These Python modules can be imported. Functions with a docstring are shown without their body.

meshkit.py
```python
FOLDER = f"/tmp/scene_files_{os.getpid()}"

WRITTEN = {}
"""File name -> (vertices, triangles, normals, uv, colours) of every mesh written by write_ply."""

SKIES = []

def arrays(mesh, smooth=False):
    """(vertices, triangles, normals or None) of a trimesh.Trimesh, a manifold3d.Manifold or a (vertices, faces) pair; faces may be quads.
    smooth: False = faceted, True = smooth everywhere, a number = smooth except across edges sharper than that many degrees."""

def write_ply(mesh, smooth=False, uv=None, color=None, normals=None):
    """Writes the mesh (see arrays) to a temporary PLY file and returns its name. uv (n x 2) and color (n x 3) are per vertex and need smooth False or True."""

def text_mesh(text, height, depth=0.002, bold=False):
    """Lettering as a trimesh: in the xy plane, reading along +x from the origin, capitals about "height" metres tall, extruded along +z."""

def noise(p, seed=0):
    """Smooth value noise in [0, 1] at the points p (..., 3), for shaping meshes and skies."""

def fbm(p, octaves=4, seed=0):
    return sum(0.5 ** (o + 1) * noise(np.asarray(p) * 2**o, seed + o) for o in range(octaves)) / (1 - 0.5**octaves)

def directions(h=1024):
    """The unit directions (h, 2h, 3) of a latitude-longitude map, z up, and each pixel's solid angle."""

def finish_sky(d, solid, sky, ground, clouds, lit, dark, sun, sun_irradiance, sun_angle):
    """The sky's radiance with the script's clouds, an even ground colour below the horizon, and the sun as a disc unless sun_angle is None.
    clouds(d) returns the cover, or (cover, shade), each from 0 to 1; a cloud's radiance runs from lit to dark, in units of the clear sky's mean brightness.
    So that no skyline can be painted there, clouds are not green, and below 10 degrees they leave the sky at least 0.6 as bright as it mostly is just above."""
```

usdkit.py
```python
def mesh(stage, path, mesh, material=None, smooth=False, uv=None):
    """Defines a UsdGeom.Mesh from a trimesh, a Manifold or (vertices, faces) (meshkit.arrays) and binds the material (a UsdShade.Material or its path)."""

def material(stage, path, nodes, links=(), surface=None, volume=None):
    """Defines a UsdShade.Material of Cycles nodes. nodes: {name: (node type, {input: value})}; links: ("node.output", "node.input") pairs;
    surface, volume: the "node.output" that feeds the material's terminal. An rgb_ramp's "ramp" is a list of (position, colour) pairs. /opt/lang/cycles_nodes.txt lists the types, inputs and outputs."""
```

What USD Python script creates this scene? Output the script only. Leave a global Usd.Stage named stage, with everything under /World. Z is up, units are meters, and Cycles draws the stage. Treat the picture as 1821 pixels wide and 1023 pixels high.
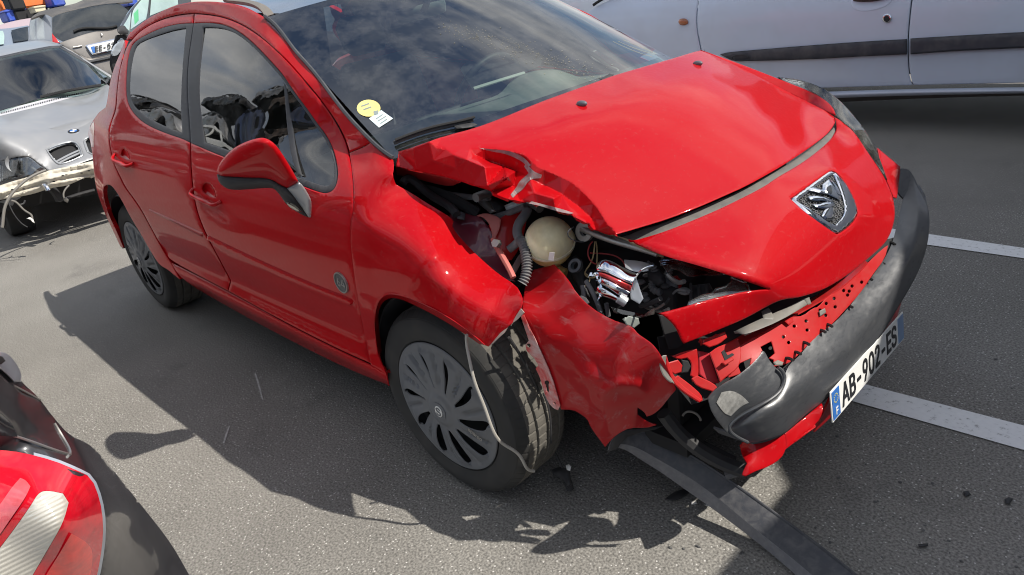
import math, numpy as np, trimesh, shapely, usdkit, meshkit
import shapely.geometry as sg
from scipy.interpolate import RBFInterpolator, RectBivariateSpline, CubicSpline, LinearNDInterpolator
from scipy.spatial import Delaunay
from pxr import Usd, UsdGeom, UsdLux, UsdShade, Gf, Sdf

stage = Usd.Stage.CreateInMemory()
UsdGeom.SetStageUpAxis(stage, UsdGeom.Tokens.z); UsdGeom.SetStageMetersPerUnit(stage, 1.0)
UsdGeom.Xform.Define(stage, '/World'); UsdGeom.Scope.Define(stage, '/World/Looks')

# ------------------------------------------------------------------ camera, sky, sun
W, H, F = 1821.0, 1023.0, 1247.94
C = np.array([1.46551, -1.78753, 1.43816])
YAW, PITCH, ROLL = 2.414789, -0.4259136, -0.1610199
def _rot():
    cy, sy, cp, sp = math.cos(YAW), math.sin(YAW), math.cos(PITCH), math.sin(PITCH)
    f = np.array([cy*cp, sy*cp, sp]); r = np.cross(f, [0, 0, 1]); r /= np.linalg.norm(r); u = np.cross(r, f)
    cr, sr = math.cos(ROLL), math.sin(ROLL)
    return np.array([cr*r + sr*u, -sr*r + cr*u, f])
R = _rot()
cam = UsdGeom.Camera.Define(stage, '/World/camera')
M = Gf.Matrix4d(1.0)
for i in range(3):
    M.SetRow(i, Gf.Vec4d(*map(float, (R[0], R[1], -R[2])[i]), 0.0))
M.SetRow(3, Gf.Vec4d(*map(float, C), 1.0))
cam.AddTransformOp().Set(M)
cam.CreateHorizontalApertureAttr(36.0); cam.CreateVerticalApertureAttr(36.0*H/W)
cam.CreateFocalLengthAttr(36.0*F/W); cam.CreateClippingRangeAttr(Gf.Vec2f(0.05, 500))
cam.CreateExposureAttr(0.5)

SUN = np.array([0.83, 0.44, 1.03]); SUN /= np.linalg.norm(SUN)
EL, ROTN = math.asin(SUN[2]), math.atan2(SUN[0], SUN[1])
SKY_STRENGTH = 0.11
def sky_material():
    n = {'sky': ('sky_texture', {'sky_type': 'single_scattering', 'sun_disc': False, 'sun_elevation': EL, 'sun_rotation': ROTN, 'altitude': 100.0, 'aerosol_density': 1.2}),
         'tc': ('texture_coordinate', {}), 'map': ('mapping', {'scale': (1.0, 1.0, 2.2), 'location': (0.8, 3.1, 1.5)}),
         'n1': ('noise_texture', {'scale': 1.6, 'detail': 7.0, 'roughness': 0.52, 'distortion': 0.6}),
         'r1': ('rgb_ramp', {'ramp': [(0.40, (0, 0, 0)), (0.50, (.45, .45, .45)), (0.62, (1, 1, 1))]}),
         'n2': ('noise_texture', {'scale': 4.5, 'detail': 6.0}),
         'r2': ('rgb_ramp', {'ramp': [(0.3, (3.4, 3.7, 4.2)), (0.7, (8.2, 8.2, 8.1))]}),
         'mx': ('mix_color', {}), 'bg': ('background_shader', {'strength': SKY_STRENGTH})}
    l = [('tc.generated', 'map.vector'), ('map.vector', 'n1.vector'), ('map.vector', 'n2.vector'), ('n1.fac', 'r1.fac'), ('n2.fac', 'r2.fac'),
         ('r1.color', 'mx.fac'), ('sky.color', 'mx.a'), ('r2.color', 'mx.b'), ('mx.result', 'bg.color')]
    return usdkit.material(stage, '/World/Looks/sky', n, l, surface='bg.background')
dome = UsdLux.DomeLight.Define(stage, '/World/sky')
UsdShade.MaterialBindingAPI.Apply(dome.GetPrim()).Bind(sky_material())
dome.GetPrim().SetCustomDataByKey('kind', 'structure')
sun = UsdLux.DistantLight.Define(stage, '/World/sun')
sun.CreateNormalizeAttr(True); sun.CreateIntensityAttr(1.12); sun.CreateAngleAttr(0.5); sun.CreateColorAttr(Gf.Vec3f(1.0, 0.95, 0.87))
zx = SUN; xx = np.cross([0, 0, 1], zx); xx /= np.linalg.norm(xx); yx = np.cross(zx, xx)
M = Gf.Matrix4d(1.0)
for i, a in enumerate((xx, yx, zx)):
    M.SetRow(i, Gf.Vec4d(*map(float, a), 0.0))
sun.AddTransformOp().Set(M)

# ------------------------------------------------------------------ helpers: scene tree
_used = {}
def path_for(parent, name):
    base = '/World' if parent is None else str(parent.GetPath())
    k = base + '/' + name; n = _used.get(k, 0); _used[k] = n + 1
    return k if n == 0 else f'{k}_{n:03d}'
def tag(p, label=None, cat=None, group=None, kind=None):
    for k, v in (('label', label), ('category', cat), ('group', group), ('kind', kind)):
        if v: p.SetCustomDataByKey(k, v)
    return p
def obj(name, mesh, mat, parent=None, smooth=38, label=None):
    p = usdkit.mesh(stage, path_for(parent, name), mesh, mat, smooth=smooth).GetPrim()
    return tag(p, label)
def thing(name, label, cat, group=None, loc=(0, 0, 0)):
    x = UsdGeom.Xform.Define(stage, path_for(None, name)); x.AddTranslateOp().Set(Gf.Vec3d(*loc))
    return tag(x.GetPrim(), label, cat, group)

# ------------------------------------------------------------------ helpers: materials
def mat(name, color, rough=0.5, metal=0.0, coat=0.0, coat_rough=0.04, spec=0.5, var=0.0, vscale=6.0, dust=0.0, dust_color=(.36, .32, .28), dscale=4.0, bump=0.0, bscale=200.0, extra=None, stretch=None, drange=(.42, .78)):
    n = {'g': ('geometry', {}), 'p': ('principled_bsdf', dict({'base_color': color, 'roughness': rough, 'metallic': metal, 'coat_weight': coat, 'coat_roughness': coat_rough, 'specular_ior_level': spec}, **(extra or {})))}
    l = []; cur = None
    if var:
        n['nv'] = ('noise_texture', {'scale': vscale, 'detail': 5.0, 'roughness': .6})
        lo = tuple(c*(1-var) for c in color); hi = tuple(min(1, c*(1+var)) for c in color)
        n['rv'] = ('rgb_ramp', {'ramp': [(.3, lo), (.7, hi)]}); l += [('g.position', 'nv.vector'), ('nv.fac', 'rv.fac')]; cur = 'rv.color'
    if dust:
        n['nd'] = ('noise_texture', {'scale': dscale, 'detail': 8.0, 'roughness': .68, 'distortion': .4})
        n['rd'] = ('rgb_ramp', {'ramp': [(drange[0], (0, 0, 0)), (drange[1], (dust,)*3)]}); n['md'] = ('mix_color', {'a': color, 'b': dust_color})
        if stretch: n['mp'] = ('mapping', {'scale': stretch, 'rotation': (.5, .3, .8)})
        l += ([('g.position', 'mp.vector'), ('mp.vector', 'nd.vector')] if stretch else [('g.position', 'nd.vector')]) + [('nd.fac', 'rd.fac'), ('rd.color', 'md.fac')]
        if cur: l.append((cur, 'md.a'))
        cur = 'md.result'
        n['rr'] = ('rgb_ramp', {'ramp': [(.35, (rough,)*3), (.8, (min(1, rough+.25),)*3)]}); l += [('nd.fac', 'rr.fac'), ('rr.color', 'p.roughness')]
        if coat:
            n['rc'] = ('rgb_ramp', {'ramp': [(.4, (coat_rough,)*3), (.8, (coat_rough+.12,)*3)]}); l += [('nd.fac', 'rc.fac'), ('rc.color', 'p.coat_roughness')]
    if cur: l.append((cur, 'p.base_color'))
    if bump:
        n['nb'] = ('noise_texture', {'scale': bscale, 'detail': 3.0}); n['b'] = ('bump', {'strength': bump, 'distance': .002})
        l += [('g.position', 'nb.vector'), ('nb.fac', 'b.height'), ('b.normal', 'p.normal')]
    return usdkit.material(stage, '/World/Looks/' + name, n, l, surface='p.BSDF')

def glass_mat(name, tint=(.72, .80, .78), ior=1.5, rough=0.0, dirt=0.0):
    n = {'t': ('transparent_bsdf', {'color': tint}), 'g': ('glossy_bsdf', {'color': (1, 1, 1), 'roughness': rough}), 'f': ('fresnel', {'IOR': ior}), 'm': ('mix_closure', {})}
    l = [('f.fac', 'm.fac'), ('t.BSDF', 'm.closure1'), ('g.BSDF', 'm.closure2')]; out = 'm.closure'
    if dirt:
        n.update({'geo': ('geometry', {}), 'nz': ('noise_texture', {'scale': 9.0, 'detail': 9.0, 'roughness': .7}), 'rz': ('rgb_ramp', {'ramp': [(.45, (0, 0, 0)), (.8, (dirt,)*3)]}),
                  'd': ('diffuse_bsdf', {'color': (.5, .48, .44)}), 'm2': ('mix_closure', {})})
        l += [('geo.position', 'nz.vector'), ('nz.fac', 'rz.fac'), ('rz.color', 'm2.fac'), ('m.closure', 'm2.closure1'), ('d.BSDF', 'm2.closure2')]; out = 'm2.closure'
    return usdkit.material(stage, '/World/Looks/' + name, n, l, surface=out)

# ------------------------------------------------------------------ helpers: geometry from measured outlines
def rays(p):
    p = np.atleast_2d(np.asarray(p, float))
    return np.stack([(p[:, 0]-W/2)/F, (H/2-p[:, 1])/F, np.ones(len(p))], 1) @ R
def at(px, py, **k):
    (a, v), = k.items(); i = 'xyz'.index(a); d = rays([(px, py)])[0]
    return C + d*(v-C[i])/d[i]
def on_ground(px, py, z=0.0): return at(px, py, z=z)
def project(P):
    d = (np.atleast_2d(P)-C) @ R.T
    return np.stack([W/2+F*d[:, 0]/d[:, 2], H/2-F*d[:, 1]/d[:, 2]], 1)
def depth_of(P): return (np.atleast_2d(P)-C) @ R[2]

class RB:
    """A smooth surface through measured points: each is (px, py, 'x'|'y'|'z', value) or a 3-D point."""
    def __init__(s, ctl, smooth=0.0, kernel='thin_plate_spline'):
        P = np.array([at(c[0], c[1], **{c[2]: c[3]}) if len(c) == 4 else np.asarray(c, float) for c in ctl])
        uv = project(P)/300.0; s.f = RBFInterpolator(uv, 1.0/depth_of(P), kernel=kernel, smoothing=smooth, degree=1)
    def __call__(s, p):
        p = np.atleast_2d(np.asarray(p, float)); return C + rays(p)/s.f(p/300.0)[:, None]
class Lin:
    """A creased, faceted sheet through measured points (triangulated), lightly rounded."""
    def __init__(s, ctl, base=None):
        P = np.array([at(c[0], c[1], **{c[2]: c[3]}) if len(c) == 4 else np.asarray(c, float) for c in ctl])
        s.uv = project(P); s.f = LinearNDInterpolator(s.uv, 1.0/depth_of(P)); s.b = RB(ctl, .0)
    def __call__(s, p):
        p = np.atleast_2d(np.asarray(p, float)); v = s.f(p); q = s.b.f(p/300.0); v = np.where(np.isnan(v), q, v)
        return C + rays(p)/v[:, None]
class Deeper:
    def __init__(s, f, d): s.g, s.d = f, d
    def __call__(s, p):
        P = s.g(p); n = P-C; n /= np.linalg.norm(n, axis=1)[:, None]; return P + n*s.d

def smooth_poly(pts, closed=True, it=2, corner=42):
    p = np.asarray(pts, float)
    for _ in range(it):
        n = len(p); out = []
        for i in range(n):
            if not closed and i in (0, n-1): out.append(p[i]); continue
            a, b, c = p[i-1], p[i], p[(i+1) % n]
            u, v = b-a, c-b; ang = abs(math.degrees(math.atan2(u[0]*v[1]-u[1]*v[0], u @ v)))
            if ang > corner: out.append(b)
            else: out += [b*.75+a*.25, b*.75+c*.25]
        p = np.array(out)
    return p
def resample(p, step, closed=True):
    p = np.asarray(p, float)
    if closed: p = np.vstack([p, p[:1]])
    out = []
    for a, b in zip(p[:-1], p[1:]):
        k = max(1, int(math.ceil(np.linalg.norm(b-a)/step))); out += [a+(b-a)*j/k for j in range(k)]
    if not closed: out.append(p[-1])
    return np.array(out)
def orient(v, f):
    a, b, c = v[f[:, 0]], v[f[:, 1]], v[f[:, 2]]; n = np.cross(b-a, c-a)
    flip = ((C-(a+b+c)/3)*n).sum(1) < 0
    if flip.mean() > .5: flip = ~flip; f = f[:, ::-1]; flip = ~flip
    f = f.copy(); f[flip] = f[flip][:, ::-1] if flip.mean() < .5 else f[flip]
    return f
def vnormals(v, f):
    n = np.zeros_like(v); fn = np.cross(v[f[:, 1]]-v[f[:, 0]], v[f[:, 2]]-v[f[:, 0]])
    for k in range(3): np.add.at(n, f[:, k], fn)
    return n/np.maximum(np.linalg.norm(n, axis=1, keepdims=True), 1e-12)
def solidify(v, f, th):
    n = vnormals(v, f); N = len(v)
    e = np.sort(np.vstack([f[:, [0, 1]], f[:, [1, 2]], f[:, [2, 0]]]), 1); d = np.vstack([f[:, [0, 1]], f[:, [1, 2]], f[:, [2, 0]]])
    _, inv, cnt = np.unique(e, axis=0, return_inverse=True, return_counts=True); b = d[cnt[inv.ravel()] == 1]
    walls = np.vstack([np.stack([b[:, 1], b[:, 0], b[:, 0]+N], 1), np.stack([b[:, 1], b[:, 0]+N, b[:, 1]+N], 1)])
    return np.vstack([v, v-n*th]), np.vstack([f, f[:, ::-1]+N, walls])
def tri2d(poly, step, bstep=None, inset=None, fine=None):
    """Triangulates a shapely polygon: boundary points, an inset ring, inner grid. Returns points, faces, boundary mask."""
    bstep = bstep or step*.7; rings = [poly.exterior]+list(poly.interiors); B = np.vstack([resample(np.array(r.coords)[:-1], bstep) for r in rings])
    pts = [B]; keep = poly
    if inset:
        q = poly.buffer(-inset)
        for g in getattr(q, 'geoms', [q]):
            if not g.is_empty:
                for r in [g.exterior]+list(g.interiors): pts.append(resample(np.array(r.coords)[:-1], bstep))
        keep = q
    x0, y0, x1, y1 = poly.bounds; inner = keep.buffer(-step*.55)
    gx, gy = np.meshgrid(np.arange(x0, x1+step, step), np.arange(y0, y1+step, step*.866)); gx[1::2] += step/2
    g = np.stack([gx.ravel(), gy.ravel()], 1)
    if not inner.is_empty: pts.append(g[shapely.contains_xy(inner, g[:, 0], g[:, 1])])
    if fine is not None:
        fp, fs = fine; P0 = np.vstack(pts); pts = [P0[~(shapely.contains_xy(fp, P0[:, 0], P0[:, 1]) & (np.arange(len(P0)) >= len(B)))]]
        gx, gy = np.meshgrid(np.arange(x0, x1, fs), np.arange(y0, y1, fs)); g = np.stack([gx.ravel(), gy.ravel()], 1); ok = fp.intersection(poly.buffer(-fs*.7)); pts.append(g[shapely.contains_xy(ok, g[:, 0], g[:, 1])])
    P = np.vstack(pts); P = P + 1e-5*np.sin(np.arange(len(P))[:, None]*np.array([12.9898, 78.233]))
    T = Delaunay(P).simplices; cen = P[T].mean(1); T = T[shapely.contains_xy(poly.buffer(bstep*.02), cen[:, 0], cen[:, 1])]
    a, b, c = P[T[:, 0]], P[T[:, 1]], P[T[:, 2]]; ar = abs((b[:, 0]-a[:, 0])*(c[:, 1]-a[:, 1])-(b[:, 1]-a[:, 1])*(c[:, 0]-a[:, 0]))
    T = T[ar > 1e-3*bstep*bstep]; m = np.zeros(len(P), bool); m[:len(B)] = True
    used = np.unique(T); re = -np.ones(len(P), int); re[used] = np.arange(len(used))
    return P[used], re[T], m[used]
def poly_of(pts, holes=(), it=2, corner=42):
    p = sg.Polygon(smooth_poly(pts, True, it, corner), [smooth_poly(h, True, it, corner) for h in holes]).buffer(0)
    if p.geom_type != 'Polygon': p = max(p.geoms, key=lambda g: g.area)
    return p
def panel(pts, surf, holes=(), step=7.0, bstep=None, th=.012, gap=0.0, edge=0.002, inset=1.6, it=2, corner=42, disp=None, fine=None):
    """A sheet with thickness whose outline was measured, lying on a surface; its rim is rolled over slightly."""
    p = pts if hasattr(pts, 'exterior') else poly_of(pts, holes, it, corner)
    if gap: p = p.buffer(-gap)
    if p.geom_type != 'Polygon': p = max(p.geoms, key=lambda g: g.area)
    uv, f, m = tri2d(p, step, bstep, inset if edge else None, fine)
    v = surf(uv)
    if disp is not None: v = disp(uv, v)
    f = orient(v, f)
    if edge: n = vnormals(v, f); v[m] -= n[m]*edge
    return trimesh.Trimesh(*solidify(v, f, th), process=False) if th else trimesh.Trimesh(v, f, process=False)
def blob(pts, surf, front, back=None, step=5.0, it=2, corner=42, power=.5, dmax=None):
    """A closed rounded body with a measured outline, swelling to both sides of a surface."""
    p = poly_of(pts, (), it, corner); uv, f, m = tri2d(p, step, step*.7, step*.35); back = front if back is None else back
    d = np.array([p.exterior.distance(sg.Point(*q)) for q in uv]); d[m] = 0; dm = dmax or d.max(); k = np.clip(d/dm, 0, 1); hgt = (1-(1-k)**2)**power
    base = surf(uv); n = base-C; n /= np.linalg.norm(n, axis=1)[:, None]
    a, b = base-n*(front*hgt)[:, None], base+n*(back*hgt)[:, None]; f = orient(a, f); N = len(uv)
    idx = np.arange(N)+N; idx[m] = np.arange(N)[m]
    return trimesh.Trimesh(np.vstack([a, b]), np.vstack([f, idx[f[:, ::-1]]]), process=False)
def grid_mesh(P, th=0.0, face_cam=True):
    nu, nv = P.shape[:2]; i = np.arange(nu*nv).reshape(nu, nv)
    f = np.vstack([np.stack([i[:-1, :-1], i[1:, :-1], i[1:, 1:]], -1).reshape(-1, 3), np.stack([i[:-1, :-1], i[1:, 1:], i[:-1, 1:]], -1).reshape(-1, 3)])
    v = P.reshape(-1, 3)
    if face_cam: f = orient(v, f)
    return trimesh.Trimesh(*(solidify(v, f, th) if th else (v, f)), process=False)
def pt3(c): return at(c[0], c[1], **{c[2]: c[3]}) if len(c) == 4 else np.asarray(c, float)
def curve3(ctl, n):
    P = np.array([pt3(c) for c in ctl]); s = np.r_[0, np.cumsum(np.linalg.norm(np.diff(P, axis=0), axis=1))]
    if len(P) == 2: return P[0]+(P[1]-P[0])*np.linspace(0, 1, n)[:, None]
    return CubicSpline(s, P)(np.linspace(0, s[-1], n))
def pcurve(P, n):
    P = np.asarray(P, float); s = np.r_[0, np.cumsum(np.linalg.norm(np.diff(P, axis=0), axis=1))]
    from scipy.interpolate import PchipInterpolator
    return PchipInterpolator(s, P)(np.linspace(0, s[-1], n))
def loft(curves, nu=40, nv=12, th=.006, cubic=True):
    Q = np.array([curve3(c, nu) for c in curves]); t = np.linspace(0, 1, len(curves))
    P = (CubicSpline(t, Q)(np.linspace(0, 1, nv)) if cubic and len(curves) > 2 else np.array([[np.interp(x, t, Q[:, i, k]) for i in range(nu) for k in range(3)] for x in np.linspace(0, 1, nv)]).reshape(nv, nu, 3))
    return grid_mesh(P, th)
def tube(P, r, n=8, m=40, cap=True):
    P = curve3([tuple(p) if len(p) == 4 else p for p in P], m) if len(P) > 2 else np.linspace(pt3(P[0]), pt3(P[1]), 2)
    m = len(P); rr = np.array([r(i/(m-1)) if callable(r) else r for i in range(m)]); T = np.gradient(P, axis=0); T /= np.linalg.norm(T, axis=1)[:, None]
    u = np.cross(T[0], [.3, .2, .93]); u /= np.linalg.norm(u); a = np.linspace(0, 2*np.pi, n, endpoint=False); rings = []
    for i in range(m):
        u = u-T[i]*(u @ T[i]); u /= np.linalg.norm(u); w = np.cross(T[i], u); rings.append(P[i]+rr[i]*(np.cos(a)[:, None]*u+np.sin(a)[:, None]*w))
    v = np.vstack(rings); f = []
    for i in range(m-1):
        for j in range(n):
            k = (j+1) % n; f += [[i*n+j, i*n+k, (i+1)*n+k], [i*n+j, (i+1)*n+k, (i+1)*n+j]]
    if cap:
        v = np.vstack([v, P[:1], P[-1:]])
        for j in range(n): k = (j+1) % n; f += [[m*n, k, j], [m*n+1, (m-1)*n+j, (m-1)*n+k]]
    return trimesh.Trimesh(v, np.array(f), process=False)
def frame_mesh(m, o, ex, ey, ez=None):
    ex = np.asarray(ex, float); ey = np.asarray(ey, float); ez = np.cross(ex, ey) if ez is None else np.asarray(ez, float)
    m = m.copy(); T = np.eye(4); T[:3, 0], T[:3, 1], T[:3, 2], T[:3, 3] = ex, ey, ez, o; m.apply_transform(T); return m
def box(x0, x1, y0, y1, z0, z1, bev=0.0):
    if bev:
        import manifold3d as m3
        pts = [(x, y, z) for x in (x0, x1) for y in (y0, y1) for z in (z0, z1)]
        c = np.array([(x0+x1)/2, (y0+y1)/2, (z0+z1)/2]); V = []
        for q in pts:
            s = np.sign(np.array(q)-c)
            for k in range(3):
                r = np.array(q, float)-s*bev; r[k] += s[k]*bev; V.append(r)
        return trimesh.convex.convex_hull(np.array(V))
    b = trimesh.creation.box((x1-x0, y1-y0, z1-z0)); b.apply_translation(((x0+x1)/2, (y0+y1)/2, (z0+z1)/2)); return b
def lathe(prof, n=64):
    """prof: (radius, height) pairs turned about z."""
    a = np.linspace(0, 2*np.pi, n, endpoint=False); p = np.asarray(prof, float); k = len(p)
    v = np.array([[r*math.cos(t), r*math.sin(t), h] for t in a for r, h in p]); f = []
    for i in range(n):
        j = (i+1) % n
        for q in range(k-1): f += [[i*k+q, j*k+q, j*k+q+1], [i*k+q, j*k+q+1, i*k+q+1]]
    return trimesh.Trimesh(v, np.array(f), process=False)
def mirror(m):
    m = m.copy(); m.vertices[:, 1] *= -1; m.faces = m.faces[:, ::-1].copy(); return m
def cat(*ms): return trimesh.util.concatenate([trimesh.Trimesh(m.vertices, m.faces, process=False) for m in ms])
def rng(s): return np.random.default_rng(s)
# ------------------------------------------------------------------ materials
RED = (0.37, 0.002, 0.005)
m_paint = mat('red_paint', RED, .45, spec=.06, coat=.52, coat_rough=.02, dust=.10, dust_color=(.42, .22, .20), dscale=70.0, drange=(.58, .72))
m_paint_old = mat('scuffed_red_paint', (.34, .005, .008), .45, spec=.15, coat=.40, coat_rough=.04, dust=.42, dust_color=(.32, .15, .15), dscale=11.0, stretch=(1.0, 6.0, 1.6), drange=(.55, .68))
m_redinner = mat('red_structure_paint', (.40, .008, .009), .45, spec=.2, coat=.45, coat_rough=.12, dust=.22, dust_color=(.24, .10, .08), dscale=14.0)
m_primer = mat('bare_primer', (.22, .20, .20), .6, var=.25, vscale=40)
m_blacktrim = mat('window_trim_plastic', (.035, .037, .042), .45, dust=.35, dust_color=(.16, .155, .15), dscale=7)
m_rubber = mat('tyre_rubber', (.022, .022, .021), .75, dust=.28, dust_color=(.13, .115, .10), dscale=9, bump=.25, bscale=300)
m_tread = mat('dusty_tread_rubber', (.085, .078, .066), .85, dust=.5, dust_color=(.22, .20, .165), dscale=30, bump=.3, bscale=350)
m_bumper = mat('grey_bumper_plastic', (.046, .048, .052), .30, spec=.9, dust=.30, dust_color=(.17, .165, .155), dscale=26, drange=(.54, .74), stretch=(2.0, 1.0, 3.0), bump=.05, bscale=600)
m_strip = mat('worn_black_strip_plastic', (.045, .047, .055), .40, dust=.4, dust_color=(.22, .21, .20), dscale=40, bump=.12, bscale=160)
m_cap = mat('hubcap_plastic', (.115, .12, .127), .38, dust=.45, dust_color=(.17, .165, .155), dscale=12)
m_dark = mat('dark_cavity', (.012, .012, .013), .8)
m_blackplast = mat('black_plastic', (.022, .022, .024), .5, dust=.4, dust_color=(.09, .085, .08), dscale=14)
m_chrome = mat('chrome', (.82, .84, .87), .06, metal=1.0)
m_silver = mat('silver_plastic', (.42, .43, .44), .38, metal=.6)
m_steel = mat('dull_metal', (.40, .39, .37), .38, metal=.9, dust=.4, dscale=20)
m_stripface = mat('pale_worn_strip_face', (.13, .13, .14), .45, dust=.5, dust_color=(.30, .29, .28), dscale=60)
m_sealstrip = mat('dark_seal_strip', (.10, .098, .092), .6, dust=.5, dust_color=(.22, .20, .17), dscale=25)
m_alu = mat('grey_grille_plastic', (.15, .145, .13), .5, dust=.5, dust_color=(.26, .22, .17), dscale=12)
m_tank = mat('cream_tank_plastic', (.62, .54, .33), .42, var=.14, vscale=25, dust=.5, dust_color=(.42, .35, .22), dscale=18, extra={'subsurface_weight': .35, 'subsurface_radius': (.03, .02, .008), 'subsurface_scale': .5})
m_amber = mat('amber_coolant_plastic', (.50, .34, .13), .35, var=.2, vscale=20, extra={'subsurface_weight': .3, 'subsurface_radius': (.03, .015, .005), 'subsurface_scale': .5})
m_hose = mat('grey_hose_rubber', (.085, .088, .095), .6, dust=.4, dscale=20)
m_white = mat('white_plastic', (.72, .71, .67), .4, dust=.3, dscale=15)
m_wire = mat('grey_cable', (.15, .14, .125), .6)
m_palecable = mat('pale_cable', (.36, .34, .30), .6)
m_wire2 = mat('tan_wire', (.30, .22, .11), .5)
m_wire3 = mat('red_wire', (.30, .03, .03), .5)
m_plate = mat('plate_white', (.74, .74, .71), .35, dust=.25, dscale=14)
m_platetext = mat('plate_black', (.012, .012, .013), .4)
m_plateblue = mat('plate_blue', (.025, .13, .42), .35)
m_plateblue2 = mat('plate_blue_faded', (.18, .27, .42), .4)
m_dash = mat('dashboard_plastic', (.20, .22, .20), .62, var=.1, vscale=60, bump=.2, bscale=500)
m_seat = mat('seat_fabric', (.05, .052, .056), .9)
m_yellow = mat('yellow_sticker', (.72, .62, .22), .45, var=.12, vscale=60)
m_bluest = mat('pale_blue_sticker', (.60, .70, .74), .45, var=.08, vscale=90)
m_glass = glass_mat('car_window_glass', (.56, .64, .62), 1.95, dirt=.04)
m_screen = glass_mat('windscreen_glass', (.66, .75, .71), 2.45, dirt=.07)
m_lens = glass_mat('clear_lens', (.80, .81, .78), 1.9, rough=.02, dirt=.12)
m_whitechip = mat('chipped_paint_edge', (.36, .27, .24), .6, var=.2, vscale=60)

# ------------------------------------------------------------------ the red car's master surfaces (x forward, front axle at x = 0; near side is -y)
XS = np.array([-3.4, -3.1, -2.85, -2.54, -2.1, -1.6, -1.1, -.6, -.3, 0, .3, .55, .8])
ZS = np.array([.18, .26, .32, .37, .42, .5, .6, .7, .8, .88, .94, 1.0, 1.06, 1.14, 1.24, 1.34, 1.42, 1.5])
MID = np.array([.765, .800, .842, .850, .833, .842, .860, .866, .863, .853, .836, .811, .781, .742, .690, .630, .577, .51])
TW = np.tile(MID, (len(XS), 1)) + np.interp(XS, [-3.4, -3.1, -2.85, -2.54, -2.1, -.3, 0, .3, .55, .8], [-.25, -.09, -.03, .0, 0, 0, 0, -.02, -.07, -.18])[:, None]
for _i, _x in enumerate(XS):
    TW[_i] -= np.clip((_x+.75)/.5, 0, 1.3)*np.interp(ZS, [.8, .88, .94, 1.0, 1.06, 1.14, 1.24, 1.5], [0, .008, .03, .075, .12, .11, .09, .06])
    TW[_i] -= np.clip((-2.3-_x)/.6, 0, 1.5)*np.interp(ZS, [.8, .94, 1.06, 1.3, 1.5], [0, .01, .03, .06, .08])
_SP = RectBivariateSpline(XS, ZS, TW, kx=3, ky=3)
def halfwidth(x, z): return _SP.ev(np.clip(x, -3.4, .8), np.clip(z, .18, 1.5))
class Implicit:
    """First crossing of measured rays with a surface g(P) = 0."""
    def __init__(s, g, t0=.6, t1=6.0): s.g, s.t = g, np.linspace(t0, t1, 500)
    def __call__(s, p):
        d = rays(p); V = np.stack([s.g(C+t*d) for t in s.t]); cr = (V[:-1] < 0) & (V[1:] >= 0); k = np.where(cr.any(0), cr.argmax(0), np.abs(V).argmin(0).clip(0, len(s.t)-2))
        a, b = s.t[k], s.t[k+1]
        for _ in range(26):
            m = (a+b)/2; neg = s.g(C+m[:, None]*d) < 0; a, b = np.where(neg, m, a), np.where(neg, b, m)
        return C+a[:, None]*d
side = Implicit(lambda P: P[:, 1]+halfwidth(P[:, 0], P[:, 2]))
_z0 = CubicSpline([-.6, -.1, .02, .19, .40, .62, .71, .80, .84], [1.00, 1.058, 1.066, 1.052, .968, .848, .795, .70, .62])
def hoodz(x, y):
    k = .05+.35*np.clip(x/.5, 0, 1.1); return _z0(np.clip(x, -.6, .84))-k*y*y-.35*np.clip(np.abs(y)-.60, 0, 1)
hood = Implicit(lambda P: hoodz(P[:, 0], P[:, 1])-P[:, 2], .5, 4.0)
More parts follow.
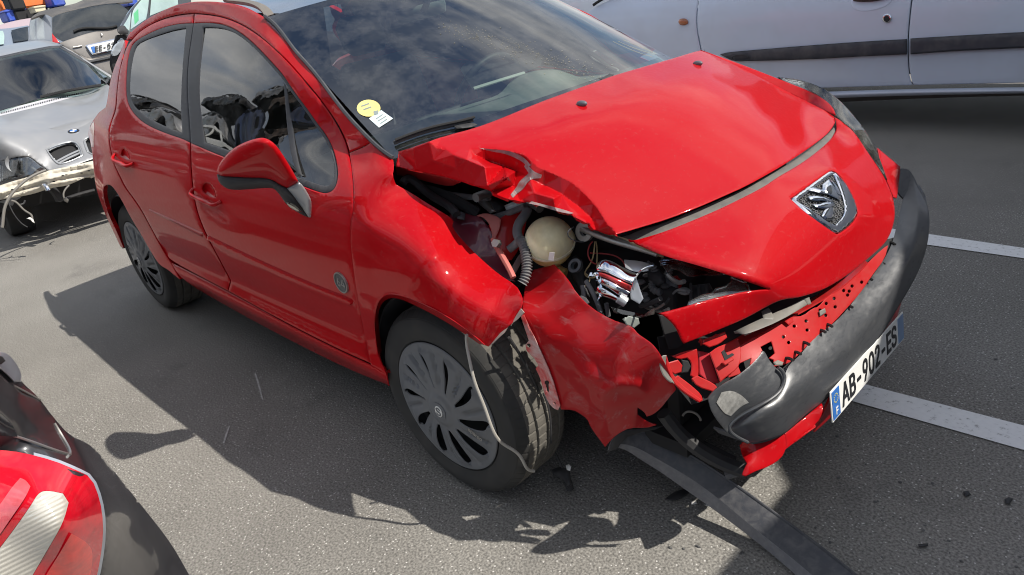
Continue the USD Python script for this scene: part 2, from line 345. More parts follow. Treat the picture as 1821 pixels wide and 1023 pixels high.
def screenz(x, y):
    xb, zb, xt, zt = .02-.4*y*y, 1.066-.1*y*y, -.75-.47*y*y, 1.44-.12*y*y; s = (xb-x)/(xb-xt)
    return zb+(zt-zb)*(s+.10*s*(1-s)*np.where(s < 1.2, 1, 0))
screen = Implicit(lambda P: screenz(P[:, 0], P[:, 1])-P[:, 2], .8, 4.5)

# ------------------------------------------------------------------ measured outlines of the near side
B_SEAM = [(344, 23), (343, 41), (338, 75), (334, 104), (332, 133), (332, 166), (335, 210), (338, 253), (338, 300), (345, 365), (362, 412), (385, 455), (409, 500), (404, 518)]
FD_FRONT = [(394, 28), (443, 49), (493, 90), (542, 144), (587, 201), (612, 245), (620, 272), (625, 300), (628, 324), (629, 351), (628, 375), (624, 400), (623, 421), (624, 446), (629, 488), (635, 530), (644, 577), (659, 648)]
FD_BOT = [(612, 628), (514, 579)]
RD_TOP = [(316, 26), (291, 32), (266, 43), (246, 56), (233, 70), (223, 84), (216, 106), (211, 126), (208, 150), (206, 170), (205, 195)]
RD_REAR = [(196, 217), (192, 237), (194, 260), (200, 290), (211, 313), (222, 335), (235, 352), (250, 374), (264, 400), (278, 426), (292, 451), (304, 466)]
FW_SEAL = [(343, 41), (358, 40), (374, 40), (399, 43.5), (424, 55.5), (449, 76), (476, 104), (503, 134), (520, 161), (545, 194), (563, 220), (580, 241), (591, 263), (598, 290), (600, 310), (597, 328), (590, 339), (578, 344), (562, 340), (541, 332), (470, 305), (394, 278), (338, 254)]
FW_GLASS = [(361, 48.5), (375, 48), (398, 50.5), (422, 61), (447, 81), (472, 107), (499, 137), (516, 163), (541, 196), (559, 223), (575, 243), (586, 265), (593, 290), (594, 310), (590, 325), (578, 332), (545, 321), (480, 296), (420, 272), (363, 253), (357, 210), (354, 163), (357, 100)]
RW_SEAL = [(343, 41), (333, 41), (316, 42), (291, 47.5), (266, 58), (245, 69), (233, 81), (227, 100), (224, 133), (223.5, 166), (227, 184), (235, 199), (250, 215), (270, 227), (300, 239), (325, 247), (338, 254)]
RW_GLASS = [(330, 49.5), (308, 53), (280, 62), (252, 73), (241, 82), (236, 100), (232, 133), (231, 166), (236, 186), (250, 200), (270, 214), (300, 228), (323, 236.5), (320, 193), (321, 160), (324, 106)]
b_upper, b_lower = B_SEAM[1:8], B_SEAM[7:]
car = thing('wrecked_hatchback', 'red five-door hatchback with its front corner smashed open and number plate in front', 'car')

class Pane:
    def __call__(s, p):
        P = Deeper(side, .030)(p); k = np.clip(1-((P[:, 2]-1.19)/.24)**2, 0, 1); n = P-C; n /= np.linalg.norm(n, axis=1)[:, None]; return P-n*(.020*k)[:, None]
pane = Pane()
def side_pair(name, mesh, m, parent=car, smooth=38, label=None, both=True):
    o = obj(name, mesh, m, parent, smooth, label)
    if both: obj(name, mirror(mesh), m, parent, smooth)
    return o
fd_poly = poly_of(B_SEAM[:1]+FD_FRONT+FD_BOT+B_SEAM[::-1][:-1], it=2, corner=38).buffer(-.9)
rd_poly = poly_of(B_SEAM+[(304, 466)]+RD_REAR[::-1][1:]+RD_TOP[::-1], it=2, corner=38).buffer(-.9)
fseal, rseal = poly_of(FW_SEAL+[(332, 166), (334, 104)][:0]+b_upper[::-1][:-1][1:], corner=50), poly_of(RW_SEAL+b_upper[::-1][1:-1], corner=50)
fglass, rglass = poly_of(FW_GLASS, corner=60), poly_of(RW_GLASS, corner=60)
def door_scoop(uv, v): return v
CUPS = [poly_of(L, corner=60) for L in ([(357, 336), (361, 327), (368, 324.5), (376, 331), (382, 344), (382, 351), (372, 349.5), (361, 343)], [(213.5, 276), (215.5, 267), (220, 263.5), (225, 268), (229.5, 278), (229, 283.5), (222, 282)])]
front_door = side_pair('front_door', panel(fd_poly.difference(fseal.buffer(.3)).difference(CUPS[0]), side, step=7, th=.03, edge=.003, inset=1.8), m_paint)
rear_door = side_pair('rear_door', panel(rd_poly.difference(rseal.buffer(.3)).difference(CUPS[1]), side, step=6, th=.03, edge=.003, inset=1.8), m_paint)
side_pair('window_frame', panel(fseal.intersection(fd_poly.buffer(.5)).difference(fglass), Deeper(side, .004), step=6, th=.022, edge=.003, inset=1.6), m_blacktrim)
side_pair('window_frame', panel(rseal.intersection(rd_poly.buffer(.5)).difference(rglass), Deeper(side, .004), step=6, th=.022, edge=.003, inset=1.6), m_blacktrim)
side_pair('door_window', panel(fglass.buffer(3), pane, step=7, th=0, edge=0), m_glass)
side_pair('door_window', panel(rglass.buffer(3), pane, step=7, th=0, edge=0), m_glass)
side_pair('window_divider', panel([(504, 160), (508, 210), (516, 276), (529, 312), (535, 312), (526, 273), (518, 215), (512, 157), (508, 148), (502, 143)], Deeper(side, .010), step=4, th=.012, edge=.002, it=1), m_blacktrim)

for _p in (fd_poly.difference(fseal.buffer(-4)), rd_poly.difference(rseal.buffer(-4))):
    side_pair('door_trim', panel(_p.buffer(-2), Deeper(side, .055), step=14, th=.004, edge=0), m_blackplast)
# side mouldings
side_pair('side_moulding', panel([(366, 416.5), (430, 448), (509, 485), (570, 511), (622, 531.5), (627, 538), (624, 546), (600, 540), (520, 507), (417, 456), (364, 428)], Deeper(side, -.017), step=4, th=.025, edge=.010, inset=3.0, it=2), m_paint)
side_pair('side_moulding', panel([(246, 363), (290, 382), (361, 414.5), (360, 424.5), (300, 394), (250, 369)], Deeper(side, -.015), step=4, th=.022, edge=.009, inset=2.4, it=1), m_paint)

# sill
sill_top = [(303, 467), (404, 519), (514, 580), (612, 629.5), (659, 650), (684, 663)]
side_pair('sill', panel(sill_top+[(690, 687), (640, 667), (588, 643), (514, 606), (404, 547), (319, 497)], side, step=6, th=.03, edge=.004, inset=2), m_paint)

# rear wing with the C pillar; tail light
rear = RB([(r[0], r[1], 'y', float(side([r])[0][1])) for r in [(216, 106), (206, 170), (205, 195), (196, 217), (192, 237), (196, 273), (216, 328), (235, 352), (250, 374), (278, 426), (300, 462), (215, 355), (231, 386), (250, 418), (283, 475), (191, 330), (233, 70), (266, 43)]]
          + [(258, 35, 'y', -.55), (228, 60, 'y', -.575), (215, 90, 'y', -.605), (205, 113, 'y', -.63), (193, 156, 'y', -.685), (187, 191, 'y', -.735), (175, 200, 'y', -.73), (167, 211, 'y', -.74), (158, 226, 'y', -.745), (156, 240, 'y', -.755), (165, 276, 'y', -.80), (168, 326, 'y', -.825), (184, 374, 'y', -.83), (198, 402, 'y', -.83), (216, 440, 'y', -.825), (205, 404, 'y', -.85), (189, 374, 'y', -.86), (181, 348, 'y', -.862), (180, 300, 'y', -.835), (178, 230, 'y', -.79)], .0)
side_pair('rear_wing', panel([(223, 84), (216, 106), (211, 126), (208, 150), (206, 170), (205, 195), (196, 217), (192, 237), (194, 260), (200, 290), (211, 313), (222, 335), (235, 352), (250, 374), (264, 400), (278, 426), (292, 451), (303, 467), (319, 497), (309, 490), (298, 480), (283, 472), (268, 449), (250, 417), (231, 386), (215, 355), (204, 338), (197, 330), (190, 328), (184, 332), (182, 341), (186, 362), (193, 384), (205, 408), (219, 441), (214, 440), (196, 402), (183, 374), (170, 336), (166, 305), (164, 276), (160, 253), (156, 238), (158, 226), (167, 211), (175, 200), (187, 191), (190, 180), (193, 156), (198, 133), (205, 113), (215, 90), (221, 71)], rear, step=5, th=.02, edge=.002, inset=1.3, corner=35), m_paint)
side_pair('tail_light', blob([(157, 234), (160, 224), (166, 215), (168, 224), (167, 240), (167, 262), (163, 262), (160, 248)], Deeper(rear, -.006), .012, .004, step=2.5), mat('tail_light_red', (.45, .02, .02), .12, coat=1))

side_pair('pillar_trim', panel([(223, 84), (216, 106), (208, 150), (205, 195), (200, 214), (196, 212), (199, 190), (203, 156), (211, 118), (220, 94)], Deeper(rear, .05), step=9, th=.004, edge=0), m_blackplast)
# roof frame / windscreen pillar
GL_EDGE = [(471, 31), (500, 58), (526, 93), (550, 120), (589, 170), (616, 205), (649, 241), (674, 265), (699, 283)]
def _pts(surf, L): return [tuple(x) for x in surf(L)]
pillar = RB(_pts(side, [(394, 28), (443, 49), (493, 90), (542, 144), (587, 201), (612, 245), (344, 23), (291, 32), (246, 56), (620, 272), (316, 26)]) + _pts(screen, GL_EDGE) + [(400, 3, 'y', -.545), (433, 10, 'y', -.555), (455, 21, 'y', -.57), (349, 2, 'y', -.54), (308, 10, 'y', -.54), (258, 35, 'y', -.55), (283, 22, 'y', -.545)])
side_pair('roof_frame', panel(RD_TOP[::-1][6:]+[(344, 23)]+FD_FRONT[:6]+[(620, 271), (651, 258), (660, 252)]+[(649, 241), (616, 205), (589, 170), (550, 120), (526, 93), (500, 58), (471, 31), (455, 21), (433, 10), (400, 3), (349, 1), (308, 9), (283, 21), (258, 34), (243, 46), (228, 59), (222, 70)], pillar, step=5, th=.02, edge=.004, inset=2, gap=.5), m_paint)

side_pair('pillar_trim', panel([(216, 106), (233, 74), (266, 47), (291, 36), (344, 28), (394, 32), (443, 53), (493, 94), (542, 149), (587, 205), (615, 250), (640, 246), (616, 209), (589, 174), (550, 124), (526, 97), (500, 63), (468, 33), (400, 10), (349, 7), (308, 14), (262, 38), (232, 62), (219, 100), (208, 160), (208, 165)], Deeper(pillar, .045), step=9, th=.004, edge=0), m_blackplast)
# roof skin with its near trim strip
ys = np.linspace(-.535, .535, 25); xs = np.linspace(0, 1, 22); RP = np.zeros((22, 25, 3))
for j, yy in enumerate(ys):
    xt = -.75-.47*yy*yy; x = xt+(-2.42-xt)*xs; zt = 1.44-.12*yy*yy; crown = (1-(yy/.62)**2)
    RP[:, j] = np.stack([x, np.full(22, yy), zt+.045*np.sin(np.clip((xt-x)/1.0, 0, 1)*np.pi/2)+.012*crown*np.clip((xt-x)/.5, 0, 1)-.07*np.clip((-1.7-x)/.72, 0, 1)**2], 1)
obj('roof', grid_mesh(RP, .02, False) if False else trimesh.Trimesh(*solidify(RP.reshape(-1, 3), grid_mesh(RP, 0, False).faces[:, ::-1], .02), process=False), mat('black_roof_glass', (.014, .014, .016), .08, coat=1.0, coat_rough=.02, dust=.2, dscale=3), car)
m_taupe = mat('taupe_roof_trim', (.16, .145, .125), .45, dust=.3, dscale=8)
side_pair('roof_trim', loft([[(395, -1, 'y', -.52), (440, 5, 'y', -.53), (462, 16, 'y', -.545), (471, 30, 'y', -.565)], [(420, -6, 'y', -.50), (455, 3, 'y', -.51), (478, 14, 'y', -.525), (487, 25, 'y', -.54)]], 20, 5, .012, False), m_taupe)

# windscreen
WS = [(471, 31), (487, 25), (530, 12), (575, -2), (700, -38), (850, -75), (1000, -8), (1040, 12), (1100, 45), (1150, 72), (1190, 96), (1199, 106), (1187, 109), (1151, 118), (1094, 134), (1064, 145), (1020, 161), (954, 185), (888, 213), (844, 229), (790, 243), (735, 264), (706, 280), (699, 283), (674, 266), (649, 241), (616, 205), (589, 170), (550, 120), (526, 93), (500, 58)]
# whole pane as a grid between base and roof edge, a little wider than the opening measured
def ws_grid(n=40, k=24, off=0.0, s0=-.03, s1=1.0, yl=1.0):
    P = np.zeros((n, k, 3))
    for i, t in enumerate(np.linspace(-1, 1, n)):
        for j, s in enumerate(np.linspace(s0, s1, k)):
            y = t*yl*(.70+(.585-.70)*s); xb, xt = .02-.4*y*y, -.75-.47*y*y; x = xb+(xt-xb)*s; P[i, j] = (x, y, screenz(x, y)+off)
    return P
obj('windscreen', grid_mesh(ws_grid(), 0), m_screen, car, True)
# black ceramic band round the pane
m_band = mat('windscreen_black_band', (.02, .021, .024), .25)
obj('windscreen_seal', tube([tuple(screen([q])[0]+np.array([0, 0, .004])) for q in GL_EDGE], .006, 6, 60), m_blacktrim, car)
# ------------------------------------------------------------------ bonnet with its crumpled edge
HOOD = [(707, 270), (735, 262), (790, 241), (844, 227), (888, 211), (954, 183), (1020, 159), (1064, 143.5), (1094, 132.5), (1151, 116), (1194, 104), (1233, 92), (1246, 89), (1258, 93), (1282, 103), (1326, 123), (1360, 141), (1391, 157), (1420, 172), (1450, 187), (1470, 197), (1484, 207), (1485.5, 217), (1480, 227), (1469, 240), (1438, 263.5), (1403, 287), (1380, 301), (1328, 330), (1283, 350), (1247, 366), (1191, 388), (1135, 405), (1090, 418), (1080, 419),
        (1060, 411), (1048, 398), (1017, 382), (989, 376), (956, 364), (923, 356), (906, 354), (873, 341), (840, 331), (819, 323), (790, 315), (740, 304), (704, 295)]
hood_if = hood
_hpoly = sg.Polygon(HOOD).buffer(-16); _gx, _gy = np.meshgrid(np.arange(715, 1480, 42), np.arange(100, 420, 26)); _g = np.stack([_gx.ravel(), _gy.ravel()], 1); _g = _g[shapely.contains_xy(_hpoly, _g[:, 0], _g[:, 1])]
_hs3 = hood_if(_g); _ok = np.abs(hoodz(_hs3[:, 0], _hs3[:, 1])-_hs3[:, 2]) < .004; _hs3 = _hs3[_ok & (_hs3[:, 1] < .50) & (_hs3[:, 1] > -.62)]
hood = RB([tuple(x) for x in _hs3]+[(1246, 89, 'y', .655), (1282, 103, 'y', .672), (1326, 123, 'y', .682), (1391, 157, 'y', .665), (1450, 187, 'y', .605), (1484, 207, 'y', .555)], .0002)
rim = [(791, 240), (782, 250), (776, 262), (805, 268), (830, 265), (854, 264), (880, 265), (904, 268), (933, 275), (955, 296), (985, 309), (1014, 322), (1034, 338), (1052, 357), (1064, 372), (1076, 391), (1092, 412)]
rim_d = resample(np.array(rim, float), 7, False)
crum_ctl = [tuple(x) for x in hood(rim_d)] + [tuple(x) for x in screen([(707, 270)])] + [(735, 261, 'y', -.692), (762, 251, 'y', -.680), (704, 295, 'y', -.712), (740, 304, 'y', -.700), (790, 315, 'y', -.688), (819, 323, 'y', -.682), (840, 331, 'y', -.678), (873, 341, 'y', -.674), (906, 354, 'y', -.668), (923, 356, 'y', -.622), (956, 364, 'y', -.606), (989, 376, 'y', -.592), (1017, 382, 'y', -.578), (1048, 398, 'y', -.566), (1060, 411, 'y', -.552), (1080, 419, 'y', -.538),
            (806, 275, 'y', -.668), (862, 297, 'y', -.664), (903, 314, 'y', -.662), (867, 330, 'y', -.680), (830, 284, 'y', -.666), (812, 300, 'y', -.678), (770, 286, 'y', -.690),
            (845, 277, 'y', -.620), (872, 288, 'y', -.578), (897, 296, 'y', -.558), (918, 304, 'y', -.548), (913, 330, 'y', -.585), (942, 316, 'y', -.570), (968, 330, 'y', -.548), (1000, 346, 'y', -.540), (1028, 366, 'y', -.536), (1052, 388, 'y', -.536), (985, 353, 'y', -.590), (950, 343, 'y', -.600)]
crumple = Lin(crum_ctl)
cr_poly = sg.Polygon(rim+[(1092, 425), (1060, 425), (700, 310), (690, 250), (770, 230)]).buffer(0)
_cb = crumple.b
def hood_surf(p):
    p = np.atleast_2d(p); v = hood(p); inside = shapely.contains_xy(cr_poly, p[:, 0], p[:, 1])
    if inside.any():
        q = p[inside]; a, b = crumple(q), _cb(q); w = 1.0; t = depth_of(a)*w+depth_of(b)*(1-w); v[inside] = C+rays(q)*t[:, None]
    return v
hp = panel(HOOD, hood_surf, step=6, bstep=2.6, th=.008, edge=.002, inset=1.6, it=1, corner=30, fine=(cr_poly, 1.9))
obj('bonnet', hp, m_paint, car, 32)
m_scr = mat('scraped_primer', (.20, .17, .17), .62, var=.45, vscale=55, dust=.8, dust_color=(.30, .04, .04), dscale=60)
for L in ([(852, 263), (876, 266), (903, 268), (915, 272), (932, 280), (944, 294), (938, 297), (928, 287), (912, 279), (896, 273), (870, 269)], [(936, 290), (948, 305), (964, 311), (962, 317), (946, 318), (938, 324), (931, 336), (920, 344), (912, 352), (908, 346), (918, 334), (924, 322), (934, 314), (940, 308), (932, 296)], [(945, 358), (975, 366), (1000, 372), (1020, 379), (1015, 381), (990, 376), (960, 366), (940, 362)]):
    obj('bare_primer_scrape', panel(L, Deeper(hood_surf, -.0022), step=4, th=0, edge=0, it=2), m_scr, car, 50)
# the folded-in underside flange of the bonnet, seen under its lifted edge
obj('bonnet_flange', loft([[(704, 297, 'y', -.655), (740, 306, 'y', -.66), (790, 317, 'y', -.66), (819, 325, 'y', -.662)], [(706, 312, 'y', -.60), (740, 318, 'y', -.60), (775, 327, 'y', -.60), (812, 327, 'y', -.63)]], 24, 4, .004, False), m_redinner, car)
for q in ((1035, 187), (1241, 115)):
    P = hood([q])[0]; s = trimesh.creation.icosphere(2, .5); s.apply_scale((.036, .020, .018)); s.apply_translation(P+np.array([0, 0, .004])); obj('washer_nozzle', s, mat('washer_plastic', (.10, .10, .115), .5) if q[0] == 1035 else '/World/Looks/washer_plastic', car)

# ------------------------------------------------------------------ nose
NOSE = [(1117, 424), (1126, 427), (1180, 411.5), (1247, 384.5), (1292, 364.5), (1360, 330.5), (1380, 315.5), (1427, 289), (1474, 252), (1487, 233), (1489, 224), (1486, 208), (1494, 212), (1521, 234), (1544, 269), (1567, 302), (1578, 322), (1590, 350), (1594, 380), (1590, 402), (1583, 421), (1573, 436), (1541, 464), (1513, 487), (1483, 506), (1462, 517), (1423, 530), (1393, 533), (1367, 545), (1328, 567), (1285, 585), (1246, 601), (1217, 612), (1212, 606), (1205, 588), (1195, 574), (1182, 563), (1172, 557), (1220, 545), (1270, 530), (1335, 517), (1369, 515.5), (1292, 487), (1234, 468.5), (1182, 454.5), (1151, 442), (1128, 433)]
EMB = [(1406.6, 352), (1474, 303), (1481, 301), (1492, 307.5), (1509.5, 328.6), (1523.6, 358.5), (1528, 374), (1525, 388), (1511, 404), (1492, 417), (1486.6, 415), (1458.5, 395), (1430, 374)]
_hs = [tuple(x) for x in hood([(1180, 409), (1247, 382), (1320, 347), (1380, 313), (1440, 280), (1474, 250)])-np.array([0, 0, .006])]
nose = RB(_hs+[(1124, 428, 'y', -.505), (1488, 231, 'y', .50), (1487, 208, 'y', .53), (1406.6, 352, 'y', -.115), (1481, 301, 'y', .12), (1526, 388, 'y', .065), (1490, 416, 'y', -.06), (1584, 423, 'y', .26), (1541, 463, 'y', .07), (1483, 506, 'y', -.13), (1423, 530, 'y', -.30), (1367, 545, 'y', -.40), (1285, 585, 'y', -.53), (1216, 612, 'y', -.62), (1172, 557, 'y', -.65), (1230, 543, 'y', -.585), (1270, 530, 'y', -.53), (1365, 515, 'y', -.415), (1595, 380, 'y', .36), (1567, 301, 'y', .455), (1521, 233, 'y', .51), (1578, 322, 'y', .43), (1230, 578, 'y', -.595), (1300, 548, 'y', -.50)], .003)
def nose_disp(uv, v):
    # raised V-shaped ridges that run from the badge recess, and the bead along the lamp opening
    ridge = sg.LineString([(1481, 299), (1510, 316), (1530, 333), (1550, 362), (1559, 387), (1528, 383)]); d = np.array([ridge.distance(sg.Point(*q)) for q in uv])
    n = v-C; n /= np.linalg.norm(n, axis=1)[:, None]
    bead = sg.LineString([(1128, 427), (1190, 445), (1245, 463), (1300, 480), (1372, 507)]); e = np.array([bead.distance(sg.Point(*q)) for q in uv])
    return v-n*(.006*np.exp(-(d/5)**2)+.005*np.exp(-(e/4.5)**2))[:, None]
obj('front_panel', panel(poly_of(NOSE, (), 2, 38).difference(poly_of(EMB, (), 1, 60)), nose, step=6, bstep=3.5, th=.006, edge=.003, inset=2.0, disp=nose_disp), m_paint, car, 55)
seam_strip = Deeper(nose, .022)
obj('bonnet_seal_strip', panel([(1092, 419), (1110, 421), (1142, 406), (1175, 398), (1247, 368), (1315, 340), (1380, 303), (1415, 284), (1468, 243), (1487, 222), (1490, 228), (1488, 240), (1474, 256), (1427, 293), (1380, 319), (1360, 334), (1292, 368), (1247, 388), (1180, 415), (1124, 431), (1100, 428)], seam_strip, step=5, th=.01, edge=.002, it=1), m_sealstrip, car)

# badge in the nose: mesh ground, chrome surround, prancing beast in relief
badge_back = Deeper(nose, .030)
badge = obj('badge_recess', panel([(x*1.0, y*1.0) for x, y in EMB], badge_back, step=5, th=.004, edge=0, it=1), m_dark, car)
bl = poly_of(EMB, (), 1, 60)
obj('badge_surround', panel(bl.difference(poly_of([(1418, 356), (1474, 312), (1484, 309), (1490, 322), (1500, 345), (1506, 372), (1500, 388), (1488, 400), (1478, 397), (1452, 378)], (), 1, 60)), Deeper(nose, .008), step=4, th=.016, edge=.004, inset=1.6), m_chrome, badge)
hx = []
for i in range(-12, 13):
    for j in range(-12, 13):
        q = np.array([1462, 352])+np.array([6.2, -4.4])*i+np.array([4.2, 5.6])*j
        if bl.buffer(-4).contains(sg.Point(*q)): hx.append(q)
def cyl_at(P, n, r, h, seg=6):
    n = np.asarray(n)/np.linalg.norm(n); ex = np.cross(n, [.1, .2, .97]); ex /= np.linalg.norm(ex); ey = np.cross(n, ex)
    return frame_mesh(trimesh.creation.cylinder(r, h, sections=seg), P, ex, ey, n)
mp = []
for q in hx:
    a = Deeper(nose, .024)([q, q+[3, 0], q+[0, 3]]); n = np.cross(a[1]-a[0], a[2]-a[0]); hole = np.array([(3.1*math.cos(t), 3.1*math.sin(t)) for t in np.arange(6)*math.pi/3])
    rim_o, rim_i = Deeper(nose, .024)(q+hole*np.array([1, .95])), Deeper(nose, .024)(q+hole*.62)
    v = np.vstack([rim_o, rim_i]); f = [[k, (k+1) % 6, 6+(k+1) % 6] for k in range(6)]+[[k, 6+(k+1) % 6, 6+k] for k in range(6)]; mp.append(trimesh.Trimesh(*solidify(v, orient(v, np.array(f)), .003), process=False))
tag(obj('badge_mesh', cat(*mp), m_hose, badge), kind='stuff')
for L in ([(1432, 338), (1441, 331), (1462, 336), (1478, 345), (1468, 346), (1448, 342)], [(1462, 328), (1474, 318), (1486, 326), (1496, 344), (1494, 358), (1484, 352), (1472, 347), (1462, 340)], [(1436, 349), (1452, 347), (1470, 350), (1482, 356), (1478, 362), (1464, 357), (1450, 358), (1440, 356)], [(1444, 363), (1458, 362), (1470, 357), (1482, 358), (1486, 366), (1478, 374), (1464, 372), (1452, 371)], [(1466, 372), (1480, 360), (1486, 382), (1482, 392), (1468, 392), (1460, 384)], [(1480, 330), (1490, 336), (1498, 348), (1490, 346)]):
    obj('badge_relief', blob(L, Deeper(nose, .018), .012, .004, step=2.4, it=2), m_chrome, badge)

# ------------------------------------------------------------------ near front wing, torn and bent up
FENDER = [(621, 272), (651, 260), (660, 252), (674, 267), (699, 284), (701, 296), (698, 312), (704, 328), (730, 342), (760, 361), (785, 376), (801, 386), (807, 393), (805, 402), (809, 410), (822, 426), (850, 455), (885, 486), (917, 507), (926, 521), (930, 534), (926, 550), (914, 571), (903, 582), (890, 593), (880, 606), (868, 617), (858, 613), (835, 590), (805, 570), (770, 551), (735, 534), (708, 526), (690, 524), (677, 531), (669, 545), (666, 570), (668, 600), (673, 632), (677, 645), (684, 658), (690, 687), (684, 664), (659, 649), (644, 577), (635, 530), (629, 488), (624, 446), (623, 421), (624, 400), (628, 375), (629, 351), (628, 324), (625, 300)]
def sy(*L): return [(q[0], q[1], 'y', float(side([q])[0][1])) for q in L]
wing = RB(sy((626, 310), (629, 351), (624, 400), (624, 446), (632, 510), (644, 577), (659, 648), (684, 660), (673, 632), (668, 600), (667, 560), (690, 524), (650, 470), (655, 400), (690, 470))
          + [tuple(x) for x in pillar([(621, 272), (640, 264), (651, 260), (660, 253)])] + [tuple(x) for x in screen([(674, 266), (699, 284)])] + sy((640, 290), (650, 320)) + [(698, 312, 'y', -.745), (704, 328, 'y', -.742), (730, 342, 'y', -.722), (760, 361, 'y', -.712), (801, 386, 'y', -.702), (808, 408, 'y', -.712), (850, 455, 'y', -.708), (885, 486, 'y', -.722), (917, 507, 'y', -.735), (930, 534, 'y', -.775), (914, 571, 'y', -.805), (868, 617, 'y', -.850), (835, 590, 'y', -.862), (805, 570, 'y', -.868), (770, 551, 'y', -.870), (735, 534, 'y', -.872),
             (720, 428, 'y', -.842), (772, 459, 'y', -.838), (845, 538, 'y', -.828), (700, 480, 'y', -.868), (760, 510, 'y', -.866), (665, 380, 'y', -.825)], .0)
def wing_disp(uv, v):
    n = v-C; n /= np.linalg.norm(n, axis=1)[:, None]; tent = lambda k, w: np.clip(1-np.array([sg.LineString(k).distance(sg.Point(*q)) for q in uv])/w, 0, 1)
    return v-n*(.005*tent([(722, 527), (738, 490), (752, 470), (790, 440), (808, 405)], 14)+.007*tent([(687, 478), (727, 484), (760, 496), (800, 512), (845, 538), (905, 578)], 26)-.006*tent([(856, 606), (872, 560), (905, 510)], 16)+.003*tent([(790, 560), (812, 500), (830, 455)], 12))[:, None]
obj('front_wing', panel(FENDER, wing, step=5.5, bstep=3.5, th=.004, edge=.0015, inset=1.4, it=1, corner=35, disp=wing_disp), m_paint, car, 30, label='torn and bent near front wing')
obj('arch_lip', loft([[(673, 634, 'y', -.838), (666, 570, 'y', -.856), (677, 531, 'y', -.866), (690, 524, 'y', -.868), (735, 534, 'y', -.873), (805, 570, 'y', -.870), (862, 614, 'y', -.852)], [(680, 634, 'y', -.80), (673, 572, 'y', -.815), (682, 537, 'y', -.825), (692, 531, 'y', -.825), (733, 541, 'y', -.83), (800, 577, 'y', -.835), (852, 612, 'y', -.825)]], 40, 3, .002, False), m_paint, car)
for L in ([(926, 549), (932, 556), (926, 562), (918, 570), (912, 574), (908, 580), (918, 561)], [(903, 582), (897, 592), (886, 602), (876, 612), (868, 618), (880, 604), (890, 592)]):
    obj('chipped_edge', panel(L, Deeper(wing, -.003), step=3, th=.003, edge=0, it=0), m_whitechip, car)
# far front wing, headlamp and bumper corner
far_w = RB([(1246, 89, 'y', .655), (1282, 101, 'y', .67), (1326, 121, 'y', .68), (1391, 152, 'y', .69), (1440, 182, 'y', .67), (1484, 200, 'y', .565), (1488, 190, 'y', .60), (1521, 229, 'y', .53), (1400, 138, 'y', .72), (1460, 152, 'y', .71), (1520, 200, 'y', .64), (1560, 260, 'y', .55), (1578, 318, 'y', .44), (1300, 98, 'y', .72)])
obj('front_wing', panel([(1246, 88), (1300, 107), (1345, 124), (1380, 138), (1410, 150), (1440, 162), (1470, 178), (1483, 193), (1486, 204), (1470, 199), (1440, 185), (1391, 160), (1326, 126), (1282, 106)], far_w, step=5, th=.006, edge=.002), m_paint, car, 50)
obj('headlight_body', panel([(1385, 139), (1420, 142), (1462, 158), (1490, 180), (1520, 212), (1550, 252), (1566, 290), (1577, 318), (1563, 297), (1541, 266), (1519, 232), (1492, 210), (1484, 196), (1462, 176), (1430, 158), (1400, 147)], Deeper(far_w, .05), step=5, th=.01, edge=0), mat('lamp_reflector', (.20, .22, .23), .3, metal=.5, var=.2, vscale=7), car)
headl = obj('headlight', panel([(1383, 137), (1420, 140), (1464, 156), (1494, 178), (1524, 210), (1553, 252), (1568, 290), (1578, 319), (1563, 297), (1541, 266), (1519, 232), (1492, 210), (1486, 200), (1481, 190), (1462, 174), (1430, 156), (1400, 145)], far_w, step=5, th=.005, edge=.001), m_lens, car)
obj('bumper_corner', panel([(1561, 262), (1580, 278), (1602, 296), (1601, 318), (1596, 352), (1590, 350), (1578, 321), (1567, 292)], RB([(1561, 262, 'y', .64), (1602, 296, 'y', .68), (1600, 330, 'y', .60), (1592, 352, 'y', .45), (1572, 312, 'y', .48), (1567, 292, 'y', .52)]), step=4, th=.006), m_paint, car)

# ------------------------------------------------------------------ lamp cavity, crash structure, engine bay
def seg_box(a, b, w, h, up=(0, 0, 1)):
    a, b = np.asarray(a, float), np.asarray(b, float); ex = b-a; L = np.linalg.norm(ex); ex /= L; ey = np.cross(up, ex); ey /= np.linalg.norm(ey); ez = np.cross(ex, ey)
    return frame_mesh(box(0, L, -w/2, w/2, -h/2, h/2, min(w, h)*.18), a, ex, ey, ez)
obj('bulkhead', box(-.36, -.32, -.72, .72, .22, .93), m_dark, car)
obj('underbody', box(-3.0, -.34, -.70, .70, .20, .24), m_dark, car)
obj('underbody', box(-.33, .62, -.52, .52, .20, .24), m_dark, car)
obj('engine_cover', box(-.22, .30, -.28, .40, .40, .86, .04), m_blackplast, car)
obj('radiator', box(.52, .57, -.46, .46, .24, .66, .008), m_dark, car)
obj('battery_box', box(.10, .42, .18, .48, .50, .80, .02), m_blackplast, car)
for s in (-1, 1):
    for x in (0.0, -2.54):
        a0 = 1.15 if (s < 0 and x == 0) else .05
        a = np.linspace(a0, math.pi+.02, 30); P = np.array([[(x+.345*math.cos(t), s*yy, .31+.345*math.sin(t)) for yy in (.815 if x else .79, .52)] for t in a])
        obj('wheel_arch_liner', trimesh.Trimesh(*solidify(P.reshape(-1, 3), grid_mesh(P, 0, False).faces, .006), process=False), m_blackplast, car)
        obj('inner_arch_wall', box(x-.36, x+.36, s*.50-.01, s*.50+.01, .18, .68), m_dark, car)
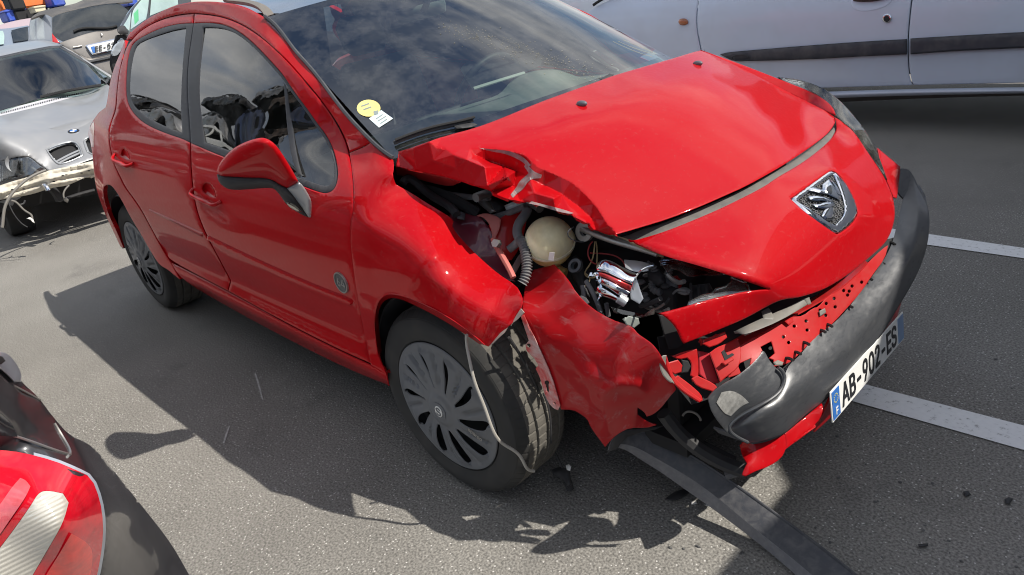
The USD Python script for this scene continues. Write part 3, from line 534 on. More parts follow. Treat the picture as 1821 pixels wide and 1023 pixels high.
# near inner wing: strut panel, bracket, bolted stay
inner = RB([(822, 375, 'y', -.60), (935, 372, 'y', -.50), (890, 395, 'y', -.58), (880, 440, 'y', -.62), (915, 500, 'y', -.66), (807, 392, 'y', -.66), (850, 455, 'y', -.66), (935, 450, 'y', -.56), (945, 500, 'y', -.62)], .0)
obj('inner_wing', panel([(800, 380), (830, 375), (858, 386), (872, 402), (880, 440), (896, 470), (914, 502), (884, 488), (848, 458), (820, 428), (806, 410)], Deeper(inner, .03), step=5, th=.004, disp=lambda uv, v: v+np.outer(.006*np.sin(uv[:, 0]/9.0)*np.sin(uv[:, 1]/11.0), [0, 1, .3])), mat('plum_inner_wing', (.16, .012, .03), .35, coat=.6, dust=.3, dust_color=(.2, .08, .08), dscale=10), car)
obj('strut_panel', panel([(868, 400), (888, 388), (912, 374), (932, 366), (938, 384), (934, 410), (926, 440), (910, 462), (896, 462), (884, 440), (876, 418)], Deeper(inner, .012), step=5, th=.004), m_redinner, car)
obj('bracket', panel([(848, 382), (862, 378), (880, 382), (891, 390), (888, 408), (880, 424), (876, 426), (872, 402), (862, 388)], Deeper(inner, -.012), step=4, th=.006, it=1), mat('faded_red_bracket', (.46, .11, .09), .5, dust=.3), car)
obj('stay', tube([(877, 425, 'y', -.645), (884, 440, 'y', -.655), (900, 468, 'y', -.675), (913, 494, 'y', -.69)], .008, 8, 20), '/World/Looks/faded_red_bracket', car)
obj('stay_bolt', cyl_at(at(883, 433, y=-.665), (.3, -.8, .4), .011, .02, 6), m_steel, car)
obj('hinge_cam', blob([(846, 350), (858, 346), (868, 352), (876, 366), (886, 376), (872, 380), (862, 372), (850, 362)], Deeper(inner, .09), .02, step=3), m_steel, car)
obj('hinge_block', blob([(868, 352), (886, 356), (898, 366), (896, 376), (884, 380), (872, 370)], Deeper(inner, .10), .03, step=3), m_blackplast, car)
obj('hinge_tube', tube([(846, 352, 'y', -.60), (858, 347, 'y', -.57), (868, 345, 'y', -.53)], .013, 10, 10), m_steel, car)
obj('connector_block', blob([(810, 380), (820, 376), (828, 380), (826, 392), (814, 390)], Deeper(inner, -.01), .014, step=3), m_hose, car)
obj('wiring_loom', tube([(716, 326, 'y', -.66), (726, 318, 'y', -.64), (750, 334, 'y', -.62), (780, 356, 'y', -.62), (812, 382, 'y', -.65)], .012, 8, 40), m_blackplast, car)
obj('wiring_loom', tube([(722, 330, 'y', -.60), (760, 338, 'y', -.58), (800, 352, 'y', -.58), (850, 380, 'y', -.56)], .016, 8, 40), m_dark, car)

# expansion tank
tc_ = at(977, 430, y=-.56); tr = 44.5/F*depth_of(tc_)[0]
tank = tag(UsdGeom.Xform.Define(stage, path_for(car, 'expansion_tank')).GetPrim())
ax = np.array([.30, -.30, .90]); ax /= np.linalg.norm(ax); e1 = np.cross(ax, [0, 1, 0]); e1 /= np.linalg.norm(e1); e2 = np.cross(ax, e1)
th_ = np.linspace(0, math.pi/2, 16)
obj('upper_half', frame_mesh(lathe([(tr*math.sin(t), tr*math.cos(t)+.001) for t in th_], 48), tc_, e1, e2, ax), m_tank, tank, True)
obj('lower_half', frame_mesh(lathe([(tr*.985*math.sin(t), -tr*.985*math.cos(t)*1.05-.001) for t in th_[::-1]], 48), tc_, e1, e2, ax), m_amber, tank, True)
obj('weld_flange', frame_mesh(lathe([(tr*.97, -.004), (tr*1.045, -.004), (tr*1.045, .003), (tr*.97, .003)], 48), tc_, e1, e2, ax), m_tank, tank)
obj('outlet_neck', tube([(975, 470, 'y', -.555), (992, 486, 'y', -.55), (1004, 492, 'y', -.545)], .022, 12, 12), m_amber, tank)
obj('label', panel([(977, 449), (986, 449), (984, 464), (975, 463)], RB([(970, 440, 'y', -.628), (990, 440, 'y', -.630), (980, 470, 'y', -.624), (995, 455, 'y', -.628)]), step=3, th=.001, edge=0, it=0), m_white, tank)

# hoses
hose_r = lambda t: .0125+.0022*math.sin(t*190)*(t > .42)
obj('corrugated_hose', tube([(938, 372, 'y', -.56), (931, 386, 'y', -.58), (922, 400, 'y', -.60), (920, 416, 'y', -.61), (929, 432, 'y', -.62), (935, 452, 'y', -.635), (937, 478, 'y', -.655), (929, 504, 'y', -.68)], hose_r, 12, 240), m_hose, car)
obj('hose_connector', tube([(926, 424, 'y', -.615), (915, 436, 'y', -.62), (905, 444, 'y', -.63)], .011, 10, 12), m_hose, car)
obj('stay', panel([(922, 452), (934, 446), (926, 470), (914, 490), (908, 480)], Deeper(inner, .02), step=4, th=.003), mat('grey_pink_metal', (.30, .20, .19), .5, dust=.4), car)
obj('bonnet_stay_tube', tube([(1033, 407, 'y', -.50), (1052, 414, 'y', -.51), (1090, 428, 'y', -.50), (1135, 441, 'y', -.48), (1170, 452, 'y', -.47)], .0085, 10, 40), m_steel, car)
obj('stay_collar', frame_mesh(lathe([(.012, -.006), (.026, -.006), (.026, .006), (.012, .006)], 24), at(1040, 412, y=-.505), (.2, .3, .93), (.97, 0, -.2)), m_steel, car)
obj('slam_panel_edge', loft([[(1096, 422, 'y', -.50), (1112, 426, 'y', -.50), (1130, 434, 'y', -.50), (1180, 456, 'y', -.46)], [(1060, 412, 'y', -.48), (1100, 430, 'y', -.47), (1130, 442, 'y', -.47), (1180, 459, 'y', -.45)]], 14, 3, .003, False), mat('tan_bracket', (.35, .28, .17), .6, dust=.3), car)
for k, (L, m) in enumerate([([(1054, 430, 'y', -.50), (1046, 445, 'y', -.52), (1049, 462, 'y', -.53), (1062, 470, 'y', -.52)], m_wire3), ([(1058, 430, 'y', -.50), (1056, 450, 'y', -.52), (1048, 472, 'y', -.53), (1040, 486, 'y', -.54), (1050, 494, 'y', -.55), (1062, 490, 'y', -.55)], m_wire2), ([(1060, 430, 'y', -.49), (1062, 452, 'y', -.51), (1061, 470, 'y', -.52)], m_wire2), ([(1050, 450, 'y', -.52), (1080, 452, 'y', -.48), (1105, 462, 'y', -.46), (1112, 474, 'y', -.46)], m_wire3), ([(1040, 486, 'y', -.54), (1048, 500, 'y', -.56), (1036, 512, 'y', -.57)], m_wire2), ([(1020, 404, 'y', -.57), (1010, 418, 'y', -.60), (1022, 428, 'y', -.58), (1038, 430, 'y', -.56)], m_blackplast)]):
    obj('wire', tube(L, .0018, 6, 30), m, car)
obj('pipe_stub', frame_mesh(lathe([(.010, -.01), (.018, -.01), (.019, .012), (.011, .012)], 20), at(1024, 473, y=-.55), (.86, .3, 0), (0, .5, .86)), m_hose, car)
obj('headlamp_socket', blob([(1008, 462), (1024, 454), (1036, 462), (1040, 500), (1050, 530), (1036, 520), (1018, 496)], RB([(1010, 470, 'y', -.50), (1040, 470, 'y', -.50), (1020, 520, 'y', -.56), (1050, 525, 'y', -.57)]), .02, step=3), m_blackplast, car)

# smashed headlamp: chrome reflector tube, end plate, brackets, shards of lens
lampf = RB([(1062, 470, 'y', -.585), (1074, 462, 'y', -.575), (1131, 487, 'y', -.545), (1125, 515, 'y', -.56), (1060, 520, 'y', -.61), (1110, 538, 'y', -.585), (1150, 535, 'y', -.56)])
def lamp_disp(k):
    def f(uv, v):
        n = v-C; n /= np.linalg.norm(n, axis=1)[:, None]; return v-n*(k*(np.abs(np.sin(uv[:, 1]*.22-uv[:, 0]*.11))*2+1.2*np.abs(np.sin(uv[:, 0]*.10+uv[:, 1]*.06))))[:, None]
    return f
lamp = tag(UsdGeom.Xform.Define(stage, path_for(car, 'broken_headlight')).GetPrim(), 'smashed near headlight with chrome reflector and lens shards')
def bar(name, top, bot, bulge, m_, par=None):
    """A rounded trough between two measured edges, swelling towards the viewer."""
    T_, B2 = curve3(Y3_(top), 20), curve3(Y3_(bot), 20); mid = (T_+B2)/2; n = C-mid; n /= np.linalg.norm(n, axis=1)[:, None]
    rows = [T_, T_*.85+B2*.15+n*bulge*.7, mid+n*bulge, T_*.15+B2*.85+n*bulge*.7, B2]
    return obj(name, grid_mesh(CubicSpline(np.linspace(0, 1, 5), np.array(rows))(np.linspace(0, 1, 14)), .003), m_, par or lamp, 60)
def Y3_(L): return [(a_, b_, 'y', c_) for a_, b_, c_ in L]
bar('reflector', [(1060, 471, -.585), (1074, 462, -.575), (1102, 472, -.56), (1134, 486, -.54)], [(1062, 483, -.60), (1082, 487, -.60), (1104, 497, -.59), (1128, 507, -.57)], .010, m_chrome)
bar('reflector', [(1110, 462, -.52), (1124, 463, -.51), (1144, 466, -.50), (1158, 471, -.49)], [(1112, 476, -.54), (1124, 482, -.54), (1140, 484, -.53), (1152, 480, -.52)], .004, m_silver)
bar('red_reflecting_band', [(1063, 484, -.602), (1082, 489, -.604), (1104, 499, -.592), (1127, 509, -.572)], [(1066, 492, -.606), (1084, 498, -.608), (1104, 509, -.596), (1123, 519, -.58)], .004, mat('red_chrome_band', (.50, .03, .03), .12, metal=.6, coat=1))
bar('reflector', [(1070, 494, -.606), (1086, 500, -.608), (1104, 510, -.598), (1120, 519, -.585)], [(1068, 506, -.612), (1084, 514, -.614), (1098, 524, -.606), (1112, 533, -.594)], .008, m_chrome)
bar('reflector', [(1064, 508, -.612), (1080, 516, -.614), (1096, 526, -.607), (1108, 534, -.598)], [(1058, 522, -.618), (1074, 528, -.618), (1090, 534, -.61), (1104, 541, -.602)], .007, m_chrome)
g2 = rng(77)
for k_ in range(9):
    q = np.array([1063, 506])+g2.normal(0, 1, 2)*np.array([7, 15]); q[1] = np.clip(q[1], 488, 534); L = [tuple(q+np.array([r_*math.cos(a_), r_*math.sin(a_)])) for a_, r_ in zip(np.sort(g2.uniform(0, 6.28, 6)), g2.uniform(4, 9, 6))]
    if sg.Polygon(L).buffer(0).area > 40: obj('reflector_facet', blob(L, Deeper(lampf, -.018-.004*k_/9), .008, .004, step=3, it=0), m_chrome, lamp, 15)
obj('lamp_tube_end', tube([(1100, 530, 'y', -.612), (1113, 538, 'y', -.604)], .013, 14, 4), m_silver, lamp)
obj('end_plate', panel([(1126, 503), (1131, 492), (1137, 512), (1144, 531), (1137, 541), (1122, 532), (1120, 520)], Deeper(lampf, -.03), step=3, th=.003, edge=.001, it=1), m_silver, lamp)
obj('end_plate_rim', tube([(1126, 516, 'y', -.585), (1127, 502, 'y', -.58), (1135, 487, 'y', -.57), (1148, 477, 'y', -.56), (1162, 473, 'y', -.55)], .0025, 6, 30), m_chrome, lamp)
obj('bulb_bracket', panel([(1012, 534), (1020, 528), (1034, 526), (1042, 530), (1048, 538), (1040, 544), (1030, 540), (1022, 538)], Deeper(lampf, -.02), step=3, th=.004, edge=0, it=0), m_hose, lamp)
obj('bulb_holder', panel([(1028, 546), (1038, 538), (1042, 542), (1040, 560), (1036, 570), (1030, 570), (1027, 562)], Deeper(lampf, -.035), step=3, th=.006, edge=.001, it=1), m_silver, lamp)
for L in ([(1042, 500, 'y', -.60), (1054, 520, 'y', -.61), (1068, 556, 'y', -.62)], [(1078, 540, 'y', -.60), (1082, 562, 'y', -.60)], [(1036, 508, 'y', -.60), (1040, 540, 'y', -.62)]):
    obj('stay', tube(L, .006, 8, 12), m_hose, lamp)
sh = RB([(1172, 460, 'y', -.47), (1310, 487, 'y', -.42), (1240, 480, 'y', -.45), (1340, 515, 'y', -.42), (1225, 548, 'y', -.545), (1300, 520, 'y', -.46)])
obj('lens_shard', panel([(1171, 463), (1182, 459), (1215, 463), (1260, 476), (1292, 487), (1276, 491), (1246, 489), (1234, 492), (1224, 491), (1206, 480), (1192, 477), (1189, 487), (1180, 476)], Deeper(sh, .0), step=4, th=.004, edge=.001, it=0), m_lens, lamp)
obj('lens_shard', panel([(1224, 536), (1221, 551), (1260, 540), (1300, 528), (1336, 516), (1329, 502), (1300, 491), (1299, 500), (1290, 508), (1272, 512), (1266, 520), (1248, 524)], Deeper(sh, -.004), step=4, th=.004, edge=.001, it=0), m_lens, lamp)
obj('lens_shard', panel([(1086, 546), (1110, 552), (1136, 558), (1146, 560), (1150, 556), (1163, 548), (1162, 558), (1140, 564), (1112, 560), (1092, 556)], RB([(1086, 546, 'y', -.64), (1163, 550, 'y', -.655), (1120, 562, 'y', -.665)]), step=3, th=.003, edge=0, it=0), m_lens, lamp)
obj('lamp_housing', panel([(1060, 446), (1130, 440), (1182, 456), (1292, 488), (1368, 514), (1300, 527), (1220, 546), (1164, 558), (1110, 556), (1070, 540), (1046, 500)], RB([(1060, 446, 'y', -.36), (1292, 488, 'y', -.30), (1368, 514, 'y', -.36), (1220, 546, 'y', -.40), (1070, 540, 'y', -.45)]), step=8, th=.004, edge=0), m_dark, car)
for L in ([(1228, 505, 'y', -.44), (1229, 534, 'y', -.50)], [(1242, 508, 'y', -.43), (1244, 530, 'y', -.48)], [(1256, 507, 'y', -.42), (1258, 528, 'y', -.47)]): obj('housing_rib', tube(L, .004, 6, 6), m_blackplast, lamp)
obj('housing_block', blob([(1226, 508), (1262, 504), (1268, 516), (1262, 528), (1230, 536)], RB([(1226, 508, 'y', -.42), (1268, 510, 'y', -.41), (1240, 534, 'y', -.45)]), .02, step=4), m_blackplast, lamp)
obj('lamp_motor', blob([(1150, 482), (1172, 478), (1184, 492), (1184, 506), (1170, 510), (1154, 500)], RB([(1150, 482, 'y', -.44), (1184, 490, 'y', -.44), (1160, 508, 'y', -.46)]), .03, step=4), m_blackplast, lamp)
obj('lamp_motor', blob([(1176, 494), (1204, 490), (1216, 502), (1208, 518), (1186, 516)], RB([(1176, 494, 'y', -.42), (1216, 500, 'y', -.42), (1190, 518, 'y', -.44)]), .02, step=4), m_redinner, lamp)

g3 = rng(91); m_gr = [m_blackplast, m_hose, mat('mid_grey_housing', (.11, .11, .115), .5, dust=.3, dscale=20), m_steel]
for k_ in range(16):
    q = np.array([g3.uniform(1130, 1225), g3.uniform(468, 545)]); yy_ = -.40-.0012*(q[1]-468)-.03*g3.random(); r_ = g3.uniform(5, 13)
    if k_ % 2: obj('housing_fragment', blob([tuple(q+np.array([r_*math.cos(a_)*g3.uniform(.6, 1.3), r_*.7*math.sin(a_)])) for a_ in np.arange(7)*.9], RB([(q[0]-20, q[1], 'y', yy_), (q[0]+20, q[1]+4, 'y', yy_+.01), (q[0], q[1]+20, 'y', yy_-.02)]), .015, step=3, it=1), m_gr[int(g3.integers(0, 3))], lamp, 30)
    else: obj('housing_strut', tube([(q[0], q[1], 'y', yy_), (q[0]+g3.uniform(8, 22), q[1]+g3.uniform(-10, 14), 'y', yy_-.01), (q[0]+g3.uniform(20, 40), q[1]+g3.uniform(-14, 22), 'y', yy_-.02)], g3.uniform(.003, .007), 6, 14), m_gr[int(g3.integers(0, 4))], lamp)
for L_ in ([(1175, 466, 'y', -.44), (1190, 480, 'y', -.43), (1186, 498, 'y', -.44), (1206, 506, 'y', -.44)], [(1150, 470, 'y', -.46), (1164, 486, 'y', -.45), (1160, 504, 'y', -.46), (1176, 520, 'y', -.47)]): obj('lamp_hose', tube(L_, lambda t: .009+.0015*math.sin(t*80), 8, 70), m_hose, lamp)
for L_ in ([(730, 334), (790, 352), (848, 372)], [(760, 336), (800, 346), (870, 352)], [(850, 392), (900, 380), (935, 366)]): obj('wiring_loom', tube([(a_, b_, 'y', -.54) for a_, b_ in L_], .009, 7, 20), m_hose, car)
obj('fluid_pipe', tube([(900, 372, 'y', -.50), (930, 362, 'y', -.47), (960, 372, 'y', -.48)], .012, 8, 16), m_steel, car)

# ------------------------------------------------------------------ torn red side of the bumper
skirt = RB([(934, 508, 'y', -.63), (926, 552, 'y', -.72), (947, 605, 'y', -.735), (972, 661, 'y', -.735), (995, 726, 'y', -.735), (1000, 490, 'y', -.62), (1025, 524, 'y', -.655), (1050, 549, 'y', -.665), (1088, 569, 'y', -.675), (1125, 583, 'y', -.685), (1144, 602, 'y', -.685), (1172, 627, 'y', -.68), (1200, 683, 'y', -.665), (1175, 727, 'y', -.66), (1150, 741, 'y', -.665), (1169, 758, 'y', -.655), (1119, 762, 'y', -.69), (1088, 780, 'y', -.69), (1075, 796, 'y', -.69), (1044, 746, 'y', -.725), (1019, 730, 'y', -.735), (1030, 620, 'y', -.735), (1080, 660, 'y', -.735), (1076, 700, 'y', -.742), (1120, 650, 'y', -.715), (1130, 700, 'y', -.71), (1000, 570, 'y', -.70)], .0)
def skirt_disp(uv, v):
    n = v-C; n /= np.linalg.norm(n, axis=1)[:, None]; tent = lambda k, w: np.clip(1-np.array([sg.LineString(k).distance(sg.Point(*q)) for q in uv])/w, 0, 1)
    return v-n*(.012*tent([(1040, 672), (1074, 700), (1082, 770)], 30)-.010*tent([(1074, 702), (1134, 694), (1170, 664)], 22)+.008*tent([(965, 590), (1010, 640), (1042, 672)], 30)+.012*tent([(1074, 700), (1100, 686), (1136, 688)], 16)-.008*tent([(960, 590), (1040, 556)], 26)+.006*tent([(1110, 600), (1092, 650), (1096, 690)], 26)+.0015*(meshkit.fbm(np.c_[uv/30.0, 0*uv[:, 0]], 3)-.5))[:, None]
SK = [(934, 506), (948, 480), (985, 470), (1010, 496), (1025, 522), (1050, 547), (1088, 569), (1112, 576), (1126, 583), (1134, 594), (1146, 602), (1160, 612), (1172, 627), (1182, 646), (1200, 684), (1202, 694), (1190, 708), (1175, 727), (1162, 738), (1150, 742), (1146, 734), (1134, 726), (1134, 738), (1150, 750), (1166, 757), (1150, 762), (1119, 762), (1100, 772), (1088, 782), (1076, 796), (1062, 778), (1050, 761), (1044, 746), (1030, 736), (1019, 730), (997, 729), (990, 700), (972, 660), (950, 606), (938, 580), (928, 556), (930, 530)]
obj('bumper_side', panel(SK, skirt, step=6, bstep=4, th=.004, edge=.0015, inset=1.5, it=1, disp=skirt_disp), m_paint_old, car, 26, label='scuffed red side of the bumper folded over')
flange = sg.Polygon(smooth_poly([(924, 558), (932, 560), (946, 592), (958, 618), (980, 668), (996, 722), (992, 730), (984, 727), (974, 716), (966, 694), (960, 672), (952, 656), (957, 650), (950, 638), (942, 630), (936, 624), (934, 614), (940, 606), (934, 588)], it=1)).difference(sg.Point(940, 615).buffer(3.6)).difference(sg.Point(972, 681).buffer(4)).difference(sg.Polygon([(970, 682), (975, 682), (976, 697), (972, 698)])).difference(sg.Point(986, 718).buffer(2)).buffer(0)
obj('bumper_flange', panel(flange, Deeper(skirt, -.012), step=4, bstep=2, th=.003, edge=.0008, inset=.8), mat('bare_edged_flange', (.55, .05, .05), .45, coat=.5, dust=1.3, dust_color=(.62, .52, .48), dscale=16), car)

# ------------------------------------------------------------------ crash beam with holes, brackets, grille slat
beam = RB([(1180, 640, 'y', -.64), (1180, 560, 'y', -.62), (1240, 620, 'y', -.56), (1240, 690, 'y', -.60), (1300, 600, 'y', -.47), (1300, 660, 'y', -.52), (1380, 575, 'y', -.33), (1390, 640, 'y', -.40), (1470, 525, 'y', -.13), (1475, 575, 'y', -.165), (1520, 490, 'y', .03), (1525, 530, 'y', .0), (1569, 440, 'y', .23), (1575, 455, 'y', .22)], .0)
holes = [(1516, 509), (1511, 518), (1501, 517), (1484, 531), (1486, 546), (1470, 540), (1459, 552), (1469, 561), (1434, 571), (1436, 587), (1413, 580), (1393.5, 599), (1403, 609), (1533, 502), (1508, 525)]
bp = poly_of([(1300, 622), (1330, 606), (1382, 578), (1396, 571), (1412, 563), (1428, 562), (1446, 548), (1456, 546), (1470, 529), (1509, 505), (1512, 498), (1524, 489), (1543, 468), (1569, 443), (1580, 436), (1574, 460), (1552, 489), (1535, 515), (1517, 537), (1481, 576), (1462, 593), (1440, 610), (1420, 632), (1400, 648), (1376, 652), (1376, 640), (1360, 634), (1352, 640), (1320, 664), (1296, 672), (1288, 650)], (), 1)
for h in holes: bp = bp.difference(sg.Point(*h).buffer(2.9))
bp = bp.difference(sg.Polygon([(1353, 617), (1372, 607), (1378, 628), (1364, 640)])).difference(sg.Polygon([(1312, 648), (1336, 637), (1332, 656), (1318, 664)]))
obj('crash_beam', panel(bp, beam, step=6, bstep=2.5, th=.006, edge=.001, inset=.9), m_redinner, car, 30)
obj('beam_top', loft([[(1300, 622, 'y', -.49), (1382, 577, 'y', -.33), (1470, 528, 'y', -.13), (1543, 467, 'y', .09)], [(1288, 610, 'y', -.44), (1370, 566, 'y', -.28), (1458, 517, 'y', -.08), (1530, 458, 'y', .12)]], 30, 3, .004, False), m_redinner, car)
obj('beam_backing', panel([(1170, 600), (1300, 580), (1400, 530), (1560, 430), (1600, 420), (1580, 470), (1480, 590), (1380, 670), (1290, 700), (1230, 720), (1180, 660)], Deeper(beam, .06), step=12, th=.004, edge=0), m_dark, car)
def beam_bit(name, L, d, th=.006, m=m_redinner, it=1, edge=.0015, step=4): return obj(name, panel(L, Deeper(beam, d), step=step, th=th, edge=edge, it=it), m, car, 30)
beam_bit('bracket', [(1195, 634), (1215, 626), (1240, 620), (1242, 640), (1243, 665), (1240, 676), (1228, 668), (1230, 655), (1229, 644), (1222, 637), (1208, 640)], -.005)
beam_bit('bracket', [(1242, 624), (1262, 628), (1275, 668), (1280, 682), (1262, 682), (1244, 666)], .012, .02, mat('shaded_red_bracket', (.42, .02, .03), .4, coat=.4))
beam_bit('bracket', [(1262, 628), (1275, 618), (1290, 612), (1312, 602), (1318, 618), (1318, 640), (1312, 656), (1290, 672), (1281, 680)], -.012, .01)
beam_bit('bracket', [(1252, 604), (1290, 590), (1294, 600), (1280, 612), (1262, 618), (1250, 612)], -.02, .03)
beam_bit('bracket_tab', [(1284, 645), (1302, 634), (1306, 640), (1290, 650)], -.03, .014)
beam_bit('bracket_slot', [(1283, 626), (1288, 622), (1294, 632), (1302, 628), (1306, 631), (1290, 642)], -.0135, .001, m_dark, 0, 0)
beam_bit('tow_socket', [(1186, 646), (1206, 640), (1214, 650), (1212, 662), (1200, 666), (1188, 658)], -.02, .02)
beam_bit('tow_socket_hole', [(1212, 640), (1224, 642), (1229, 652), (1224, 662), (1212, 664), (1214, 652)], -.012, .001, m_dark)
beam_bit('bracket', [(1230, 674), (1240, 668), (1270, 682), (1278, 692), (1272, 698), (1240, 688)], -.03, .02)
beam_bit('side_bracket', [(1198, 672), (1206, 668), (1228, 684), (1248, 702), (1250, 712), (1244, 716), (1222, 704), (1202, 688)], -.03, .006)
beam_bit('crushed_rail_end', [(1172, 560), (1184, 562), (1198, 576), (1208, 594), (1215, 612), (1208, 620), (1190, 622), (1184, 604), (1178, 586)], .03, .01, m_dark)
beam_bit('torn_edge', [(1172, 640), (1180, 632), (1186, 632), (1184, 646), (1188, 662), (1200, 682), (1190, 680), (1176, 664)], -.045, .004, m_alu)
beam_bit('torn_rim', [(1186, 632), (1190, 646), (1200, 672), (1222, 692), (1250, 712), (1244, 716), (1216, 698), (1196, 680), (1184, 654)], -.04, .004, m_redinner)
beam_bit('white_connector', [(1110, 570), (1118, 562), (1136, 566), (1138, 576), (1128, 584), (1114, 578)], .03, .02, mat('grey_green_connector', (.20, .22, .20), .5), 0)
beam_bit('clip', [(1376, 644), (1384, 640), (1394, 644), (1392, 650), (1380, 650)], -.03, .012, m_alu)
beam_bit('beam_tab', [(1396, 571), (1410, 563), (1412, 572), (1404, 578)], -.015, .004)
beam_bit('beam_tab', [(1458, 553), (1468, 548), (1470, 556), (1460, 562)], -.012, .004, m_alu)
slatf = RB([(1304, 589, 'y', -.47), (1320, 594, 'y', -.49), (1440, 541, 'y', -.235), (1400, 545, 'y', -.30), (1355, 564, 'y', -.39), (1432, 530, 'y', -.24)])
obj('grille_slat', panel([(1304, 589), (1322, 580), (1355, 565), (1400, 546), (1432, 530), (1438, 541), (1385, 571), (1340, 589), (1320, 594)], Deeper(slatf, -.01), step=5, th=.006, edge=.002, it=1), m_alu, car)
obj('grille_fin', panel([(1354, 553), (1367, 546), (1374, 556), (1378, 567), (1358, 566)], Deeper(slatf, -.014), step=3, th=.006, it=1), m_alu, car)
obj('grille_fin', panel([(1431, 531), (1440, 527), (1444, 540), (1438, 542)], Deeper(slatf, -.014), step=3, th=.006, it=0), m_alu, car)

# ------------------------------------------------------------------ bumper
c1 = [(1297, 757, -.565), (1318, 739, -.555), (1350, 720, -.525), (1380, 702, -.475), (1393, 676, -.435), (1402, 652, -.395), (1420, 634, -.34), (1440, 610, -.275), (1481, 576, -.155), (1517, 537, -.015), (1552, 490, .145), (1584, 438, .31), (1597, 390, .46), (1608, 345, .59), (1612, 306, .67)]
c2 = [(1298, 764, -.575), (1330, 755, -.563), (1375, 733, -.512), (1408, 709, -.444), (1436, 690, -.380), (1456, 675, -.325), (1474, 658, -.271), (1500, 634, -.196), (1532, 598, -.072), (1560, 562, .033), (1586, 520, .143), (1612, 468, .278), (1628, 415, .42), (1630, 360, .583), (1622, 310, .685)]
c3 = [(1306, 773, -.575), (1335, 787, -.545), (1365, 782, -.51), (1393, 770, -.462), (1425, 744, -.385), (1450, 723, -.32), (1475, 703, -.25), (1505, 672, -.155), (1540, 630, -.035), (1567, 594, .065), (1597, 545, .19), (1626, 495, .315), (1646, 445, .43), (1653, 395, .53), (1636, 340, .66)]
Y3 = lambda L: [(a, b, 'y', c) for a, b, c in L]
bump = tag(UsdGeom.Xform.Define(stage, path_for(car, 'front_bumper')).GetPrim(), 'dusty dark grey plastic bumper strip hanging loose')
Q = [curve3(Y3(c), 70) for c in (c1, c2, c3)]
under = Q[2]+np.array([-.055, 0, -.004])
from scipy.interpolate import PchipInterpolator
PB = PchipInterpolator([0, .42, .84, 1.0], np.array([Q[0], Q[1], Q[2], under]))(np.linspace(0, 1, 30))
obj('bumper_strip', grid_mesh(PB, .005), m_bumper, bump, 60)
# near end: flat flap with rounded tip, the step round the rubbing strip
FL = [(1260, 708), (1266, 700), (1281, 686), (1314, 668), (1342, 644), (1352, 632), (1357, 624), (1361, 626), (1368, 640), (1378, 652), (1390, 662), (1394, 676), (1388, 692), (1374, 708), (1340, 728), (1310, 746), (1298, 758), (1300, 768), (1312, 778), (1335, 788), (1322, 787), (1300, 775), (1280, 754), (1266, 732)]
flapf = RB([(1260, 708, 'y', -.655), (1281, 686, 'y', -.62), (1314, 668, 'y', -.56), (1357, 624, 'y', -.46), (1394, 676, 'y', -.452), (1374, 708, 'y', -.50), (1340, 728, 'y', -.545), (1298, 758, 'y', -.592), (1312, 778, 'y', -.582), (1335, 788, 'y', -.56), (1280, 754, 'y', -.63), (1266, 732, 'y', -.655)])
obj('bumper_end', panel(FL, Deeper(flapf, -.004), step=5, bstep=2.5, th=.004, edge=.0012, inset=2.5, it=2), m_bumper, bump, 50, label='scraped rounded end of the bumper')
obj('bumper_end_rim', tube([(1384, 654, 'y', -.46), (1395, 672, 'y', -.458), (1390, 690, 'y', -.475), (1374, 707, 'y', -.508), (1340, 727, 'y', -.555), (1308, 746, 'y', -.585), (1297, 760, 'y', -.598), (1306, 774, 'y', -.592), (1330, 787, 'y', -.57)], .004, 8, 60), m_bumper, bump)
m_scuff = mat('pale_scuffed_plastic', (.26, .255, .24), .7, var=.35, vscale=70)
for L in ([(1274, 716), (1283, 698), (1300, 694), (1318, 702), (1332, 716), (1316, 724), (1300, 740), (1288, 736)], [(1352, 746), (1364, 742), (1366, 754), (1356, 762), (1344, 758)]):
    s_ = flapf if L[0][0] < 1300 else None
    if s_ is not None: obj('scuff_mark', panel(L, Deeper(flapf, -.0065), step=4, th=0, edge=0, it=2), m_scuff, bump)
for i, (a, b) in enumerate([(1404, 640), (1418, 629), (1433, 612), (1462, 590), (1474, 580), (1510, 546), (1545, 497), (1568, 470), (1586, 434)]):
    yy = np.interp(a, [q[0] for q in c1], [q[2] for q in c1]); obj('clip_tab', tube([(a-9, b-2, 'y', yy+.005), (a+1, b-2, 'y', yy-.004), (a+6, b+1, 'y', yy-.012)], .004, 5, 8), m_dark, bump)
obj('bumper_end', loft([[(1602, 300, 'y', .66), (1618, 304, 'y', .69), (1626, 330, 'y', .67)], [(1596, 340, 'y', .57), (1606, 352, 'y', .57), (1624, 356, 'y', .61)]], 10, 6, .005, False), m_bumper, bump)
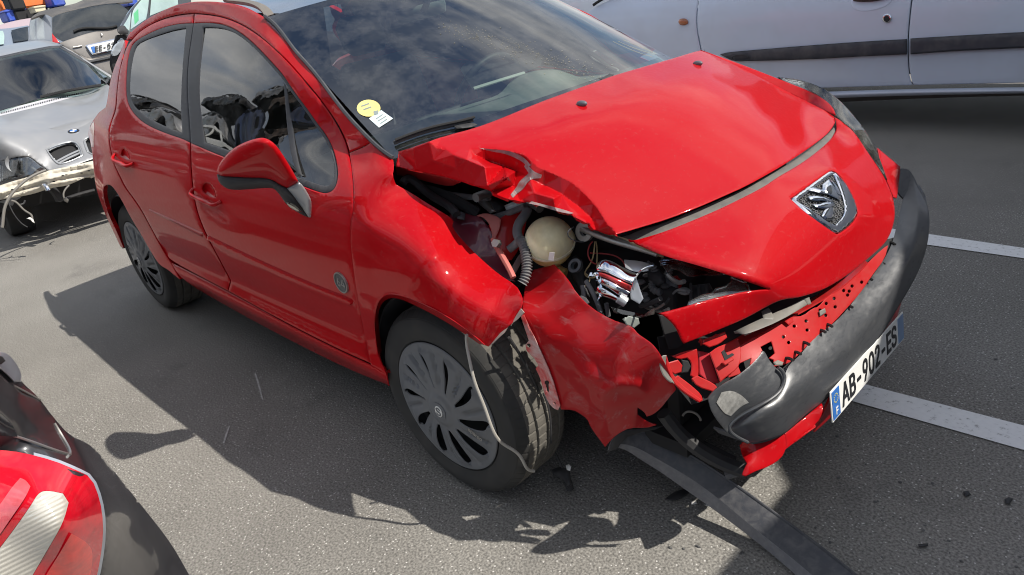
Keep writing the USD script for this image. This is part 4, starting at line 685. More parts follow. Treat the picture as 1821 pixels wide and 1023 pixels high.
# lower red part and plate
lowr = RB([(1317, 793, 'y', -.515), (1321, 784, 'y', -.52), (1396, 770, 'y', -.425), (1462, 716, 'y', -.285), (1464, 724, 'y', -.30), (1398, 800, 'y', -.445), (1370, 829, 'y', -.505), (1325, 847, 'y', -.570), (1328, 824, 'y', -.550), (1455, 751, 'y', -.33)])
obj('lower_bumper', panel([(1315, 793), (1322, 785), (1345, 790), (1362, 784), (1394, 771), (1397, 775), (1399, 790), (1398, 800), (1390, 815), (1370, 829), (1345, 838), (1325.5, 847.5), (1319, 845), (1322, 836), (1325, 830), (1328, 824), (1320, 812)], Deeper(lowr, -.006), step=5, th=.004, edge=.0015, it=1, corner=30), m_paint, car, 50, label='broken lower corner of the red bumper')
obj('lower_bumper', panel([(1396, 771), (1430, 744), (1461, 716), (1464, 723), (1462, 737), (1454, 752), (1430, 772), (1398, 799), (1399, 786)], lowr, step=5, th=.004, edge=.0015, it=1), m_paint, car, 50)
pc, pe, pu = np.array([.885, 0, .335]), np.array([0, 1, 0]), np.array([-.06, 0, .998])
xb = np.linspace(-.60, .66, 30); rowz = [.40, .30, .17]
PL = np.array([[(.905-.30*yy*yy-(.04 if zz < .2 else 0), yy, zz) for yy in xb if yy > -.24] for zz in rowz]); obj('lower_bumper', grid_mesh(PL-np.array([.03, 0, 0]), .006), m_paint, car, 50)
plate = tag(UsdGeom.Xform.Define(stage, path_for(car, 'number_plate')).GetPrim())
A, B_, Cc, D = at(1478, 692, x=.884), at(1480, 759, x=.894), at(1604, 601, x=.894), at(1610, 556, x=.884)
pc = (A+B_+Cc+D)/4; pe = (Cc+D-A-B_); plen = np.linalg.norm(pe)/2; pe /= np.linalg.norm(pe); pu = (A+D-B_-Cc); phei = np.linalg.norm(pu)/2; pu -= pe*(pu @ pe); pu /= np.linalg.norm(pu); pn = np.cross(pe, pu)
def on_plate(m, u, v, w): return frame_mesh(m, pc+pe*u+pu*v+pn*w, pe, pu, pn)
obj('plate', on_plate(box(-plen/2, plen/2, -phei/2, phei/2, -.004, 0, .001), 0, 0, 0), m_plate, plate)
obj('blue_band', on_plate(box(0, plen*.085, -phei*.45, phei*.45, 0, .0012), -plen/2+.004, 0, 0), m_plateblue, plate)
obj('blue_band', on_plate(box(0, plen*.085, -phei*.45, phei*.45, 0, .0012), plen/2-.004-plen*.085, 0, 0), m_plateblue2, plate)
t = meshkit.text_mesh('AB-902-ES', phei*.70, .0012, bold=True); b = t.bounds; sx = plen*.76/(b[1][0]-b[0][0]); t.apply_scale((sx, 1, 1)); t.apply_translation((-plen*.38-t.bounds[0][0]*1.0, -phei*.35, 0))
obj('lettering', on_plate(t, 0.0, 0, .0003), m_platetext, plate, False)
t = meshkit.text_mesh('F', phei*.22, .001, bold=True); obj('lettering', on_plate(t, -plen/2+.018, -phei*.34, .0014), m_white, plate, False)
st = [on_plate(trimesh.creation.cylinder(phei*.02, .001, sections=6), -plen/2+.004+plen*.042+phei*.13*math.cos(a), phei*.18+phei*.13*math.sin(a), .0016) for a in np.arange(12)*math.pi/6]
obj('star_ring', cat(*st), mat('plate_star', (.55, .50, .15), .5), plate)
# hanging bits below the bumper
obj('undertray', panel([(1180, 760), (1230, 772), (1270, 792), (1310, 812), (1306, 826), (1262, 820), (1200, 790), (1170, 778)], RB([(1180, 760, 'z', .20), (1310, 812, 'z', .17), (1200, 790, 'z', .18), (1262, 822, 'z', .16)]), step=6, th=.006), m_blackplast, car)
obj('subframe', tube([(1180, 735, 'z', .34), (1230, 790, 'z', .24), (1325, 838, 'z', .16)], .02, 8, 16), m_blackplast, car)
obj('subframe', tube([(1290, 846, 'z', .14), (1330, 834, 'z', .16)], .012, 8, 4), m_hose, car)
obj('stay', tube([(1214, 740, 'z', .34), (1228, 732, 'z', .35), (1244, 742, 'z', .34), (1246, 748, 'z', .33)], .003, 6, 16), m_alu, car)
# ------------------------------------------------------------------ handles, door badge, mirror
m_cup = m_paint
for k, (cup, bar, low) in enumerate([(CUPS[0], [(344, 336), (347, 342), (355, 348), (368, 354), (380, 359), (390, 361.5), (393, 358)], [(372, 363), (380, 370), (386, 371)]), (CUPS[1], [(205, 273.5), (207, 280), (214, 286.5), (225, 291), (235, 293), (238, 290)], [(224, 298), (230, 304), (234, 303)])]):
    d_max = 9.0 if k == 0 else 6.5
    def bowl(uv, v, c=cup, dm=d_max):
        d = np.array([c.exterior.distance(sg.Point(*q)) for q in uv]); n = v-C; n /= np.linalg.norm(n, axis=1)[:, None]; return v+n*(.045*np.sqrt(np.clip(d/dm, 0, 1)))[:, None]
    par = (front_door, rear_door)[k]
    side_pair('handle_cup', panel(cup.buffer(.4), Deeper(side, .002), step=2.2, th=.002, edge=0, disp=bowl), m_paint, par, both=False)
    yo = -.018
    L3 = [side([q])[0]+np.array([0, yo if 0 < i < len(bar)-1 else .0, 0]) for i, q in enumerate(bar)]
    side_pair('handle', tube([tuple(p) for p in L3], lambda t: .0105*(.55+.45*math.sin(math.pi*min(max(t, .02), .98))), 12, 40), m_paint, par, both=False)
bo = side([(608, 502)])[0]; nx = np.array([0, -1, .02])
def on_door(m, d): return frame_mesh(m, bo+np.array([0, -d, 0]), (1, 0, -.02), (.02, 0, 1), (0, -1, 0))
bd = tag(UsdGeom.Xform.Define(stage, path_for(car, 'door_badge')).GetPrim())
obj('badge_plate', on_door(trimesh.creation.cylinder(.030, .004, sections=40), .002), mat('badge_dark', (.06, .06, .06), .35), bd)
obj('badge_ring', on_door(lathe([(.030, 0), (.030, .006), (.034, .006), (.0345, 0)], 40), .0), m_steel, bd)
t = meshkit.text_mesh('64', .026, .0015, bold=True); t.apply_translation((-t.bounds[1][0]/2, -.013, 0)); obj('lettering', on_door(t, .0042), m_steel, bd, False)

mir = tag(UsdGeom.Xform.Define(stage, path_for(car, 'door_mirror')).GetPrim())
mf = RB([(388, 298, 'y', -1.02), (403, 336, 'y', -1.01), (458, 246, 'y', -.985), (470, 300, 'y', -.955), (440, 316, 'y', -.975), (520, 320, 'y', -.905), (552, 380, 'y', -.862), (500, 260, 'y', -.945)])
obj('mirror_housing', blob([(385, 306), (389, 291), (409, 268), (432, 254), (458, 245.5), (471, 245), (485, 252), (497, 266), (509, 284.5), (522, 306), (531, 324), (511.5, 335), (501, 331), (485, 321), (469, 317), (438, 317), (393, 314)], mf, .052, .060, step=4, it=2, corner=40), m_paint, mir, 60)
obj('mirror_lower', blob([(385.5, 310), (389, 325), (403, 336), (419, 338.5), (448, 336.5), (477, 334), (488, 336), (497, 346), (505, 358), (518, 371), (540, 384), (549, 387), (530, 352), (512, 333), (501, 329), (485, 318), (469, 314), (438, 313), (393, 311)], Deeper(mf, .012), .036, .05, step=4, it=1), m_blackplast, mir, 60)
obj('mirror_foot', blob([(510, 335), (531, 323), (539, 330), (552, 352), (554, 361), (553, 387), (549, 387), (530, 360)], Deeper(mf, -.006), .018, .02, step=3, it=1), m_silver, mir, 50)
obj('indicator_lens', blob([(504, 357), (516, 359), (530, 368), (537, 377), (531, 377.5), (516, 371)], Deeper(mf, -.035), .012, .004, step=2.5), m_lens, mir)
mm = trimesh.creation.icosphere(3, 1.0); mm.apply_scale((.065, .11, .075)); mm.apply_translation((-.62, .94, 1.0)); obj('door_mirror', mm, m_paint, car)

# ------------------------------------------------------------------ wheels
R_T = .305
def tyre_mesh(seg=520):
    prof = [(.185, -.19), (.20, -.198), (.235, -.203), (.268, -.198), (.288, -.188), (.2985, -.176), (.3035, -.164), (R_T, -.158), (R_T, -.1495), (.2975, -.148), (.2975, -.141), (R_T, -.1395), (R_T, -.105), (.2975, -.1035), (.2975, -.0955), (R_T, -.094), (R_T, -.062), (.2975, -.0605), (.2975, -.0535), (R_T, -.052), (.3045, -.036), (.302, -.024), (.296, -.012), (.287, -.002), (.284, .0015), (.2825, .0015), (.280, .005), (.262, .011), (.240, .012), (.222, .006), (.216, .006), (.213, .001), (.205, -.004), (.198, -.02), (.186, -.03)]
    a = np.linspace(0, 2*np.pi, seg, endpoint=False); p = np.array(prof); k = len(p); Rr = np.tile(p[:, 0], (seg, 1)); Hh = np.tile(p[:, 1], (seg, 1))
    tread = (p[:, 0] > .2955) & (p[:, 1] > -.18)
    for i in range(seg):
        if i % 8 == 0:
            Rr[i, tread] -= .0022
    v = np.stack([Rr*np.cos(a)[:, None], Rr*np.sin(a)[:, None], Hh], -1).reshape(-1, 3); i = np.arange(seg*k).reshape(seg, k); j = np.roll(i, -1, 0)
    f = np.vstack([np.stack([i[:, :-1], j[:, :-1], j[:, 1:]], -1).reshape(-1, 3), np.stack([i[:, :-1], j[:, 1:], i[:, 1:]], -1).reshape(-1, 3)])
    return trimesh.Trimesh(v, f, process=False)
RC = .2105
NB = 10
def cap_mesh():
    P = sg.Point(0, 0).buffer(RC, 64)
    for k in range(NB):
        a = k*2*math.pi/NB
        pts = []
        for r, w, sw in ((.074, .003, .0), (.11, .0085, .05), (.145, .0135, .11), (.172, .0135, .16), (.184, .004, .19)):
            pts.append((r, w, sw))
        L = [(r*math.cos(a+sw)-w*math.sin(a+sw), r*math.sin(a+sw)+w*math.cos(a+sw)) for r, w, sw in pts]; Rr = [(r*math.cos(a+sw)+w*math.sin(a+sw), r*math.sin(a+sw)-w*math.cos(a+sw)) for r, w, sw in pts]
        P = P.difference(sg.Polygon(smooth_poly(L+Rr[::-1], it=1)))
    uv, f, m = tri2d(P, .009, .006, .002); r = np.hypot(uv[:, 0], uv[:, 1]); th = np.arctan2(uv[:, 1], uv[:, 0]); sw = np.interp(r, [.074, .184], [0, .19])
    ph = ((th-sw)*NB/(2*np.pi)) % 1.0
    h = .016*(1-(r/RC)**2)+np.clip((r-.06)/.05, 0, 1)*np.clip((.196-r)/.015, 0, 1)*(.013*(ph-.5)-.010*np.exp(-((ph-.45)/.035)**2))
    h = np.where(r < .052, h+.006*np.clip((.052-r)/.006, 0, 1), h)-.004*np.exp(-((r-.190)/.0025)**2)
    v = np.c_[uv, h]; v[m, 2] -= .0025; a, b, c = v[f[:, 0]], v[f[:, 1]], v[f[:, 2]]; fl = np.cross(b-a, c-a)[:, 2] < 0; f[fl] = f[fl][:, ::-1]
    return trimesh.Trimesh(*solidify(v, f, .004), process=False)
tm, cm = tyre_mesh(), cap_mesh()
rimm = lathe([(.02, -.05), (.19, -.055), (.196, -.02), (.20, -.005), (.205, -.006)], 48)
drum = lathe([(.001, -.03), (.12, -.03), (.13, -.06)], 40)
emb = trimesh.creation.cylinder(.0275, .004, sections=40)
def wheel(x, s, steer=0.0, z=.304, yaw_face=.822, full=True, roll=.3):
    w = tag(UsdGeom.Xform.Define(stage, path_for(car, 'wheel')).GetPrim())
    ex, ez = np.array([math.cos(steer), math.sin(steer)*1.0, 0]), np.array([math.sin(steer), -math.cos(steer), 0])
    if s > 0: ez = -ez; ex = -ex
    ey = np.array([0, 0, 1.0]); o = np.array([x, s*yaw_face, z])
    ca, sa = math.cos(roll), math.sin(roll); ex2, ey2 = ex*ca+ey*sa, -ex*sa+ey*ca
    P = lambda m, dz=0.0: frame_mesh(m, o+ez*dz, ex2, ey2, ez)
    t_ = P(tm, -.012); ff_ = tm.faces; rad = np.hypot(tm.vertices[:, 0], tm.vertices[:, 1])[ff_].mean(1); hh = tm.vertices[:, 2][ff_].mean(1); tr_ = (rad > .294) & (hh < -.02) & (hh > -.176)
    obj('tyre', trimesh.Trimesh(t_.vertices, t_.faces[~tr_], process=True), m_rubber, w, 40); obj('tread', trimesh.Trimesh(t_.vertices, t_.faces[tr_], process=True), m_tread, w, 18)
    obj('hubcap', P(cm, -.004), m_cap, w, 35); obj('rim', P(rimm, -.012), m_dark, w)
    if full:
        obj('cap_emblem', frame_mesh(emb, o+ez*.018, ex, ey, ez), m_cap, w)
        Sx = frame_mesh(lathe([(.0, .0), (.0185, .0), (.0185, .002), (.0, .002)], 32), o+ez*.0205, ex*.82, ey, ez); obj('emblem_disc', Sx, m_white, w)
        S = meshkit.text_mesh('S', .026, .001, bold=True); S.apply_translation((-(S.bounds[0][0]+S.bounds[1][0])/2, -.013, 0)); obj('emblem_letter', frame_mesh(S, o+ez*.0228, ex, ey, ez), m_cap, w, False)
        if x > -1:
            T_ = meshkit.text_mesh('sparco', .0125, .001, bold=True); T_.apply_translation((-T_.bounds[1][0]/2, 0, 0)); q = at(850, 771, y=-.822)
            ux = ex*.94-ey*.34; obj('lettering', frame_mesh(T_, o+ez*.0125+(q-o)*np.array([1, 0, 1]), ux, ey*.94+ex*.34, ez), m_steel, w, False)
    return w
wheel(0.0, -1, .02, roll=.48)
wheel(-2.54, -1, 0, roll=.2)
wheel(0.0, 1, .02, full=False); wheel(-2.54, 1, 0, full=False)
# dust polished running band of the near front tyre is in its tread material; brake duct behind
obj('splash_shield', box(-.10, .22, -.60, -.585, .16, .52, .01), m_dark, car)
obj('torn_liner', panel([(938, 622), (952, 640), (968, 672), (985, 712), (993, 745), (988, 790), (976, 812), (980, 770), (974, 730), (960, 690), (946, 652)], RB([(938, 622, 'y', -.64), (964, 650, 'y', -.62), (994, 735, 'y', -.60), (975, 815, 'y', -.60), (946, 652, 'y', -.63)]), step=6, th=.003, edge=.0008, it=1), m_blackplast, car)
# hanging cables
obj('hanging_cable', tube([(830, 596, 'y', -.86), (831, 619, 'y', -.86), (836, 645, 'y', -.87), (843, 675, 'y', -.875), (862, 725, 'y', -.87), (880, 772, 'y', -.865), (900, 793, 'y', -.84), (920, 806, 'y', -.82), (932, 824, 'y', -.81), (938, 834, 'y', -.80), (950, 838, 'y', -.78)], .0042, 8, 80), m_palecable, car)
obj('hanging_cable', tube([(905, 600, 'y', -.78), (930, 640, 'y', -.74), (958, 700, 'y', -.70), (966, 730, 'y', -.69)], .004, 8, 40), m_blackplast, car)
obj('hanging_cable', tube([(966, 700, 'y', -.70), (978, 740, 'y', -.70), (980, 780, 'y', -.70), (990, 812, 'z', .10), (1000, 832, 'z', .07)], .003, 8, 40), m_blackplast, car)
cn = tag(UsdGeom.Xform.Define(stage, path_for(car, 'sensor_connector')).GetPrim())
cf = RB([(985, 830, 'z', .06), (1015, 830, 'z', .07), (1000, 868, 'z', .03)])
obj('connector_body', blob([(980, 836), (992, 830), (1006, 832), (1014, 838), (1015, 852), (1018, 862), (1008, 868), (1004, 858), (992, 848), (984, 846)], cf, .018, step=3), m_blackplast, cn)
obj('connector_plug', tube([(1010, 856, 'z', .045), (1014, 870, 'z', .02)], .012, 10, 4), m_blackplast, cn)
obj('connector_lock', blob([(1006, 828), (1012, 825), (1016, 830), (1014, 838), (1008, 836)], Deeper(cf, -.01), .006, step=2), m_white, cn)

# ------------------------------------------------------------------ windscreen furniture and interior
wo = Deeper(screen, .004)
def disc_px(cx, cy, rx, ry, n=28, rot=0): return [(cx+rx*math.cos(t)*math.cos(rot)-ry*math.sin(t)*math.sin(rot), cy+rx*math.cos(t)*math.sin(rot)+ry*math.sin(t)*math.cos(rot)) for t in np.linspace(0, 2*np.pi, n, endpoint=False)]
obj('round_sticker', panel(disc_px(655.5, 192.5, 21, 15), Deeper(screen, -.003), step=4, th=0, edge=0, it=0), m_yellow, car)
obj('sticker', panel([(656, 211), (678, 196), (699, 211), (674, 227)], Deeper(screen, -.003), step=4, th=0, edge=0, it=0), m_bluest, car)
m_print = mat('sticker_print', (.22, .26, .25), .6)
for L in ([(664, 198), (672, 196), (673, 203), (665, 205)], [(642, 188), (656, 183), (657, 185), (643, 190)], [(646, 194), (660, 189), (661, 191), (647, 196)], [(668, 211), (680, 203), (681, 204.5), (669, 212.5)], [(671, 215), (686, 206), (687, 207.5), (672, 216.5)], [(676, 219), (688, 211), (689, 212.5), (677, 220.5)]):
    obj('sticker_print', panel(L, Deeper(screen, -.0042), step=3, th=0, edge=0, it=0), m_print, car)
def wiper(L, name='wiper'):
    w = tag(UsdGeom.Xform.Define(stage, path_for(car, name)).GetPrim())
    P = [tuple(screen([q])[0]+np.array([0, 0, .012])) for q in L]; obj('wiper_blade', tube(P, .006, 6, 24), m_blackplast, w); obj('wiper_arm', tube([tuple(np.array(p)+np.array([.010, 0, .009])) for p in P], .004, 6, 24), m_dark, w)
wiper([(702, 262), (735, 249), (775, 237), (812, 229), (842, 221)])
obj('wiper_pivot', blob([(806, 224), (818, 221), (840, 218), (850, 222), (838, 228), (812, 230)], Deeper(screen, -.016), .012, step=3), m_blackplast, car)
obj('wiper_pivot', blob([(1064, 140), (1072, 138), (1084, 131), (1092, 133), (1086, 140), (1074, 145)], Deeper(screen, -.014), .010, step=3), m_blackplast, car)
# opaque band along the near pillar and top edge of the pane
cow = np.array([[(.02-.4*y*y+.015+dx, y, 1.066-.1*y*y-.005-dz) for y in np.linspace(-.58, .58, 31)] for dx, dz in ((-.05, -.008), (.06, .06))])
obj('scuttle_panel', grid_mesh(cow, .004), m_blackplast, car)
# dashboard
DX = np.linspace(0, 1, 26); DY = np.linspace(-.66, .66, 41); DP = np.zeros((26, 41, 3))
for i, s in enumerate(DX):
    for j, y in enumerate(DY):
        x = -.02-.4*y*y-.62*s; z = 1.02-.1*y*y-.035*s+.055*math.exp(-((y-.36)/.17)**4)*math.exp(-((s-.86)/.24)**4)-.30*max(0, (s-.95)/.05)
        z = min(z, screenz(x, y)-.035); DP[i, j] = (x, y, z)
dash = obj('dashboard', trimesh.Trimesh(*solidify(DP.reshape(-1, 3), orient(DP.reshape(-1, 3), grid_mesh(DP, 0, False).faces), .01), process=False), m_dash, car, 50)
ihf = RB([(820, 120, 'z', 1.045), (965, 100, 'z', 1.05), (840, 160, 'z', 1.03), (940, 130, 'z', 1.04)])
obj('instrument_hood', blob([(819, 124), (824, 114), (840, 107), (880, 99), (940, 94), (966, 100), (962, 116), (930, 131), (890, 146), (852, 160), (840, 160), (828, 140)], ihf, .012, .05, step=4), m_blackplast, car)
obj('instrument_trim', tube([(842, 158, 'z', 1.062), (880, 146, 'z', 1.066), (932, 130, 'z', 1.066)], .006, 6, 12), mat('pale_trim', (.55, .58, .55), .3), car)
obj('dashboard_face', box(-.74, -.70, -.66, .66, .45, .97, .01), m_blackplast, car)
obj('vent_line', tube([(-.20, -.45, 1.012), (-.14, 0, 1.022), (-.20, .45, 1.012)], .004, 6, 20), m_dark, car)
an = np.linspace(0, 2*np.pi, 40); cw, up_ = np.array([-.90, .36, .93]), np.array([.42, 0, .91]); obj('steering_wheel', tube([tuple(cw+.185*(np.cos(t)*np.array([0, 1, 0])+np.sin(t)*up_)) for t in an], .016, 10, 80, False), m_blackplast, car)
obj('steering_hub', box(-.90, -.82, .28, .44, .86, 1.0, .02), m_blackplast, car)
def seat(x, y, n='seat'):
    s = tag(UsdGeom.Xform.Define(stage, path_for(car, n)).GetPrim())
    b = box(-.07, .07, -.24, .24, 0, .62, .05); T = trimesh.transformations.rotation_matrix(-.30, (0, 1, 0)); b.apply_transform(T); b.apply_translation((x-.18, y, .52)); obj('backrest', b, m_seat, s)
    obj('cushion', box(x-.12, x+.40, y-.24, y+.24, .38, .54, .05), m_seat, s); h = box(-.05, .05, -.13, .13, 0, .19, .04); h.apply_transform(T); h.apply_translation((x-.40, y, 1.14)); obj('headrest', h, m_seat, s)
for y in (-.36, .36): seat(-1.35, y)
obj('rear_bench', box(-2.35, -1.95, -.6, .6, .40, .58, .05), m_seat, car); bb = box(-.07, .07, -.62, .62, 0, .55, .05); bb.apply_transform(trimesh.transformations.rotation_matrix(-.3, (0, 1, 0))); bb.apply_translation((-2.35, 0, .52)); obj('rear_bench', bb, m_seat, car)
obj('parcel_shelf', box(-2.62, -2.38, -.60, .60, .96, .98), m_seat, car)
# tailgate (behind, out of sight from the front)
TG = np.array([[(-2.44-.40*min(1, s*1.5)+.05*(y/.6)**2, y*(1+.34*min(1, s*1.3)), 1.415-1.02*s) for y in np.linspace(-.53, .53, 17)] for s in np.linspace(0, 1, 12)])
tgf = grid_mesh(TG, 0, False).faces; nn = vnormals(TG.reshape(-1, 3), tgf); tgf = tgf if nn[:, 0].mean() < 0 else tgf[:, ::-1]
obj('tailgate', trimesh.Trimesh(*solidify(TG.reshape(-1, 3), tgf, .02), process=False), m_paint, car)
tl = TG+np.array([.045, 0, -.01]); obj('tailgate_trim', trimesh.Trimesh(tl.reshape(-1, 3), tgf, process=False), m_blackplast, car)
rw = TG[1:6]+np.array([-.006, 0, 0]); obj('rear_window', trimesh.Trimesh(rw.reshape(-1, 3), grid_mesh(rw, 0, False).faces, process=False), mat('dark_rear_glass', (.015, .017, .018), .05, coat=1), car)
obj('rear_bumper', box(-2.99, -2.84, -.72, .72, .24, .50, .07), m_paint, car)
# inside mirror
mvf = RB([(700, 20, 'y', -.06), (793, 10, 'y', .05), (745, 45, 'y', -.01)]); print(mvf([(745, 25)]))
im = tag(UsdGeom.Xform.Define(stage, path_for(car, 'inside_mirror')).GetPrim())
obj('mirror_shell', blob([(700, 21), (706, 18), (750, 8), (790, -1), (793, 6), (793, 20), (786, 25), (714, 45), (708, 43)], mvf, .018, .02, step=4), mat('mirror_shell_plastic', (.22, .24, .23), .4), im)
obj('mirror_stalk', tube([(752, 22, 'y', -.02), (758, 8, 'y', -.01), (764, -14, 'y', 0)], .012, 8, 12), m_blackplast, im)
# dust, dried droplets and cracks on the far half of the pane
g = rng(5); fl = []
for _ in range(900):
    t = g.random(); px_ = 800+t*330+g.normal(0, 20); py_ = 48+t*112+g.normal(0, 8)
    P = screen([(px_, py_)])[0]+np.array([0, 0, .0008]); s_ = trimesh.creation.icosphere(0, .0004+.0013*g.random()**3); s_.apply_scale((2.2, 1.2, .4)); s_.apply_translation(P); fl.append(s_)
tag(obj('glass_specks', cat(*fl), mat('dried_specks', (.42, .40, .33), .6), car, False), kind='stuff')
for k_ in range(3):
    a_ = np.array([1090+k_*9.0, 74-k_*2.6]); b_ = np.array([1160+k_*3.2, 101-k_*1.4]); obj('glass_crack', tube([tuple(screen([a_+(b_-a_)*u+[0, 2.5*math.sin(3*u+k_)]])[0]+np.array([0, 0, .0006])) for u in (0, .3, .6, 1)], .0004, 4, 12), '/World/Looks/dried_specks', car)

# ------------------------------------------------------------------ torn strip lying across the foreground
st_t = thing('torn_bumper_strip', 'long worn black plastic bumper strip lying torn off towards the foreground', 'bumper strip')
Z3 = lambda L: [(a, b, 'z', c) for a, b, c in L]
sA = Z3([(1094, 777, .250), (1113, 767, .245), (1149, 769, .225), (1180, 781, .205), (1222, 806, .175), (1267, 834, .145), (1315, 867, .118), (1365, 903, .095), (1445, 962, .070), (1530, 1029, .055), (1640, 1115, .04)])
sB = Z3([(1084, 795, .215), (1108, 790, .21), (1140, 800, .19), (1165, 814, .168), (1200, 834, .142), (1237, 857, .115), (1285, 893, .088), (1332, 932, .066), (1390, 978, .048), (1460, 1036, .035), (1550, 1112, .02)])
sC = Z3([(1082, 803, .200), (1106, 798, .190), (1134, 814, .155), (1172, 838, .122), (1212, 866, .092), (1249, 892, .066), (1285, 918, .046), (1321, 945, .032), (1368, 982, .02), (1430, 1036, .012), (1510, 1110, .004)])
ST = [curve3(L, 60) for L in (sA, sB, sC)]; m1, m2 = ST[0]*.5+ST[1]*.5+np.array([0, 0, .004]), ST[1]*.5+ST[2]*.5
obj('upper_face', grid_mesh(np.array([ST[0], ST[0]*.7+ST[1]*.3+np.array([0, 0, .003]), ST[0]*.35+ST[1]*.65+np.array([0, 0, .003]), ST[1]]), .004), m_strip, st_t, 50)
obj('lower_face', grid_mesh(np.array([ST[1], m2, ST[2]]), .004), m_stripface, st_t, 50)
obj('edge_bead', tube([tuple(p) for p in ST[0][::3]], .0035, 6, 60), m_strip, st_t)
obj('torn_end', panel([(1078, 810), (1086, 795), (1092, 777), (1112, 766), (1150, 762), (1182, 758), (1168, 764), (1140, 770), (1116, 778), (1104, 790), (1098, 800), (1086, 803)], RB([(1078, 810, 'z', .20), (1092, 777, 'z', .26), (1150, 764, 'z', .26), (1104, 790, 'z', .235)]), step=4, th=.004, it=0), m_blackplast, st_t)
sp = thing('plastic_splinter', 'dark pointed plastic splinter on the ground under the torn strip', 'plastic piece')
obj('splinter', blob([(1182, 888), (1196, 876), (1220, 868), (1234, 872), (1216, 884), (1198, 892)], RB([(1182, 888, 'z', .008), (1234, 872, 'z', .01), (1200, 893, 'z', .006)]), .006, .004, step=4), m_blackplast, sp)
for L, lb in ((((1712, 874), (1722, 873), (1727, 880), (1716, 883)), 'small black plastic shard nearest below the lower white line'), (((1786, 888), (1794, 884), (1802, 887), (1796, 896), (1788, 896)), 'small black plastic shard near the right edge of the picture'), (((1632, 968), (1650, 966), (1651, 971), (1634, 973)), 'thin black plastic sliver at the bottom of the dark asphalt'), (((1228, 892), (1238, 890), (1240, 896), (1230, 898)), 'tiny pale chip beside the torn strip'), (((1252, 898), (1264, 894), (1260, 902)), 'pale sliver beside the torn strip end shadow')):
    tag(obj('plastic_shard', blob(L, RB([(L[0][0], L[0][1], 'z', .006), (L[1][0], L[1][1], 'z', .007), (L[2][0], L[2][1], 'z', .006), (L[0][0]+5, L[0][1]+30, 'z', .006)]), .006, .004, step=2, it=1), m_blackplast if 'black' in lb else m_white, None), lb, 'plastic piece')
# ------------------------------------------------------------------ other vehicles: a general car body
def five_spoke(r=.2):
    P = sg.Point(0, 0).buffer(r, 24).difference(sg.Point(0, 0).buffer(r*.86, 24)).union(sg.Point(0, 0).buffer(r*.27, 16))
    for k in range(5):
        a = k*2*math.pi/5; c, s = math.cos(a), math.sin(a); P = P.union(sg.Polygon([(r*.2*c-w*s, r*.2*s+w*c) for w in (-.030, .030)][::1]+[(r*.9*c-w*s, r*.9*s+w*c) for w in (.024, -.024)]).buffer(.004))
    return trimesh.creation.extrude_polygon(P, .018, engine='earcut')
TY = lathe([(.19, -.17), (.24, -.195), (.285, -.19), (.30, -.17), (.30, -.03), (.285, -.008), (.24, 0), (.20, -.008), (.185, -.03)], 48)
SPK = five_spoke()
m_alloy = mat('alloy_wheel', (.50, .51, .53), .3, metal=.8, dust=.3, dscale=15)
def place(m, o, yaw, pitch=0.0):
    m = m.copy(); T = trimesh.transformations.euler_matrix(0, pitch, yaw); T[:3, 3] = o; m.apply_transform(T); return m
PROFILES = {
 'sedan': dict(top=[(2.10, .26), (2.16, .45), (2.10, .62), (1.95, .70), (1.25, .88), (.98, .95), (.30, 1.36), (-.2, 1.42), (-.85, 1.40), (-1.50, 1.03), (-1.95, 1.0), (-2.12, .85), (-2.14, .45), (-2.08, .28)], ws=(5, 6), rw=(8, 9), win=[[(.78, .98), (.22, 1.32), (-.18, 1.36), (-.22, .98)], [(-.30, .98), (-.26, 1.36), (-.80, 1.34), (-1.22, 1.02)]], wheels=(1.33, -1.36)),
 'hatch': dict(top=[(1.86, .26), (1.92, .45), (1.86, .64), (1.70, .74), (1.15, .93), (.90, 1.0), (.15, 1.42), (-.5, 1.48), (-1.35, 1.43), (-1.78, 1.0), (-1.86, .80), (-1.92, .45), (-1.86, .28)], ws=(5, 6), rw=(8, 9), win=[[(.72, 1.02), (.10, 1.37), (-.30, 1.42), (-.34, 1.02)], [(-.42, 1.02), (-.38, 1.42), (-1.05, 1.39), (-1.35, 1.10), (-1.30, 1.04)]], wheels=(1.22, -1.26)),
 'van': dict(tum=.12, top=[(2.0, .26), (2.06, .5), (2.0, .72), (1.78, .86), (1.2, 1.05), (1.0, 1.12), (.42, 1.72), (0, 1.82), (-1.95, 1.84), (-2.08, 1.1), (-2.10, .6), (-2.06, .28)], ws=(5, 6), rw=(8, 9), win=[[(.86, 1.12), (.40, 1.62), (-.15, 1.66), (-.18, 1.10)], [(-.28, 1.10), (-.26, 1.66), (-1.05, 1.66), (-1.05, 1.10)]], wheels=(1.3, -1.35))}
